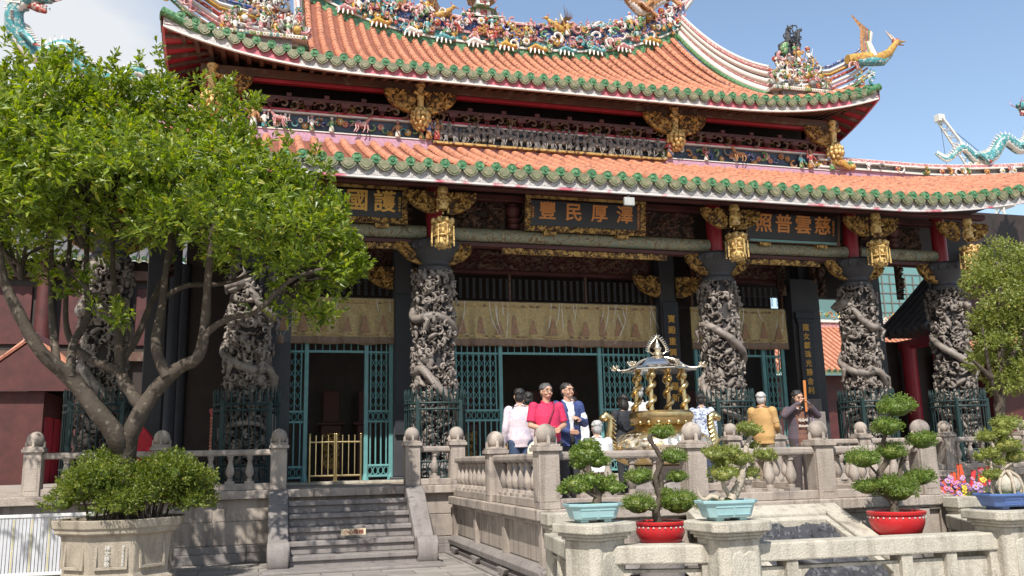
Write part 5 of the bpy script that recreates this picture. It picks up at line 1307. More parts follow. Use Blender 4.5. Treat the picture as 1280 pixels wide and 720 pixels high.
for s in (-1, 1):
    b = MB(); b.tube([(s*.66, 0, .62), (s*.86, 0, .72), (s*1.02, 0, .95), (s*1.05, 0, 1.2), (s*1.08, 0, 1.38), (s*1.2, 0, 1.44), (s*1.27, 0, 1.36)], [.10, .10, .085, .075, .075, .075, .05], 10)
    b.ell((s*1.22, 0, 1.38), (.10, .09, .085), 9, 7)
    for k in range(8): b.tube([(s*(.86+.02*k), -.08, .75+.08*k), (s*(.93+.02*k), -.1, .8+.08*k)], [.02, .006], 5)
    b.build('dragon_handle', M['brass'], cs, loc=(0, 0, 0), smooth=60)
b = MB(); b.lathe([(0.001, 1.40), (.5, 1.40), (.5, 1.42), (0.001, 1.44)], n=20)
b.build('ash', plain('incense_ash', (.4, .37, .33), .95), cs, loc=(0, 0, 0))
for o in [c for c in cs.children_recursive if c.type == 'MESH']:      # final proportions of the censer
    for v in o.data.vertices:
        z = v.co.z; k = float(np.interp(z, [0, .95, 1.2, 1.5, 1.9, 2.1, 3.4], [.98, .96, .87, .83, .78, .74, .74])); v.co.x *= k; v.co.y *= k
        v.co.z = float(np.interp(z, [0, 1.15, 1.5, 2.13, 2.66, 3.36], [0, 1.07, 1.36, 2.03, 2.27, 2.69]))

# ---- the carved dragon ramp between the front posts
rp_ = thing('dragon_ramp', 'sloping stone slab with carved dragon relief in a pale frame', 'ramp', (6.35, 10.0, 0))
def rampz(y): return 1.0-(10.66-y)*.42
fr = lambda x0, x1, y0, y1, dz: None
def slab(x0, x1, y0, y1, t, m, name, bevel=.015):
    b = MB(); V = [(x, y, rampz(y)+dz) for dz in (-.25, t) for y in (y0, y1) for x in (x0, x1)]
    b.add(V, [(0, 1, 3, 2), (4, 5, 7, 6), (0, 1, 5, 4), (1, 3, 7, 5), (3, 2, 6, 7), (2, 0, 4, 6)]); return b.build(name, M[m], rp_, bevel=bevel)
slab(5.25, 5.55, 8.75, 10.65, -.04, 'stone_pale', 'side_frame'); slab(7.15, 7.45, 8.75, 10.65, -.04, 'stone_pale', 'side_frame'); slab(5.555, 7.145, 10.40, 10.65, -.04, 'stone_pale', 'top_frame'); slab(5.56, 7.14, 10.30, 10.395, -.075, 'stone_pale', 'inner_frame', .01)
slab(5.56, 5.65, 8.8, 10.295, -.075, 'stone_pale', 'inner_frame', .01); slab(7.05, 7.14, 8.8, 10.295, -.075, 'stone_pale', 'inner_frame', .01)
nu, nv = 150, 150; H = stamps(nu, nv, 260, 77, 1.4, 1.5, .05, .14, wrap=False); u = np.linspace(5.652, 7.048, nu)[:, None]; v = np.linspace(8.8, 10.29, nv)[None, :]
b = MB(); b.grid(np.stack([u+0*v, v+0*u, 1.0-(10.66-v)*.42-.15+H*.06], -1))
b.tube([(5.8+1.1*f, 9.1+.9*f+.22*math.sin(f*9), rampz(9.1+.9*f+.22*math.sin(f*9))-.115) for f in np.linspace(0, 1, 40)], [(.03+.04*math.sin(PI*f))*(1 if i % 2 else .88) for i, f in enumerate(np.linspace(0, 1, 40))], 10)
b.build('dragon_relief', M['stone_dark'], rp_, smooth=60)

# ---- pale stone fence of the pond: pedestals, rails and pierced panels
pf = thing('pond_fence', 'pale stone fence with bonsai pedestals round the pond', 'fence', (5.9, 8.3, 0))
PED = [(3.30, 8.80, .42), (4.53, 8.28, .12), (7.78, 8.10, .0), (9.32, 9.0, -.5)]
for i, (x, y, a) in enumerate(PED):
    b = MB()
    def oct_(h0, h1, r, c=.30):
        q = r*(1-c); b.prism([(-q, -r), (q, -r), (r, -q), (r, q), (q, r), (-q, r), (-r, q), (-r, -q)], h0, h1, axis='z')
    oct_(0, .80, .25); o = b.build('pedestal', M['stone_pale'], pf, loc=(x-5.9, y-8.3, 0), bevel=.012); o.rotation_euler = (0, 0, a)
    b = MB(); w = .15
    b.prism([(-w, .25), (-w, .62), (-w+.03, .67), (-.05, .69), (0, .655), (.05, .69), (w-.03, .67), (w, .62), (w, .25)], -.262, -.24); b.build('carved_panel', M['stone_pale'], o, loc=(0, 0, 0), bevel=.012)
    b = MB(); oct_(.80, .835, .28); oct_(.835, .87, .31); oct_(.87, .965, .355); b.build('cap', M['stone_pale'], o, loc=(0, 0, 0), bevel=.014)
ends = [(3.42, 10.5, 3.22, 8.95), (3.44, 8.70, 4.35, 8.36), (4.72, 8.27, 7.58, 8.11), (7.98, 8.2, 9.25, 10.5)]
for x0, y0, x1, y1 in ends:
    L_ = math.hypot(x1-x0, y1-y0); a = math.atan2(y1-y0, x1-x0)
    b = MB(); b.box((0, -.13, .56), (L_, .13, .74)); o = b.build('rail', M['stone_pale'], pf, loc=(x0-5.9, y0-8.3, 0), bevel=.018); o.rotation_euler = (0, 0, a)
    b = MB(); b.box((0, -.10, 0), (L_, .10, .12)); b.box((0, -.07, .12), (L_, .07, .18)); o2 = b.build('sill', M['stone_pale'], pf, loc=(x0-5.9, y0-8.3, 0), bevel=.012); o2.rotation_euler = (0, 0, a)
    n = 4 if L_ > 2 else (2 if L_ > 1.3 else 1)
    wd = [.24, .38, .24, .14] if n == 4 else [1/n]*n
    xs = [0]
    segs = []
    if n == 4:
        st_ = .13; tot = L_-st_*4; cuts = [.16*tot, .50*tot, .17*tot, .17*tot]; p = 0
        for k, c in enumerate(cuts): segs.append((p, p+c)); p += c+st_
    else:
        for k in range(n): segs.append((L_*k/n+.04, L_*(k+1)/n-.09))
    for k, (p, q) in enumerate(segs):
        b = MB(); b.box((q, -.105, .1815), (min(q+.13, L_), .105, .559)); b.prism([(q+.065, .50), (q+.02, .36), (q+.065, .2), (q+.11, .36)], -.115, -.10); s_ = b.build('stanchion', M['stone_pale'], pf, loc=(x0-5.9, y0-8.3, 0), bevel=.01); s_.rotation_euler = (0, 0, a)
        b = MB(); m_ = (q-p); ch = .09
        outer = [(p, .183), (q, .183), (q, .558), (p, .558)]; i0, i1, z0, z1 = p+.07, q-.07, .22, .47
        if m_ > .55:
            # pierced panel with a chamfered opening, made of four bars
            b.prism([(p, .47), (q, .47), (q, .50), (p, .50)], -.05, .05); b.prism([(p, .183), (q, .183), (q, .22), (p, .22)], -.05, .05)
            b.prism([(p, .22), (i0, .22), (i0, .47), (p, .47)], -.05, .05); b.prism([(i1, .22), (q, .22), (q, .47), (i1, .47)], -.05, .05)
            for cx, sx in ((i0, 1), (i1, -1)):
                b.prism([(cx, .47), (cx+sx*ch, .47), (cx, .47-ch)], -.048, .048); b.prism([(cx, .22), (cx+sx*ch, .22), (cx, .22+ch)], -.048, .048)
        else: b.box((p, -.05, .183), (q, .05, .50))
        s_ = b.build('panel', M['stone_pale'], pf, loc=(x0-5.9, y0-8.3, 0), bevel=.008); s_.rotation_euler = (0, 0, a)
# pond inside
b = MB(); b.box((3.3, 8.2, .0), (9.4, 10.6, .03)); tag(b.build('pond_water', plain('green_pond_water', (.03, .05, .035), .08, bump=.1, bs=8)), kind='structure')
# stone stools for the red pots
def stool(label, x, y, h):
    t = thing('stone_stool', label, 'stool', (x, y, 0), 'stone stools in the pond'); b = MB(); b.lathe([(.22, 0), (.25, .03), (.22, .1), (.26, h*.5), (.22, h-.1), (.27, h-.03), (.27, h)], n=20); b.build('drum', M['stone_grey'], t, loc=(0, 0, 0), smooth=45)
    b = MB()
    for k in range(12): w = 2*PI*k/12; b.ell((.235*math.cos(w), .235*math.sin(w), h-.08), .022, 6, 5)
    b.build('studs', M['stone_grey'], t, loc=(0, 0, 0), smooth=60)
stool('stone stool under the left red bonsai pot', 4.40, 9.6, .655); stool('stone stool under the right red bonsai pot', 7.74, 9.8, .585)

# ================================================================== trees, planters, bonsai
def shoots(mb, blobs, per, leaf, k, seed, ln=.22, up=.6, shell=.55, wid=.36, droop=.25):
    """leafy shoots spread through the volume of the blobs; each shoot carries k leaves"""
    g = np.random.default_rng(abs(seed)); P = []; D = []
    for (x, y, z, rx, ry, rz) in blobs:
        n = max(3, int(per*(rx*ry+rx*rz+ry*rz)/3))
        d = g.normal(size=(n, 3)); d /= np.linalg.norm(d, axis=1, keepdims=True)
        d[:, 2] = np.where(d[:, 2] < -.45, -d[:, 2]*.6, d[:, 2])
        r = np.clip(g.uniform(shell, 1.08, size=(n, 1))**.6, 0, 1.15)
        base = np.array([x, y, z])+d*r*np.array([rx, ry, rz])
        ax = d*.8+np.array([0, 0, up])+g.normal(size=(n, 3))*.25; ax /= np.linalg.norm(ax, axis=1, keepdims=True)
        for q in range(k):
            f = q/max(1, k-1); a = g.uniform(0, 2*PI, size=(n, 1))
            u = np.cross(ax, np.array([.3, .9, .1])); u /= np.linalg.norm(u, axis=1, keepdims=True); w = np.cross(ax, u)
            side = u*np.cos(a)+w*np.sin(a)
            P.append(base+ax*ln*(f-.5)); D.append(side*(1.0-.6*f)+ax*(.25+.9*f))
    leaves(mb, np.concatenate(P), np.concatenate(D), leaf, g, droop, wid)
def limb(mb, pts, r0, r1, n=10, seed=0, y=None):
    P = [Vector(p) for p in pts]; Q = []
    for i in range(len(P)-1):
        p0, p1, p2, p3 = P[max(0, i-1)], P[i], P[i+1], P[min(len(P)-1, i+2)]
        for k in range(5):
            t = k/5; Q.append(.5*((2*p1)+(-p0+p2)*t+(2*p0-5*p1+4*p2-p3)*t*t+(-p0+3*p1-3*p2+p3)*t**3))
    Q.append(P[-1]); rr = random.Random(seed); m = len(Q)
    mb.tube(Q, [(r0+(r1-r0)*i/(m-1))*rr.uniform(.93, 1.09) for i in range(m)], n)

# ---- hexagonal stone planter with shrub and the big tree
pl = thing('stone_planter', 'large octagonal carved stone planter under the big tree', 'planter', (-1.93, 14.2, 0))
PS = .93; b = MB(); n8 = 8; b.lathe([(.82, 0), (.82, .12), (.76, .16), (.74, .22), (.78, .70), (.80, .72)], n=8, rz=PI/8)
bd = b.build('bowl', M['planter'], pl, loc=(0, 0, 0), bevel=.012)
for k in range(8):
    a = -PI/2+k*PI/4; ap = .745*math.cos(PI/8); b = MB()
    w = .21
    b.prism([(-w, .27), (w, .27), (w, .31), (-w, .31)], -.02, .01); b.prism([(-w, .60), (w, .60), (w, .64), (-w, .64)], -.02, .01); b.prism([(-w, .31), (-w+.035, .31), (-w+.035, .60), (-w, .60)], -.02, .01); b.prism([(w-.035, .31), (w, .31), (w, .60), (w-.035, .60)], -.02, .01)
    o = b.build('panel_frame', M['planter'], bd, loc=((ap+.036)*math.cos(a), (ap+.036)*math.sin(a), 0), bevel=.006); o.rotation_euler = (-.05, 0, a+PI/2)
lettering('祿文慈敬', .07, bd, (-1.98, 14.2-.765*math.cos(PI/8)-.022, .45), M['white'], vertical=True, spacing=1.0, depth=.002)
lettering('弟子王金成敬獻', .04, bd, (-1.78, 14.2-.765*math.cos(PI/8)-.022, .45), M['white'], name='small_lettering', vertical=True, spacing=1.0, depth=.002)
b = MB(); b.lathe([(.80, .72), (.87, .75), (.87, .80), (.90, .82), (.92, .93), (.78, .93), (.76, .86)], n=8, rz=PI/8); b.build('rim', M['planter'], pl, loc=(0, 0, 0), bevel=.01)
b = MB(); b.lathe([(.001, .88), (.78, .86)], n=16); b.build('soil', M['soil'], pl, loc=(0, 0, 0))
sh = thing('clipped_shrub', 'dense clipped green shrub filling the octagonal planter', 'shrub', (-1.85, 14.1, .86))
b = MB(); rgs = random.Random(4); blobs = []
for k in range(60):
    a = rgs.uniform(0, 2*PI); rr = .86*rgs.uniform(.02, 1)**.6; blobs.append((-1.80+rr*math.cos(a)*1.1, 14.1+rr*math.sin(a)*.85, 1.52+rgs.uniform(-.30, .17)-.12*(rr > .7), .30, .28, .22))
for bl in blobs: b.ell(bl[:3], (bl[3]*.40, bl[4]*.40, bl[5]*.35), 7, 5)
shoots(b, blobs, 1800, .045, 6, 41, ln=.08, up=.3, shell=.5, wid=.6, droop=.1); b.build('foliage', M['leaf_dark'], sh, fix=False)
b = MB()
for k in range(46):
    a = rgs.uniform(0, 2*PI); rr = rgs.uniform(.1, .55); x, y = -1.85+rr*math.cos(a), 14.1+rr*math.sin(a)
    limb(b, [(x, y, .86), (x+rgs.uniform(-.08, .08), y+rgs.uniform(-.08, .08), 1.1), (x+.35*math.cos(a)*rr+rgs.uniform(-.1, .1), y+.3*math.sin(a)*rr, 1.45)], .02, .008, 6, k)
b.build('stems', M['bark_dark'], sh, smooth=60)
tr = thing('broadleaf_tree', 'large spreading broadleaf tree with bright green crown and forked trunk', 'tree', (-1.92, 14.2, .86))
b = MB()
Y0 = 14.2
def path(l, dy, y0=0.0): n = len(l); return [(x, Y0+y0+dy*i/(n-1)+.06*math.sin(i*2.1+dy*5), z) for i, (x, z) in enumerate(l)]
limb(b, path([(-1.93, .8), (-1.92, 1.4), (-1.95, 1.95)], 0), 0.180, 0.140, 14, 1)
limb(b, path([(-1.95, 1.75), (-2.05, 2.1), (-2.32, 2.46), (-2.65, 2.89), (-3.01, 3.23), (-3.31, 3.75), (-3.56, 4.33), (-3.71, 5.3)], -.9), 0.156, 0.048, 12, 2)
limb(b, path([(-2.65, 2.89), (-2.71, 3.41), (-2.58, 3.88), (-2.67, 4.48), (-2.76, 5.6)], .9, -.35), 0.070, 0.032, 9, 3)
limb(b, path([(-2.84, 3.12), (-3.06, 3.99), (-3.23, 5.2)], .8, -.4), 0.061, 0.028, 8, 5)
limb(b, path([(-1.92, 1.8), (-1.82, 2.2), (-1.60, 2.66), (-1.25, 3.04), (-.94, 3.23), (-.87, 3.8), (-.85, 4.42), (-.78, 5.6)], -.7), 0.139, 0.040, 12, 6)
limb(b, path([(-1.38, 2.93), (-1.57, 3.42), (-1.54, 4.03), (-1.52, 4.65), (-1.43, 5.8)], .6, -.3), 0.090, 0.032, 9, 7)
limb(b, path([(-.94, 3.23), (-.82, 3.56), (-.5, 3.78), (-.15, 3.84), (.32, 4.3), (.8, 4.5)], -.6, -.4), 0.057, 0.024, 8, 8)
limb(b, path([(-1.68, 2.42), (-1.93, 2.78), (-2.1, 3.04), (-2.37, 3.16), (-2.59, 3.29), (-2.84, 3.52), (-2.96, 3.99), (-2.99, 5.2)], .7, -.1), 0.098, 0.032, 10, 9)
limb(b, path([(-2.1, 3.02), (-2.15, 3.53), (-2.23, 4.13), (-2.34, 4.74), (-2.4, 6)], .4, .15), 0.070, 0.028, 9, 10)
limb(b, path([(-2.0, 2.83), (-2.1, 3.18), (-1.91, 3.66), (-1.77, 4.14), (-1.58, 4.77), (-1.38, 5.8)], .9, .1), 0.074, 0.028, 9, 11)
limb(b, path([(-1.56, 4.2), (-1.22, 4.41), (-.76, 4.49), (-.3, 4.69), (.4, 5.2)], .5, .2), 0.049, 0.024, 8, 12)
rgs = random.Random(8)
CRN = [(-3.75, 6.66, 1.0), (-3.3, 6.95, .75), (-3.25, 6.45, 1.15), (-2.26, 6.65, 1.0), (-2.41, 7.1, .6), (-1.45, 6.95, .6), (-2.54, 5.97, 1.2), (-3.4, 5.67, 1.1), (-1.54, 6.2, .95), (-1.39, 5.6, 1.05), (-.75, 6.45, .7), (-.46, 5.9, .85), (.0, 6.0, .6), (-.08, 5.35, .95), (.45, 5.5, .65), (.6, 6.0, .42), (.8, 4.9, .75), (.85, 4.35, .42), (.62, 4.0, .42), (.31, 4.5, .6), (.25, 4.0, .4), (-.42, 4.9, .6), (-1.02, 5.1, .5), (-1.93, 5.15, .55), (-2.81, 5.1, .6), (-3.44, 4.95, .6), (1.1, 4.95, .34), (1.05, 4.6, .36), (-3.51, 4.55, .4), (-4.27, 6.0, 1.2), (-4.39, 5.12, .9), (1.1, 4.5, .2), (.75, 3.75, .25), (.2, 5.2, .6), (-.2, 5.6, .6), (-2.2, 3.75, .22), (-2.75, 4.2, .3)]
blobs = []
for x, z, r in CRN:
    yc = Y0+rgs.uniform(-.7, .3); blobs.append((x, yc, z, r*.8, r*.75, r*.65))
    for q in range(max(3, int(9*r))):                     # each bough ends in clumps with gaps between them
        a, e = rgs.uniform(0, 2*PI), rgs.uniform(-.5, 1.3); k = rgs.uniform(.26, .42)*max(r, .5)
        blobs.append((x+r*.85*math.cos(a)*math.cos(e), yc+r*.85*math.sin(a)*math.cos(e), z+r*.8*math.sin(e), k, k*.9, k*.75))
    if r > .6: blobs.append((x+rgs.uniform(-.3, .3), Y0+rgs.uniform(.6, 1.3), z-rgs.uniform(0, .4), r*.8, r*.7, r*.6)); blobs.append((x+rgs.uniform(-.2, .3), Y0-rgs.uniform(.9, 1.6), z-rgs.uniform(.2, .7), r*.7, r*.65, r*.5))
blobs += [(-.3, 12.1, 5.1, .75, .6, .5), (.15, 12.3, 4.75, .6, .5, .45), (-.9, 11.9, 5.5, .8, .6, .55), (-.6, 12.3, 4.7, .55, .5, .35), (-1.6, 12.0, 5.5, .8, .6, .5), (-2.4, 12.1, 5.5, .8, .6, .5), (-1.1, 12.4, 4.85, .6, .5, .35)]
for x, z, r in CRN:                                      # twigs reaching into every clump
    q = min([(-3.5, 4.4), (-2.7, 4.9), (-1.45, 5.2), (-.8, 4.9), (.3, 4.3), (-2.35, 5.2), (-4.2, 4.1), (-3.0, 4.6)], key=lambda p: (p[0]-x)**2+(p[1]-z)**2)
    for e in range(3): limb(b, [(q[0], Y0, q[1]), ((q[0]+x)/2, Y0+rgs.uniform(-.4, .3), (q[1]+z)/2+.1), (x+rgs.uniform(-r, r)*.7, Y0+rgs.uniform(-.8, .6), z+rgs.uniform(-.3, .7)*r)], .035, .010, 6, 3)
b.build('trunk', M['bark'], tr, smooth=70)
b = MB(); shoots(b, blobs, 88, .148, 12, 12, ln=.25, up=.75, shell=.5)
for x, z in [(-3.34, 8.03), (-2.96, 7.9), (-2.73, 7.8), (-2.38, 7.75), (-1.97, 7.8), (-1.77, 8.0), (-1.61, 7.55), (-1.13, 7.6), (-.7, 7.4), (-.65, 7.7), (-3.83, 7.8), (-2.65, 7.5), (-1.37, 7.5), (-.51, 7.15), (.25, 6.75), (.7, 6.45), (-3.1, 7.5), (-2.2, 7.5), (.95, 5.9), (1.1, 5.4), (1.45, 4.95)]:   # upright leaders along the outline
    for s in range(5):
        y = Y0+rgs.uniform(-.6, .5); bl = (x+rgs.uniform(-.1, .1)*s, y, z-.12*s, .03+.035*s, .03+.035*s, .10); shoots(b, [bl], 700, .125, 9, int(x*77)+s, ln=.2, up=1.2, shell=.2)
b.build('crown', M['leaf'], tr, fix=False)

# ---- right-hand tree
tr = thing('small_leaved_tree', 'yellow green small leaved tree at the right edge', 'tree', (13.1, 13.4, 0))
b = MB(); limb(b, [(13.1, 13.4, 0), (13.05, 13.4, 1.6), (13.0, 13.35, 2.4), (13.12, 13.3, 3.2), (13.3, 13.3, 4.6)], .12, .05, 10, 1)
for p in ([(13.02, 13.35, 2.4), (12.75, 13.2, 2.9), (12.6, 13.1, 3.8)], [(13.1, 13.3, 3.0), (13.5, 13.1, 3.7), (13.9, 13.1, 4.8)], [(12.75, 13.2, 2.9), (12.4, 13.2, 3.2)], [(13.05, 13.4, 2.2), (13.4, 13.5, 2.9), (13.9, 13.6, 3.4)]): limb(b, p, .06, .02, 8, 2)
b.build('trunk', M['bark'], tr, smooth=70)
rgs = random.Random(17); blobs = [(x+.12, 13.3+rgs.uniform(-.5, .5), z, r, r*.9, r*.8) for x, z, r in [(12.95, 3.95, .45), (13.4, 4.7, .6), (13.7, 5.2, .6), (12.75, 3.5, .35), (13.1, 4.7, .45), (13.5, 3.7, .7), (12.8, 3.15, .35), (13.9, 4.4, .9), (14.3, 5.0, .9), (13.2, 3.0, .35), (14, 3.3, .6), (13.0, 4.2, .45), (12.95, 2.75, .4), (13.45, 2.8, .5), (13.9, 2.8, .6), (13.3, 3.4, .5), (13.2, 3.9, .5)]]
b = MB(); shoots(b, blobs, 900, .07, 7, 18, ln=.13, up=.4, shell=.35, wid=.5); b.build('crown', M['leaf_yellow'], tr, fix=False)
pt = thing('tree_pot', 'grey stone pot at the foot of the right tree', 'pot', (13.1, 13.4, 0)); b = MB(); b.lathe([(.5, 0), (.6, .3), (.66, .62), (.7, .64), (.7, .72), (.6, .72), (.6, .66)], n=24); b.build('bowl', M['stone_grey'], pt, loc=(0, 0, 0), smooth=40); b = MB(); b.lathe([(.001, .67), (.6, .66)], n=16); b.build('soil', M['soil'], pt, loc=(0, 0, 0))

# ---- bonsai
LB = plain('pale_blue_glaze', (.30, .47, .49), .25, var=.1); RD = plain('red_glaze', (.56, .03, .035), .22, var=.1); BL = plain('cobalt_glaze', (.085, .15, .36), .25, var=.12)
def pot_oblong(t, w, d, h, m, z0):
    b = MB(); q = .22*d
    def ring(s, z): return [(x*s, y*s, z) for x, y in ((-w/2+q, -d/2), (w/2-q, -d/2), (w/2, -d/2+q), (w/2, d/2-q), (w/2-q, d/2), (-w/2+q, d/2), (-w/2, d/2-q), (-w/2, -d/2+q))]
    R_ = [ring(.74, .03), ring(.80, .035), ring(.95, h*.82), ring(1.03, h*.84), ring(1.04, h), ring(.95, h), ring(.92, h*.85)]
    b.add([p for r in R_ for p in r], [(i*8+k, i*8+(k+1) % 8, (i+1)*8+(k+1) % 8, (i+1)*8+k) for i in range(6) for k in range(8)]+[tuple(range(8))[::-1], tuple(48+k for k in range(8))])
    for sx in (-1, 1): b.box((sx*w*.22-.04, -d*.3, 0), (sx*w*.22+.04, d*.3, .04))
    p = b.build('pot', m, t, loc=(0, 0, 0), bevel=.006)
    b = MB(); b.box((-w*.31, -d*.445, h*.3), (-.01, -d*.425, h*.34)); b.box((-w*.34, -d*.475, h*.66), (-.01, -d*.455, h*.70)); b.box((.01, -d*.445, h*.3), (w*.31, -d*.425, h*.34)); b.box((.01, -d*.475, h*.66), (w*.34, -d*.455, h*.70)); b.build('raised_panel', m, p, loc=(0, 0, 0))
    b = MB(); b.add([(x, y, h*.88) for x, y, z in ring(.93, 0)]+[(0, 0, h*1.02)], [(k, (k+1) % 8, 8) for k in range(8)]); b.build('moss', M['moss'], t, loc=(0, 0, 0))
def pot_round(t, r, h, m):
    b = MB(); b.lathe([(r*.72, 0), (r*.80, .02), (r*.93, h*.45), (r*.96, h*.72), (r*.93, h*.82), (r*1.0, h*.86), (r*1.02, h*.97), (r*.98, h), (r*.9, h), (r*.88, h*.9)], n=30); p = b.build('pot', m, t, loc=(0, 0, 0), smooth=35)
    b = MB()
    for k in range(28): w = 2*PI*k/28; b.ell((r*.965*math.cos(w), r*.965*math.sin(w), h*.74), .011, 6, 4)
    b.build('white_studs', M['white'], p, loc=(0, 0, 0)); b = MB(); b.lathe([(.001, h*.96), (r*.9, h*.93)], n=16); b.build('soil', M['soil'], t, loc=(0, 0, 0))
def bonsai(label, x, y, z, pot, trunk, pads, bark, seed, leaf='leaf_bonsai', per=2600, size=.032, extra=None, smooth_pad=False):
    t = thing('bonsai', label, 'bonsai', (x, y, z), 'potted bonsai'); pot(t)
    b = MB()
    for pts, r0, r1 in trunk: limb(b, [(a-x, dy, c-z) for a, dy, c in pts], r0, r1, 9, seed)
    rgb = random.Random(seed)
    for px, pz, pr in pads:
        nr = min([(p, r1) for pts, r0, r1 in trunk for p in pts[1:]], key=lambda q: (q[0][0]-px)**2+(q[0][2]-pz+.05)**2)[0]
        limb(b, [(nr[0]-x, nr[1], nr[2]-z), ((nr[0]+px)/2-x, nr[1]*.5, (nr[2]+pz-.06)/2-z+.02), (px-x, 0, pz-z-.04)], .016, .008, 6, seed)
        for e in range(3): limb(b, [(px-x, 0, pz-z-.06), (px-x+rgb.uniform(-.6, .6)*pr, rgb.uniform(-.5, .5)*pr, pz-z)], .008, .004, 5, seed)
    b.build('trunk', M[bark], t, loc=(0, 0, 0), smooth=70)
    for i, (px, pz, pr) in enumerate(pads):
        dy = rgb.uniform(-.08, .08); c = MB(); n = 5; bl = [(px-x, dy, pz-z, pr*.95, pr*.9, pr*.66)]
        for q in range(n): a = 2*PI*q/n+i; bl.append((px-x+pr*.42*math.cos(a), dy+pr*.4*math.sin(a), pz-z+rgb.uniform(-.02, .05)*pr*4, pr*.58, pr*.55, pr*.42))
        for q in bl: c.ell(q[:3], (q[3]*.78, q[4]*.78, q[5]*.74), 8, 6)
        shoots(c, bl, per*(1.9 if pr > .12 else 2.2), size*.85, 4, seed*31+i, ln=.03, up=.35, shell=.8, wid=.62, droop=.08)
        c.build('foliage_pad', M[leaf], t, loc=(0, 0, 0), fix=False)
    if extra: extra(t)
    return t
bonsai('low bonsai with two leafy tiers in a pale blue pot, beside the carved corner post', 3.29, 8.80, .967, lambda t: pot_oblong(t, .56, .36, .19, LB, 0),
       [([(3.32, 0, 1.12), (3.36, .02, 1.22), (3.30, 0, 1.33)], .05, .035), ([(3.30, 0, 1.33), (3.26, -.02, 1.45), (3.28, 0, 1.6)], .03, .015), ([(3.36, .01, 1.2), (3.2, -.05, 1.28), (3.1, -.04, 1.34)], .02, .01), ([(3.36, .01, 1.2), (3.44, .05, 1.28), (3.48, .03, 1.33)], .02, .01)],
       [(3.26, 1.63, .18), (3.20, 1.54, .10), (3.38, 1.57, .13), (3.28, 1.72, .12), (3.12, 1.33, .15), (3.42, 1.34, .17), (3.26, 1.37, .15), (3.52, 1.29, .09), (3.04, 1.29, .09)], 'bark_dark', 51)
bonsai('twisted pale-trunked bonsai in a pale blue pot on the middle pedestal', 4.53, 8.28, .967, lambda t: pot_oblong(t, .58, .36, .2, LB, 0),
       [([(4.58, 0, 1.15), (4.66, .02, 1.24), (4.72, 0, 1.36), (4.76, 0, 1.5), (4.80, 0, 1.66), (4.87, 0, 1.8)], .055, .02), ([(4.50, 0, 1.16), (4.40, .03, 1.2), (4.30, 0, 1.17), (4.24, 0, 1.22), (4.22, 0, 1.30)], .03, .012), ([(4.6, 0, 1.18), (4.52, 0, 1.3), (4.5, 0, 1.42)], .03, .012), ([(4.76, 0, 1.5), (4.6, 0, 1.56), (4.45, 0, 1.58)], .022, .01), ([(4.78, 0, 1.55), (4.92, 0, 1.56), (5.0, 0, 1.58)], .018, .01), ([(4.72, 0, 1.36), (4.85, 0, 1.36)], .018, .01)],
       [(4.59, 1.61, .16), (4.40, 1.62, .13), (4.72, 1.56, .13), (4.49, 1.42, .15), (4.88, 1.85, .13), (4.78, 1.87, .08), (4.98, 1.60, .11), (5.07, 1.57, .06), (4.84, 1.41, .12), (4.53, 1.54, .10), (4.92, 1.7, .07)], 'bark_pale', 52, leaf='leaf_yellow', per=2000)
bonsai('tall cloud-pruned bonsai in a red pot in front of the bronze censer', 4.40, 9.6, .655, lambda t: pot_round(t, .30, .235, RD),
       [([(4.38, 0, .86), (4.36, 0, 1.0), (4.42, 0, 1.15), (4.38, .02, 1.35), (4.46, 0, 1.55), (4.40, 0, 1.7), (4.33, 0, 1.84)], .05, .02), ([(4.4, 0, 1.1), (4.46, .03, 1.3), (4.42, .02, 1.5), (4.46, 0, 1.66)], .035, .02), ([(4.46, 0, 1.55), (4.55, 0, 1.6)], .02, .012), ([(4.40, 0, 1.7), (4.32, 0, 1.82), (4.36, .0, 1.86)], .025, .02)],
       [(4.50, 1.88, .15), (4.60, 1.60, .16), (4.17, 1.38, .16), (4.63, 1.37, .12), (4.12, 1.08, .20), (4.62, 1.08, .24), (4.48, 1.20, .10)], 'bark', 53, per=4200, size=.024)
bonsai('many-tiered bonsai in a red pot at the right end of the pond', 7.74, 9.8, .585, lambda t: pot_round(t, .35, .29, RD),
       [([(7.72, 0, .86), (7.74, 0, 1.0), (7.8, 0, 1.1)], .06, .04), ([(7.72, 0, .95), (7.62, .1, 1.3), (7.75, .08, 1.5), (7.68, .04, 1.7), (7.74, 0, 1.9), (7.82, 0, 2.08)], .045, .018), ([(7.74, 0, 1.0), (7.9, .06, 1.3), (7.95, .04, 1.5), (8.1, 0, 1.64), (8.2, 0, 1.72)], .035, .012), ([(7.8, 0, 1.05), (8.0, 0, 1.2), (8.2, 0, 1.24)], .025, .01), ([(7.72, 0, 1.0), (7.55, .05, 1.1), (7.45, 0, 1.14)], .025, .012), ([(7.62, .1, 1.3), (7.45, .05, 1.45)], .02, .01)],
       [(7.89, 2.17, .25), (7.71, 1.91, .20), (8.22, 1.73, .20), (7.34, 1.52, .22), (7.80, 1.60, .20), (7.38, 1.17, .17), (7.80, 1.13, .30), (8.22, 1.27, .20), (7.62, 1.2, .15)], 'bark_dark', 54, per=2600, size=.030)
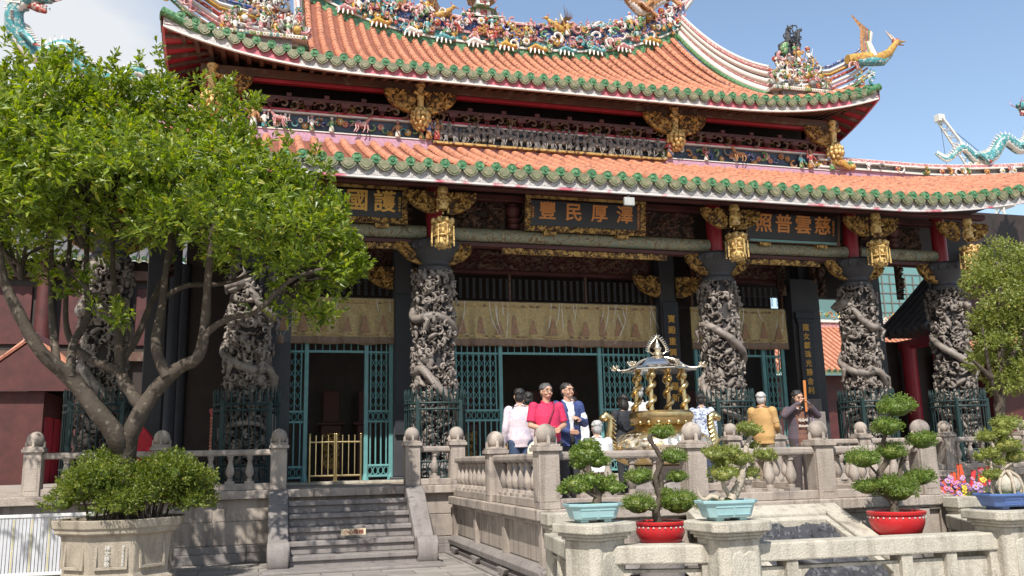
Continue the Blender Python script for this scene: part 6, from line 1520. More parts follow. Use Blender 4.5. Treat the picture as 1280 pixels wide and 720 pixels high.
def rock(t):
    b = MB(); b.ell((.02, .0, .26), (.16, .12, .12), 14, 10); o = b.build('rock', M['stone_pale'], t, loc=(0, 0, 0), smooth=80); m_ = o.modifiers.new('d', 'DISPLACE'); tx = bpy.data.textures.new('rock_noise', 'CLOUDS'); tx.noise_scale = .12; m_.texture = tx; m_.strength = .05
    b = MB()
    for k in range(7): a = k*.9; limb(b, [(.02+.03*math.cos(a), .03*math.sin(a), .40), (.02+.13*math.cos(a), .1*math.sin(a), .34), (.02+.18*math.cos(a), .13*math.sin(a), .22), (.02+.17*math.cos(a), .13*math.sin(a), .16)], .022, .012, 7, k)
    b.build('roots', M['bark_pale'], t, loc=(0, 0, 0), smooth=70)
bonsai('root-over-rock bonsai in a cobalt blue pot at the right edge', 7.86, 8.12, .967, lambda t: pot_oblong(t, .66, .42, .17, BL, 0),
       [([(7.86, 0, 1.34), (7.82, .02, 1.44), (7.78, 0, 1.58), (7.72, 0, 1.72)], .035, .014), ([(7.82, .02, 1.44), (7.92, .03, 1.55), (7.96, 0, 1.7), (7.98, 0, 1.84)], .028, .012), ([(7.82, .0, 1.42), (7.7, 0, 1.46), (7.62, 0, 1.52)], .02, .01), ([(7.86, 0, 1.4), (8.0, 0, 1.46)], .02, .01)],
       [(7.72, 1.74, .12), (7.98, 1.88, .16), (7.70, 1.56, .10), (7.92, 1.64, .15), (8.05, 1.52, .15), (7.78, 1.47, .10), (7.62, 1.52, .09), (7.70, 1.33, .11), (7.86, 1.78, .09)], 'bark_pale', 55, leaf='leaf_yellow', extra=rock, per=2000)

# ---- flowers and red banners at the right
fb = thing('flower_bed', 'stone trough of pink, purple and yellow flowers right of the corner block', 'flower bed', (10.3, 11.3, 0))
b = MB(); b.box((9.5, 10.85, 0), (11.2, 11.75, .62)); b.build('trough', M['stone_grey'], fb, bevel=.02)
rgf = random.Random(31)
for nm, c, n in (('pink_flowers', (.48, .17, .34), 20), ('purple_flowers', (.17, .08, .25), 24), ('yellow_flowers', (.60, .46, .05), 8), ('lilac_flowers', (.42, .26, .47), 18)):
    pm = plain(nm+'_petal', c, .6); cy = M['cyellow']
    for k in range(n): b = MB(); x, y = rgf.uniform(9.62, 10.75), rgf.uniform(10.86, 11.5); flower(b, x, y, .72+(y-10.85)*.7+rgf.uniform(-.03, .1), rgf.uniform(.035, .055), rgf, 0, (rgf.uniform(-.4, .4), -1, .7)); b.build(nm[:-1], [pm, pm, cy, pm, pm, pm], fb, smooth=60)
b = MB(); shoots(b, [(x, 11.2, .70+.05*k % .1, .25, .35, .22) for k, x in enumerate(np.arange(9.6, 11.1, .22))], 900, .07, 5, 66, ln=.12, up=.9, wid=.25); b.build('leaves', M['leaf_dark'], fb, fix=False)
for k, (x, y, z, w, h, a, m_) in enumerate(((10.62, 12.0, .92, .13, .34, .1, 'o'), (10.80, 12.05, 1.02, .14, .36, -.05, 'o'), (11.02, 12.0, .98, .10, .30, .5, 'r'), (11.16, 12.0, 1.02, .14, .30, 0, 'r'), (11.38, 12.05, 1.05, .16, .28, -.25, 'r'), (10.42, 12.0, .86, .12, .28, .3, 'o'))):
    t = thing('red_banner', ['orange red prayer streamer hanging second from the left above the flowers', 'widest orange red prayer streamer hanging above the flowers', 'slanting narrow red prayer cloth above the flowers', 'upright red prayer cloth right of the slanting one', 'tilted red prayer cloth nearest the blue bonsai pot', 'lowest orange red streamer, beside the terrace post'][k], 'banner', (x, y, z), 'red prayer cloths above the flowers')
    b = MB(); u = np.linspace(-w/2, w/2, 9)[:, None]; v = np.linspace(0, 1, 7)[None, :]; P = np.stack([u*(1-.1*v)+a*.2*(v-1), .015*np.sin(u*60+v*3)+0*v, h*v+.02*np.sin(u*31)*(1-v)], -1); b.grid(P); b.grid(P+np.array([0, .004, 0])); b.build('cloth', plain('orange_red_cloth', (.68, .09, .03), .7) if m_ == 'o' else plain('red_cloth', (.52, .025, .03), .7), t, loc=(0, 0, 0), smooth=60)
    b = MB(); b.tube([(-w*.7, 0, h+.01), (w*.7, 0, h+.01)], .008, 6); b.tube([(0, .01, -z), (0, .01, h+.02)], .008, 6); b.build('rod', M['wood_brown'], t, loc=(0, 0, 0))

# ---- slatted metal barrier at the far left
t = thing('slatted_barrier', 'white metal barrier of narrow slats with yellow dotted stripes, left of the planter', 'barrier', (-3.5, 15.75, 0))
b = MB(); b.box((-.42, -.03, .02), (.95, .03, .07)); b.box((-.42, -.03, .90), (.95, .03, .95)); b.box((-.44, -.03, .02), (-.40, .03, .95)); b.box((.93, -.03, .02), (.97, .03, .95)); b.build('frame', plain('white_metal', (.62, .62, .62), .4), t, loc=(0, 0, 0), bevel=.006)
b = MB()
for k in range(26): b.box((-.40+.051*k, -.015, .07), (-.40+.051*k+.04, .012, .90))
b.build('slats', plain('grey_white_slat', (.52, .53, .56), .4), t, loc=(0, 0, 0))
b = MB()
for k in (4, 9, 14, 19):
    for q in range(20): b.box((-.40+.051*k+.012, -.019, .09+.04*q), (-.40+.051*k+.03, -.0155, .113+.04*q))
b.build('dotted_stripes', plain('yellow_dots', (.55, .45, .08), .5), t, loc=(0, 0, 0))
t = thing('slatted_barrier', 'plain white metal panel at the extreme left edge', 'barrier', (-4.5, 15.7, 0), None); b = MB(); b.box((-.55, -.02, .06), (.52, .02, .94)); b.build('sheet', plain('white_sheet_metal', (.6, .62, .64), .4), t, loc=(0, 0, 0), bevel=.01); b = MB(); b.tube([(-.55, 0, .0), (-.55, 0, .98), (.53, 0, .98), (.53, 0, 0)], .02, 8); b.build('frame', plain('white_tube', (.62, .62, .62), .4), t, loc=(0, 0, 0), smooth=50)
t = thing('red_cushion_cover', 'red rounded cloth cover behind the ball post beside the tree trunk', 'cover', (-1.98, 17.0, 1.2))
b = MB(); pr_ = [(-.16, 0)]+[(-.16+.32*k/10, .86+.32*math.sin(PI*(.5+.5*k/10))) for k in range(11)]+[(.16, 0)]; b.prism(pr_, -.12, .12); b.build('cloth', plain('bright_red_cloth', (.50, .015, .03), .7), t, loc=(0, 0, 0), bevel=.03)
b = MB(); b.box((-.13, -.09, 0), (.13, .09, .5)); b.build('stand', M['wood_dark'], t, loc=(0, 0, 0))
# red drum lanterns in the left aisle
for k, (x, lb) in enumerate(((-.85, 'left of two tall red prayer-lamp towers in the left aisle'), (-.42, 'right of two tall red prayer-lamp towers in the left aisle'))):
    t = thing('lamp_tower', lb, 'lamp tower', (x-.1, 20.6, 1.2), 'red prayer lamp towers'); b = MB(); b.lathe([(.2, 0), (.2, .2), (.16, .25), (.16, 1.55), (.19, 1.6), (.19, 1.66), (.05, 1.7)], n=18); b.build('tower', M['red'], t, loc=(0, 0, 0), smooth=40)
    b = MB(); b.ell((0, 0, 1.76), .08, 10, 8); b.build('knob', M['cred'], t, loc=(0, 0, 0), smooth=80); b = MB()
    for q in range(16): b.lathe([(.163, .32+.075*q), (.17, .335+.075*q), (.163, .35+.075*q)], n=18)
    b.build('lamp_rows', M['gold'], t, loc=(0, 0, 0), smooth=40)
t = thing('eave_floodlight', 'small white floodlight under the eave above the central plaque', 'lamp', (7.02, 15.99, 6.70)); b = MB(); b.box((-.11, -.05, -.08), (.11, .02, .09)); b.build('housing', plain('grey_housing', (.40, .40, .38), .5), t, loc=(0, 0, 0), bevel=.01); b = MB(); b.box((-.02, -.0, .1), (.02, .03, .2)); b.build('bracket', M['iron'], t, loc=(0, 0, 0))
b = MB(); b.box((5.0, 15.25, .99), (8.7, 16.25, 1.1)); tag(b.build('stone_step', M['stone'], bevel=.012), 'low stone step behind the bronze censer', 'step')

# ================================================================== buildings around
def tiled_slope(mb, mc, p0, p1, up, sp=.34, r=.085, n=10, lip=True):
    """rows of tiles between the eave p0-p1 and the eave moved by up"""
    p0, p1, up = Vector(p0), Vector(p1), Vector(up); d = (p1-p0); m = int(d.length/sp); nrm = d.cross(up).normalized()
    if nrm.z < 0: nrm = -nrm
    V = [p0, p1, p1+up, p0+up]; mb.add(V+[v-nrm*.08 for v in V], [(0, 1, 2, 3), (7, 6, 5, 4), (0, 4, 5, 1), (1, 5, 6, 2), (2, 6, 7, 3), (3, 7, 4, 0)], 1)
    for i in range(m):
        q = p0+d*(i+.5)/m; pts = [q+up*(k/n)+nrm*.02-nrm*.03*math.sin(PI*k/n) for k in range(n+1)]; mb.tube(pts, r, 7, 0)
        mc.tube([q-up.normalized()*.02+nrm*.02, q-up.normalized()*.06+nrm*.02], r*1.1, 10, 0)
        e = d.normalized()*sp*.46; c = q+d/m*.5; mc.add([c-e, c+e, c+e*.7-Vector((0, 0, .13)), c-Vector((0, 0, .19)), c-e*.7-Vector((0, 0, .13))], [(0, 1, 2, 3, 4)], 1)
def hall(label, cat, build_fn):
    t = thing({'hall': 'temple_side_hall', 'gate roof': 'gate_roof'}[cat], label, cat, (0, 0, 0)); build_fn(t); return t
def left_hall(t):
    t.location = (-7, 37, 0)
    b = MB(); b.box((-9.0, 32.5, 0), (-7.0, 35.5, 4.2)); b.build('wall', M['red_dark'], t)
    for y in (32.7, 34.1): b = MB(); b.box((-6.99, y, .6), (-6.95, y+1.2, 3.4)); b.box((-6.948, y+.58, .6), (-6.93, y+.62, 3.4)); b.build('red_door', M['red'], t, bevel=.01)
    for y in (32.6, 35.2): b = MB(); b.lathe([(.26, 0), (.26, .1), (.2, .14), (.2, 4.1)], (-6.0, y, 0), 16); b.build('red_column', M['red_dark'], t, smooth=40)
    b = MB(); b.box((-6.1, 32.4, 3.85), (-5.9, 35.5, 4.15)); b.build('beam', M['red_dark'], t)
    tl, cp = MB(), MB(); tiled_slope(tl, cp, (-5.5, 35.5, 4.3), (-5.5, 32.2, 4.3), (-1.9, 0, 1.6)); r = tl.build('roof', [M['tile'], M['tile_low']], t, smooth=40); cp.build('eave_tiles', [M['tile_green'], M['tile_olive']], r, smooth=40)
    tl, cp = MB(), MB(); tiled_slope(tl, cp, (-9.5, 32.2, 4.3), (-9.5, 35.5, 4.3), (1.9, 0, 1.6)); r = tl.build('roof', [M['tile'], M['tile_low']], t, smooth=40)
    b = MB(); b.box((-7.7, 32.2, 5.8), (-7.3, 35.5, 6.15)); b.build('ridge', M['pink'], t, bevel=.03)
    b = MB(); b.prism([(-5.6, 4.2), (-9.4, 4.2), (-7.5, 5.8)], 32.2, 32.32); b.build('gable', M['red_dark'], t)
hall('small red side hall with orange tiles seen between the limbs of the left tree', 'hall', left_hall)
def right_hall(t):
    t.location = (19, 20.5, 0)
    b = MB(); b.box((19.2, 19.6, 0), (24, 21.2, 4.4)); b.build('wall', M['red_dark'], t)
    for x, y in ((17.55, 19.7), (17.55, 21.0), (18.6, 21.0)): b = MB(); b.lathe([(.26, 0), (.26, .1), (.2, .14), (.2, 3.4)], (x, y, 1.2), 16); b.build('red_column', M['red'], t, smooth=40)
    b = MB(); b.box((17.45, 19.3, 4.45), (17.65, 21.3, 4.7)); b.build('beam', M['red'], t)
    tl, cp = MB(), MB(); tiled_slope(tl, cp, (16.8, 21.4, 4.85), (16.8, 19.2, 4.85), (2.25, 0, 2.05), sp=.3); r = tl.build('roof', [M['tile_grey'], M['tile_grey']], t, smooth=40); cp.build('eave_tiles', [M['tile_grey'], M['tile_grey']], r, smooth=40)
    tl, cp = MB(), MB(); tiled_slope(tl, cp, (21.0, 19.2, 4.85), (21.0, 21.4, 4.85), (-1.95, 0, 2.0), sp=.3); r = tl.build('roof', [M['tile_grey'], M['tile_grey']], t, smooth=40)
    b = MB(); b.box((18.9, 19.15, 6.8), (19.2, 21.45, 7.1)); b.build('ridge', M['tile_grey'], t, bevel=.03)
    for y in (19.25, 21.25): b = MB(); b.prism([(17.2, 4.8), (20.9, 4.8), (19.05, 6.75)], y, y+.1); b.build('gable', M['red_dark'], t)
    b = MB(); b.tube([(18.9, 19.0, 6.5), (19.6, 18.98, 6.2), (20.2, 18.98, 6.35), (20.5, 18.98, 6.9)], [.12, .12, .1, .05], 8); b.build('verge_scroll', M['purple'], t, smooth=60)
hall('small shaded gate roof with red columns behind the rightmost dragon columns', 'gate roof', right_hall)
def tower_block(t):
    t.location = (-15, 40, 0)
    b = MB(); b.box((-24, 36, 0), (-3.2, 46, 9.5)); b.build('wall', M['wood_dark'], t)
    for x in np.arange(-23.5, -3.5, 2.6): b = MB(); b.lathe([(.3, 0), (.3, 9.3)], (x, 35.6, 0), 12); b.build('red_column', M['red_dark'], t, smooth=40)
    for z in (3.0, 5.6, 8.7): b = MB(); b.box((-24, 35.7, z), (-3.2, 35.95, z+.35)); b.build('beam', M['wood_brown'], t)
    for x in np.arange(-23, -4, 2.6): b = MB(); b.box((x, 35.85, .8), (x+1.6, 35.97, 2.9)); b.build('door', M['wood_dark'], t)
    for x in np.arange(-23, -4, 2.6): b = MB(); b.box((x, 35.9, 6.2), (x+1.6, 35.99, 8.4)); b.build('window', M['red_dark'], t, bevel=.02)
    tl, cp = MB(), MB(); tiled_slope(tl, cp, (-25, 35, 9.4), (-2.6, 35, 9.4), (0, 4, 2.4)); r = tl.build('roof', [M['tile_grey'], M['tile_grey']], t, smooth=40); cp.build('eave_tiles', [M['tile_green'], M['tile_olive']], r, smooth=40)
    b = MB(); b.box((-25, 38.9, 11.7), (-2.6, 39.3, 12.4)); b.build('ridge', M['tile_grey'], t, bevel=.05)
hall('tall dark red hall far behind the tree, left of the temple', 'hall', tower_block)
def rear_hall(t):
    t.location = (28, 41, 0)
    b = MB(); b.box((20.5, 40, 0), (44, 48, 5.6)); b.build('wall', M['red_dark'], t)
    tl, cp = MB(), MB(); tiled_slope(tl, cp, (20, 38.6, 5.7), (45, 38.6, 5.7), (0, 4.6, 3.0)); r = tl.build('roof', [M['tile'], M['tile_low']], t, smooth=40); cp.build('eave_tiles', [M['tile_green'], M['tile_olive']], r, smooth=40)
    b = MB(); b.box((20, 43, 8.6), (45, 43.4, 8.9)); b.build('ridge', M['pink'], t); b = MB(); b.box((20, 42.9, 8.9), (45, 43.5, 9.05)); b.build('ridge_cap', M['white'], t)
    b = MB()
    for k in range(50): x = 20.3+k*.49; flower(b, x, 42.9, 9.2+.15*math.sin(k), .16, rg, k % 6); curl(b, x+.2, 42.9, 9.35, .2, rg, (k*3) % 8)
    b.build('ridge_flowers', CERM, t, smooth=60)
hall('distant rear hall with sunlit orange roof seen between the right columns', 'hall', rear_hall)
t = thing('glass_tower', 'pale green glass office tower with curved top far behind the right columns', 'tower', (108, 130, 0))
gm = bpy.data.materials.new('green_glass'); gm.use_nodes = True; q = gm.node_tree.nodes['Principled BSDF']; q.inputs['Base Color'].default_value = (.16, .30, .28, 1); q.inputs['Roughness'].default_value = .15; q.inputs['Metallic'].default_value = .3
b = MB(); pr_ = [(-14, 0), (14, 0), (14, 29)]+[(14-28*k/12, 29+8*math.sin(PI*k/12)) for k in range(1, 12)]+[(-14, 29)]; b.prism(pr_, -10, 10); b.build('glass_wall', gm, t, loc=(0, 0, 0))
b = MB()
for z in np.arange(3, 36, 1.6): b.box((-14.1, -10.15, z), (14.1, -10.02, z+.14))
for x in np.arange(-13, 14, 1.5): b.box((x, -10.2, 0), (x+.12, -10.03, 30))
b.build('mullions', M['cgrey'], t, loc=(0, 0, 0))
t = thing('tower_crane', 'white lattice tower crane jib rising above the right roof', 'crane', (153, 152, 0))
b = MB()
def lattice(mb, p, q, w, n):
    p, q = Vector(p), Vector(q); d = (q-p).normalized(); a = d.orthogonal().normalized()*w; c = d.cross(a)
    cor = [a+c, a-c, -a-c, -a+c]; 
    for o in cor: mb.tube([p+o, q+o*.5], .22, 5)
    for i in range(n):
        f0, f1 = i/n, (i+1)/n
        for k in range(4): mb.tube([p.lerp(q, f0)+cor[k]*(1-.5*f0), p.lerp(q, f1)+cor[(k+1) % 4]*(1-.5*f1)], .13, 4)
lattice(b, (2, 0, 55), (-11.2, 0, 73.5), 1.3, 12); b.build('jib', M['white'], t, loc=(0, 0, 0))
b = MB(); lattice(b, (2, 0, 0), (2, 0, 57), 1.4, 24); b.build('mast', M['white'], t, loc=(0, 0, 0))
b = MB(); b.tube([(-11.2, 0, 73.5), (-10.6, 0, 58)], .07, 4); b.tube([(-11, 0, 73.3), (5, 0, 62)], .08, 4); b.build('cable', M['iron'], t, loc=(0, 0, 0))
b = MB(); b.box((-12, -.8, 72.8), (-10.4, .8, 74.4)); b.box((.5, -1.5, 54), (5, 1.5, 57)); b.build('jib_head', M['white'], t, loc=(0, 0, 0), bevel=.1)

# ================================================================== people
SKIN = plain('skin', (.48, .27, .185), .5, var=.06, vs=8, bump=.05)
HAIRK = plain('black_hair', (.018, .016, .015), .45, var=.3, vs=40, bump=.4, bs=120); HAIRG = plain('grey_hair', (.42, .41, .40), .6, var=.3, vs=40, bump=.4, bs=120); HAIRM = plain('greying_hair', (.075, .072, .07), .5, var=.5, vs=40, bump=.4, bs=120)
EYE = plain('dark_eye', (.02, .015, .012), .25, bump=0); LIP = plain('lip', (.38, .13, .11), .5, bump=0); SHOE = plain('dark_shoe', (.03, .028, .027), .5)
def cloth(name, c, **k): return plain(name, c, .8, var=.12, **{**dict(vs=7, bump=.35, bs=26), **k})
def person(label, x, y, z, yaw, h, arms, top, bottom, hair, long=True, sit=False, vox=.011, head_yaw=0, collar=None, jacket=None, hair_len=0, glasses=False, belly=0.0, wide=1.0, stance=.09, head_pitch=0, hands_curl=.5, group='people on the terrace', strap=None, tuck=False, open_=0):
    """arms: two (elbow, wrist, finger direction) tuples for the -X and +X side, figure facing -Y"""
    t = thing('person', label, 'person', (x, y, z), group, rz=yaw); k = h/1.72; t.scale = (k, k, k)
    dz = -.47 if sit else 0; hz = .92+dz
    hd = Matrix.Rotation(head_yaw, 4, 'Z') @ Matrix.Rotation(head_pitch, 4, 'X'); hc = Vector((0, -.005, 1.47+dz))
    def HP(p): return hc + (hd @ Vector(p))
    b = MB(); rq = hd.to_euler()
    b.ell(HP((0, -.01, .135)), (.076, .096, .113), 18, 12, rot=rq); b.ell(HP((0, -.045, .072)), (.054, .056, .05), 14, 10, rot=rq); b.ell(HP((0, -.03, .10)), (.067, .07, .07), 14, 10, rot=rq)
    b.tube([HP((0, -.098, .15)), HP((0, -.122, .105)), HP((0, -.106, .095))], [.012, .019, .014], 8, round_ends=True); b.ell(HP((0, -.092, .175)), (.055, .02, .018), 10, 6, rot=rq); b.ell(HP((0, -.096, .062)), (.026, .016, .013), 8, 6, rot=rq)
    for e in (-1, 1): b.ell(HP((e*.077, .005, .125)), (.014, .026, .034), 8, 6, rot=rq); b.ell(HP((e*.042, -.075, .10)), (.024, .026, .024), 8, 6, rot=rq)
    b.tube([(0, .015, 1.36+dz), tuple(HP((0, .0, .05)))], [.064, .056], 14, round_ends=True)
    W_ = wide; B = belly
    tor = [(0, .0, .84+dz, .14*W_, .10), (0, 0, .92+dz, .165*W_, .115+B*.5), (0, -B*.4, 1.02+dz, .155*W_, .105+B), (0, -B*.4, 1.12+dz, .15*W_, .10+B*.9), (0, -B*.2, 1.24+dz, .165*W_, .11+B*.4), (0, .0, 1.34+dz, .165*W_, .10), (0, .01, 1.41+dz, .11*W_, .075), (0, .012, 1.45+dz, .06, .055)]
    b.loft(tor, 20)
    sh = [Vector((e*.175*W_, .01, 1.375+dz)) for e in (-1, 1)]
    hips = [Vector((e*.09, 0, .90+dz)) for e in (-1, 1)]
    if sit: knees = [Vector((e*.13, -.42, .47)) for e in (-1, 1)]; feet = [Vector((e*.13, -.38, .07)) for e in (-1, 1)]
    else: knees = [Vector((e*(.09+stance)/2, -.02, .48)) for e in (-1, 1)]; feet = [Vector((e*stance, .01, .08)) for e in (-1, 1)]
    for i in (0, 1):
        b.tube([hips[i], hips[i].lerp(knees[i], .5), knees[i]], [.085, .075, .058], 12, round_ends=True); b.tube([knees[i], knees[i].lerp(feet[i], .35), feet[i]], [.055, .056, .036], 12, round_ends=True); b.ell(feet[i]+Vector((0, -.07, -.035)), (.042, .12, .035), 12, 8)
        el, wr, fd = [Vector(v) for v in arms[i]]; el.z += dz; wr.z += dz
        b.tube([sh[i], sh[i].lerp(el, .5), el], [.054, .048, .040], 12, round_ends=True); b.tube([el, el.lerp(wr, .3), wr], [.041, .040, .027], 12, round_ends=True)
        fd.normalize(); e = -1 if i == 0 else 1
        inw = Vector((-e, -.2, 0)); inw = (inw-fd*inw.dot(fd)).normalized(); sd = fd.cross(inw)
        pm = wr+fd*.045
        for q in range(4):                               # palm as four ridges so that every finger has a root
            o = sd*(.0165*(q-1.5)); b.tube([wr+o*.6, wr+fd*.085+o], [.017, .013], 8, round_ends=True)
            L_ = (.068, .078, .073, .056)[q]; r0 = wr+fd*.088+o*1.15; c_ = hands_curl+.08*q
            j1 = r0+(fd*math.cos(c_*.5)+inw*math.sin(c_*.5))*L_*.45; j2 = j1+(fd*math.cos(c_*1.3)+inw*math.sin(c_*1.3))*L_*.32; j3 = j2+(fd*math.cos(c_*1.9)+inw*math.sin(c_*1.9))*L_*.25
            b.tube([r0, j1, j2, j3], [.0092, .009, .0083, .0072], 8, round_ends=True)
        th = wr+fd*.03+sd*(.026); b.tube([wr+fd*.015+sd*.015, th, th+(fd*.6+sd*.55+inw*.45).normalized()*.035, th+(fd*.9+sd*.35+inw*.6).normalized()*.062], [.014, .012, .010, .008], 8, round_ends=True)
    solidify(b, vox*.75, 3).build('body', SKIN, t, loc=(0, 0, 0), smooth=180, fix=False)
    for e in (-1, 1):
        c = MB(); c.ell(HP((e*.031, -.098, .138)), (.0105, .007, .005), 10, 6, rot=rq); c.build('eye', EYE, t, loc=(0, 0, 0), smooth=180); c = MB(); c.tube([HP((e*.015, -.109, .162)), HP((e*.034, -.106, .168)), HP((e*.054, -.088, .160))], [.0025, .0035, .002], 6); c.build('eyebrow', hair, t, loc=(0, 0, 0), smooth=180)
    c = MB(); c.ell(HP((0, -.109, .064)), (.022, .008, .006), 10, 6, rot=rq); c.build('mouth', LIP, t, loc=(0, 0, 0), smooth=180)
    c = MB(); c.ell(HP((0, .014, .172)), (.083, .095, .090), 18, 12, rot=rq); c.ell(HP((0, .035, .12)), (.079, .072, .085), 16, 10, rot=rq)
    rh = random.Random(int(x*100)+7)
    for q in range(120):
        a = rh.uniform(0, 2*PI); f = rh.uniform(.25, 1); pz = .172+.085*math.cos(f*1.55); rr = .083*math.sin(f*1.55)
        c.ell(HP((rr*math.cos(a), .018+rr*1.12*math.sin(a), pz)), (rh.uniform(.012, .02),)*3, 6, 5)
    if hair_len:
        c.ell(HP((0, .05, .06)), (.085, .06, .06+hair_len), 14, 10, rot=rq)
        for e in (-1, 1): c.ell(HP((e*.074, .0, .085)), (.02, .045, .06+hair_len*.6), 10, 8, rot=rq)
    solidify(c, .009, 2).build('hair', hair, t, loc=(0, 0, 0), smooth=180, fix=False)
    if glasses:
        c = MB()
        for e in (-1, 1):
            c.tube([HP((e*.032+.024*math.cos(q*PI/6), -.119, .137+.018*math.sin(q*PI/6))) for q in range(13)], .0016, 5); c.tube([HP((e*.056, -.117, .142)), HP((e*.083, .0, .14))], .0016, 5)
        c.tube([HP((-.009, -.121, .141)), HP((.009, -.121, .141))], .0016, 5); c.build('glasses', M['iron'], t, loc=(0, 0, 0))
    # clothes
    g_ = .02 if jacket is None else .016
    def torso_cloth(g, z0, front_open=False):
        c = MB(); R_ = [(cx, cy, zz, rx+g, ry+g) for cx, cy, zz, rx, ry in tor if zz > z0+.03]; b0 = [r for r in tor if r[2] <= z0+.03]
        r0 = R_[0]; R_ = [(r0[0], r0[1], z0, r0[3]*1.03, r0[4]*1.03)]+R_[:-1]+[(0, .012, 1.435+dz, .068+g, .062+g)]; c.loft(R_, 22)
        return c
    hem = (.80 if not tuck else .93)+dz
    def sleeves(c, g, lng):
        for i in (0, 1):
            el, wr, fd = [Vector(v) for v in arms[i]]; el.z += dz; wr.z += dz
            if lng: c.tube([sh[i], sh[i].lerp(el, .5), el], [.074+g*.8, .058+g*.6, .052+g*.5], 12, round_ends=True); c.tube([el, el.lerp(wr, .5), el.lerp(wr, .95)], [.052+g*.5, .046+g*.5, .038+g*.4], 12, round_ends=True)
            c.ell(sh[i], .080, 12, 8)
            if not lng: c.tube([sh[i], sh[i].lerp(el, .45), sh[i].lerp(el, .82)], [.070+g*.6, .060+g, .060+g], 12)
    c = torso_cloth(g_, hem); sleeves(c, .012, long and jacket is None)
    if jacket is None or True: solidify(c, vox, 3).build('shirt', top, t, loc=(0, 0, 0), smooth=180, fix=False)
    if jacket is not None:
        c = torso_cloth(.034, .78+dz); sleeves(c, .02, True); s_ = solidify(c, vox, 4); keep = []
        V = s_.v                                         # the jacket hangs open: leave out the strip down the chest
        for f in s_.f:
            cx = sum(V[i][0] for i in f)/len(f); cy = sum(V[i][1] for i in f)/len(f); cz = sum(V[i][2] for i in f)/len(f)
            op = open_+(.035+.06*max(0, (cz-dz-1.12)/.3) if cz-dz > 1.0 else .045)
            if cy < -.02 and abs(cx) < op and cz-dz < 1.47: continue
            if cz-dz > 1.425 and math.hypot(cx, cy) < .10: continue
            keep.append(f)
        s_.f = keep; s_.m = [0]*len(keep); o = s_.build('jacket', jacket, t, loc=(0, 0, 0), smooth=180, fix=False); md = o.modifiers.new('thick', 'SOLIDIFY'); md.thickness = .012
        c = MB()
        for e in (-1, 1): c.tube([(e*.045, .06, 1.475+dz), (e*.085, .0, 1.455+dz), (e*.085, -.07, 1.41+dz), (e*.06, -.125, 1.30+dz)], [.02, .022, .024, .012], 8, flat=.5)
        c.build('lapel', jacket, t, loc=(0, 0, 0), smooth=180)
    c = MB()
    for e in (-1, 1): c.tube([(e*.012, -.085, 1.395+dz), (e*.055, -.06, 1.43+dz), (e*.07, .01, 1.455+dz), (e*.03, .065, 1.47+dz)], [.010, .016, .018, .014], 8)
    c.build('collar', collar or top, t, loc=(0, 0, 0), smooth=180)
    c = MB(); c.loft([(0, 0, hz-.10, .15*W_, .11), (0, 0, hz, .178*W_, .128+B*.5), (0, -B*.3, hz+.10, .172*W_, .122+B*.8)], 20)
    for i in (0, 1): c.tube([hips[i], hips[i].lerp(knees[i], .5), knees[i]], [.105, .092, .074], 12, round_ends=True); c.tube([knees[i], knees[i].lerp(feet[i], .5), feet[i]+Vector((0, 0, .0))], [.073, .068, .062], 12)
    solidify(c, vox, 4).build('trousers', bottom, t, loc=(0, 0, 0), smooth=180, fix=False)
    for i in (0, 1): c = MB(); c.ell(feet[i]+Vector((0, -.075, -.035)), (.05, .14, .045), 14, 9); c.box(tuple(feet[i]+Vector((-.045, -.20, -.08))), tuple(feet[i]+Vector((.045, .06, -.055)))); c.build('shoe', SHOE, t, loc=(0, 0, 0), smooth=50)
    if strap:
        c = MB(); e, m_ = strap; c.tube([(e*.12, .09, 1.43+dz), (e*.10, -.03, 1.455+dz), (e*.06, -.13, 1.33+dz), (-e*.06, -.165-B, 1.12+dz), (-e*.19*W_, -.06, .92+dz)], .013, 8, flat=.45); c.build('bag_strap', m_, t, loc=(0, 0, 0), smooth=180)
    return t
DOWN = (0, -.1, -1)
hang = (((-.235, .02, 1.10), (-.245, -.06, .86), DOWN), ((.235, .02, 1.10), (.245, -.06, .86), DOWN))
clasp = (((-.265, -.02, 1.11), (-.055, -.25, 1.02), (1, -.15, 0)), ((.265, -.02, 1.11), (.055, -.25, 1.03), (-1, -.15, 0)))
person('man in a magenta red polo shirt and glasses with clasped hands', 3.95, 12.3, 1.0, .06, 1.69, clasp, cloth('magenta_polo', (.52, .022, .085)), cloth('dark_trousers', (.04, .04, .05)), HAIRM, long=False, vox=.009, head_yaw=.12, glasses=True, belly=.035, wide=1.14, strap=(1, cloth('dark_red_strap', (.20, .01, .03))), group=None)
person('man in a navy jacket over a white shirt, holding a phone', 4.48, 12.9, 1.0, .12, 1.75, (((-.28, -.02, 1.12), (-.10, -.22, .99), (.8, -.6, -.1)), ((.26, -.03, 1.12), (.08, -.26, 1.16), (-.8, -.4, .3))), cloth('white_shirt', (.68, .69, .70)), cloth('black_trousers', (.03, .03, .036)), HAIRK, jacket=cloth('navy_jacket', (.035, .055, .17)), vox=.009, head_yaw=.25, glasses=True, wide=1.05, group=None, tuck=True)
t = thing('mobile_phone', 'dark mobile phone in the hand of the man in the navy jacket', 'phone', (4.52, 12.64, 2.17)); b = MB(); b.box((-.036, -.005, -.07), (.036, .005, .075)); b.build('case', M['iron'], t, loc=(0, 0, 0), bevel=.004); b = MB(); b.box((-.031, .0055, -.06), (.031, .0065, .066)); b.build('screen', plain('phone_glass', (.02, .022, .03), .08, bump=0), t, loc=(0, 0, 0))
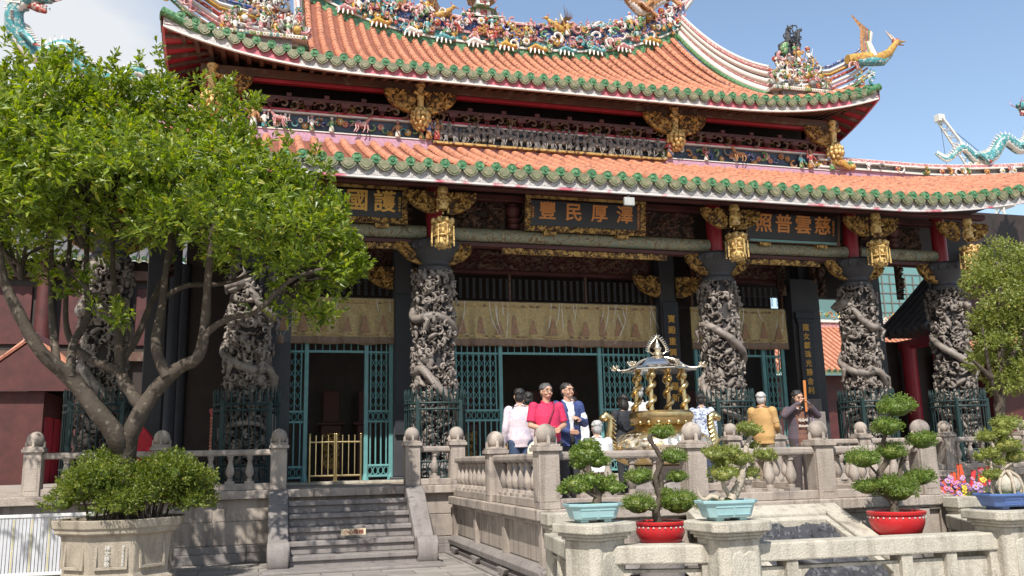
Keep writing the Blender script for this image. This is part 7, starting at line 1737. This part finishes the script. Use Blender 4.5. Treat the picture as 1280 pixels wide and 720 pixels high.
person('person seen from behind in a pale pink shirt, left of the magenta shirt', 3.92, 13.6, 1.0, PI-.15, 1.72, hang, cloth('pale_pink_shirt', (.66, .56, .60), c2=(.50, .46, .58)), cloth('blue_jeans', (.05, .08, .15)), HAIRK, vox=.013, strap=(1, M['iron']), group=None)
person('dark-haired person seen from behind in a teal top, beyond the pale pink shirt', 4.27, 14.3, 1.0, PI, 1.72, hang, cloth('teal_top', (.04, .22, .24)), cloth('grey_jeans', (.06, .07, .09)), HAIRK, vox=.013, group=None)
t = thing('sun_hat', 'round cream sun hat hanging at the hip of the pale pink shirt', 'hat', (4.10, 13.15, 1.72)); b = MB(); b.lathe([(.001, .09), (.06, .085), (.09, .05), (.095, .01), (.19, -.02), (.195, -.03), (.09, -.005), (.08, .04)], n=26); o = b.build('brim_and_crown', cloth('cream_straw', (.72, .62, .44)), t, loc=(0, 0, 0), smooth=60); o.rotation_euler = (1.35, .2, 0)
b = MB(); b.lathe([(.097, .008), (.098, .028)], n=24); o = b.build('hat_band', cloth('red_band', (.45, .03, .05)), t, loc=(0, 0, 0)); o.rotation_euler = (1.35, .2, 0)
t = thing('low_stool', 'low dark stool under the white haired person in white', 'stool', (4.98, 13.0, 1.0)); b = MB(); b.box((-.17, -.15, .36), (.17, .15, .40)); b.build('seat', M['wood_brown'], t, loc=(0, 0, 0), bevel=.01)
for sx in (-1, 1):
    for sy in (-1, 1): b = MB(); b.box((sx*.14-.02, sy*.12-.02, 0), (sx*.14+.02, sy*.12+.02, .36)); b.build('leg', M['wood_brown'], t, loc=(0, 0, 0))
person('white-haired person in a white shirt seated low, seen from behind', 4.98, 13.0, 1.0, PI-.3, 1.62, (((-.22, -.08, 1.12), (-.12, -.28, .98), (.2, -1, 0)), ((.22, -.08, 1.12), (.12, -.28, .98), (-.2, -1, 0))), cloth('white_blouse', (.74, .74, .75)), cloth('grey_slacks', (.12, .12, .13)), HAIRG, sit=True, vox=.013, head_yaw=.3, group=None)
person('half-hidden person in a white long-sleeved top behind the navy jacket', 4.86, 13.75, 1.0, -.6, 1.60, hang, cloth('white_top', (.72, .72, .73)), cloth('dark_slacks', (.05, .05, .06)), HAIRK, vox=.013, group=None)
person('person in a black jacket seen from behind, left of the bronze censer posts', 6.28, 15.0, 1.0, PI+.2, 1.73, hang, cloth('black_coat', (.022, .024, .032)), cloth('black_slacks', (.03, .03, .035)), HAIRK, vox=.013, hair_len=.05, wide=1.08, group=None)
person('grey-haired person in a pale grey shirt seen through the censer', 6.85, 15.6, 1.1, PI-.3, 1.84, hang, cloth('pale_grey_shirt', (.56, .55, .52)), cloth('brown_slacks', (.12, .1, .09)), HAIRG, vox=.013, group=None)
person('person in a blue and white plaid shirt half hidden behind the censer', 8.2, 15.7, 1.1, PI-.5, 1.70, hang, cloth('plaid_shirt', (.50, .54, .62), c2=(.10, .13, .25), vs=14), cloth('navy_slacks', (.04, .05, .1)), HAIRK, vox=.013, group=None)
person('grey-haired man in a tan jacket seen from behind, left of the praying woman', 9.22, 15.2, 1.0, PI-.9, 1.78, (((-.25, -.02, 1.10), (-.20, -.22, 1.0), (0, -1, .1)), ((.25, -.06, 1.12), (.16, -.28, 1.10), (-.2, -1, .2))), cloth('tan_shirt', (.45, .28, .12)), cloth('tan_slacks', (.22, .17, .12)), HAIRG, vox=.011, jacket=cloth('tan_jacket', (.46, .275, .105)), wide=1.1, group=None)
pw = person('woman in a purple grey cardigan and brown top raising incense to her forehead', 7.89, 12.0, 1.0, -.05, 1.56, (((-.31, -.10, 1.30), (-.075, -.20, 1.50), (.55, -.1, .55)), ((.31, -.10, 1.30), (.075, -.20, 1.50), (-.55, -.1, .55))), cloth('brown_top', (.17, .075, .05)), cloth('dark_brown_trousers', (.055, .042, .042)), HAIRK, jacket=cloth('purple_grey_cardigan', (.085, .062, .078)), open_=.05, collar=cloth('white_scarf', (.6, .56, .52)), vox=.009, head_pitch=.22, hair_len=.03, wide=1.03, group=None)
b = MB(); rgp = random.Random(5)
for q in range(14): x_ = -.085+.0125*q; b.box((x_, -.158, 1.20+rgp.uniform(-.01, .01)), (x_+.008, -.150, 1.24+rgp.uniform(-.015, .02))); b.box((x_, -.155, 1.11), (x_+.009, -.147, 1.14+rgp.uniform(-.01, .01)))
b.build('printed_pattern', cloth('pale_print', (.6, .52, .45)), pw, loc=(0, 0, 0))
t = thing('incense_sticks', 'bundle of orange incense sticks held up by the praying woman', 'incense', (7.90, 11.78, 2.28)); 
for q in range(5): b = MB(); b.tube([(.006*(q-2), .004*(q % 2), -.05), (.009*(q-2), -.01, .42)], .0055, 6); b.build('stick', plain('orange_incense', (.55, .20, .05), .7), t, loc=(0, 0, 0))
t = thing('shoulder_bag', 'black and white patterned shoulder bag at the side of the praying woman', 'bag', (8.16, 11.92, 1.62)); b = MB(); b.loft([(0, 0, 0, .09, .05), (0, 0, .05, .12, .065), (0, 0, .22, .12, .06), (0, 0, .30, .09, .035)], 18); b.build('pouch', plain('patterned_cloth', (.05, .05, .05), .7, var=.3, vs=8, c2=(.6, .58, .55), c2t=.5), t, loc=(0, 0, 0), smooth=60); b = MB(); b.tube([(-.06, -.0, .28), (-.07, -.02, .5), (-.10, .0, .72), (-.07, .07, .70), (.03, .04, .28)], .011, 8, flat=.5); b.build('strap', cloth('lilac_strap', (.35, .25, .38)), t, loc=(0, 0, 0), smooth=60)

for p, v in PROTO.values():
    for ch in list(p.children): bpy.data.objects.remove(ch)
    bpy.data.objects.remove(p); bpy.data.objects.remove(v)
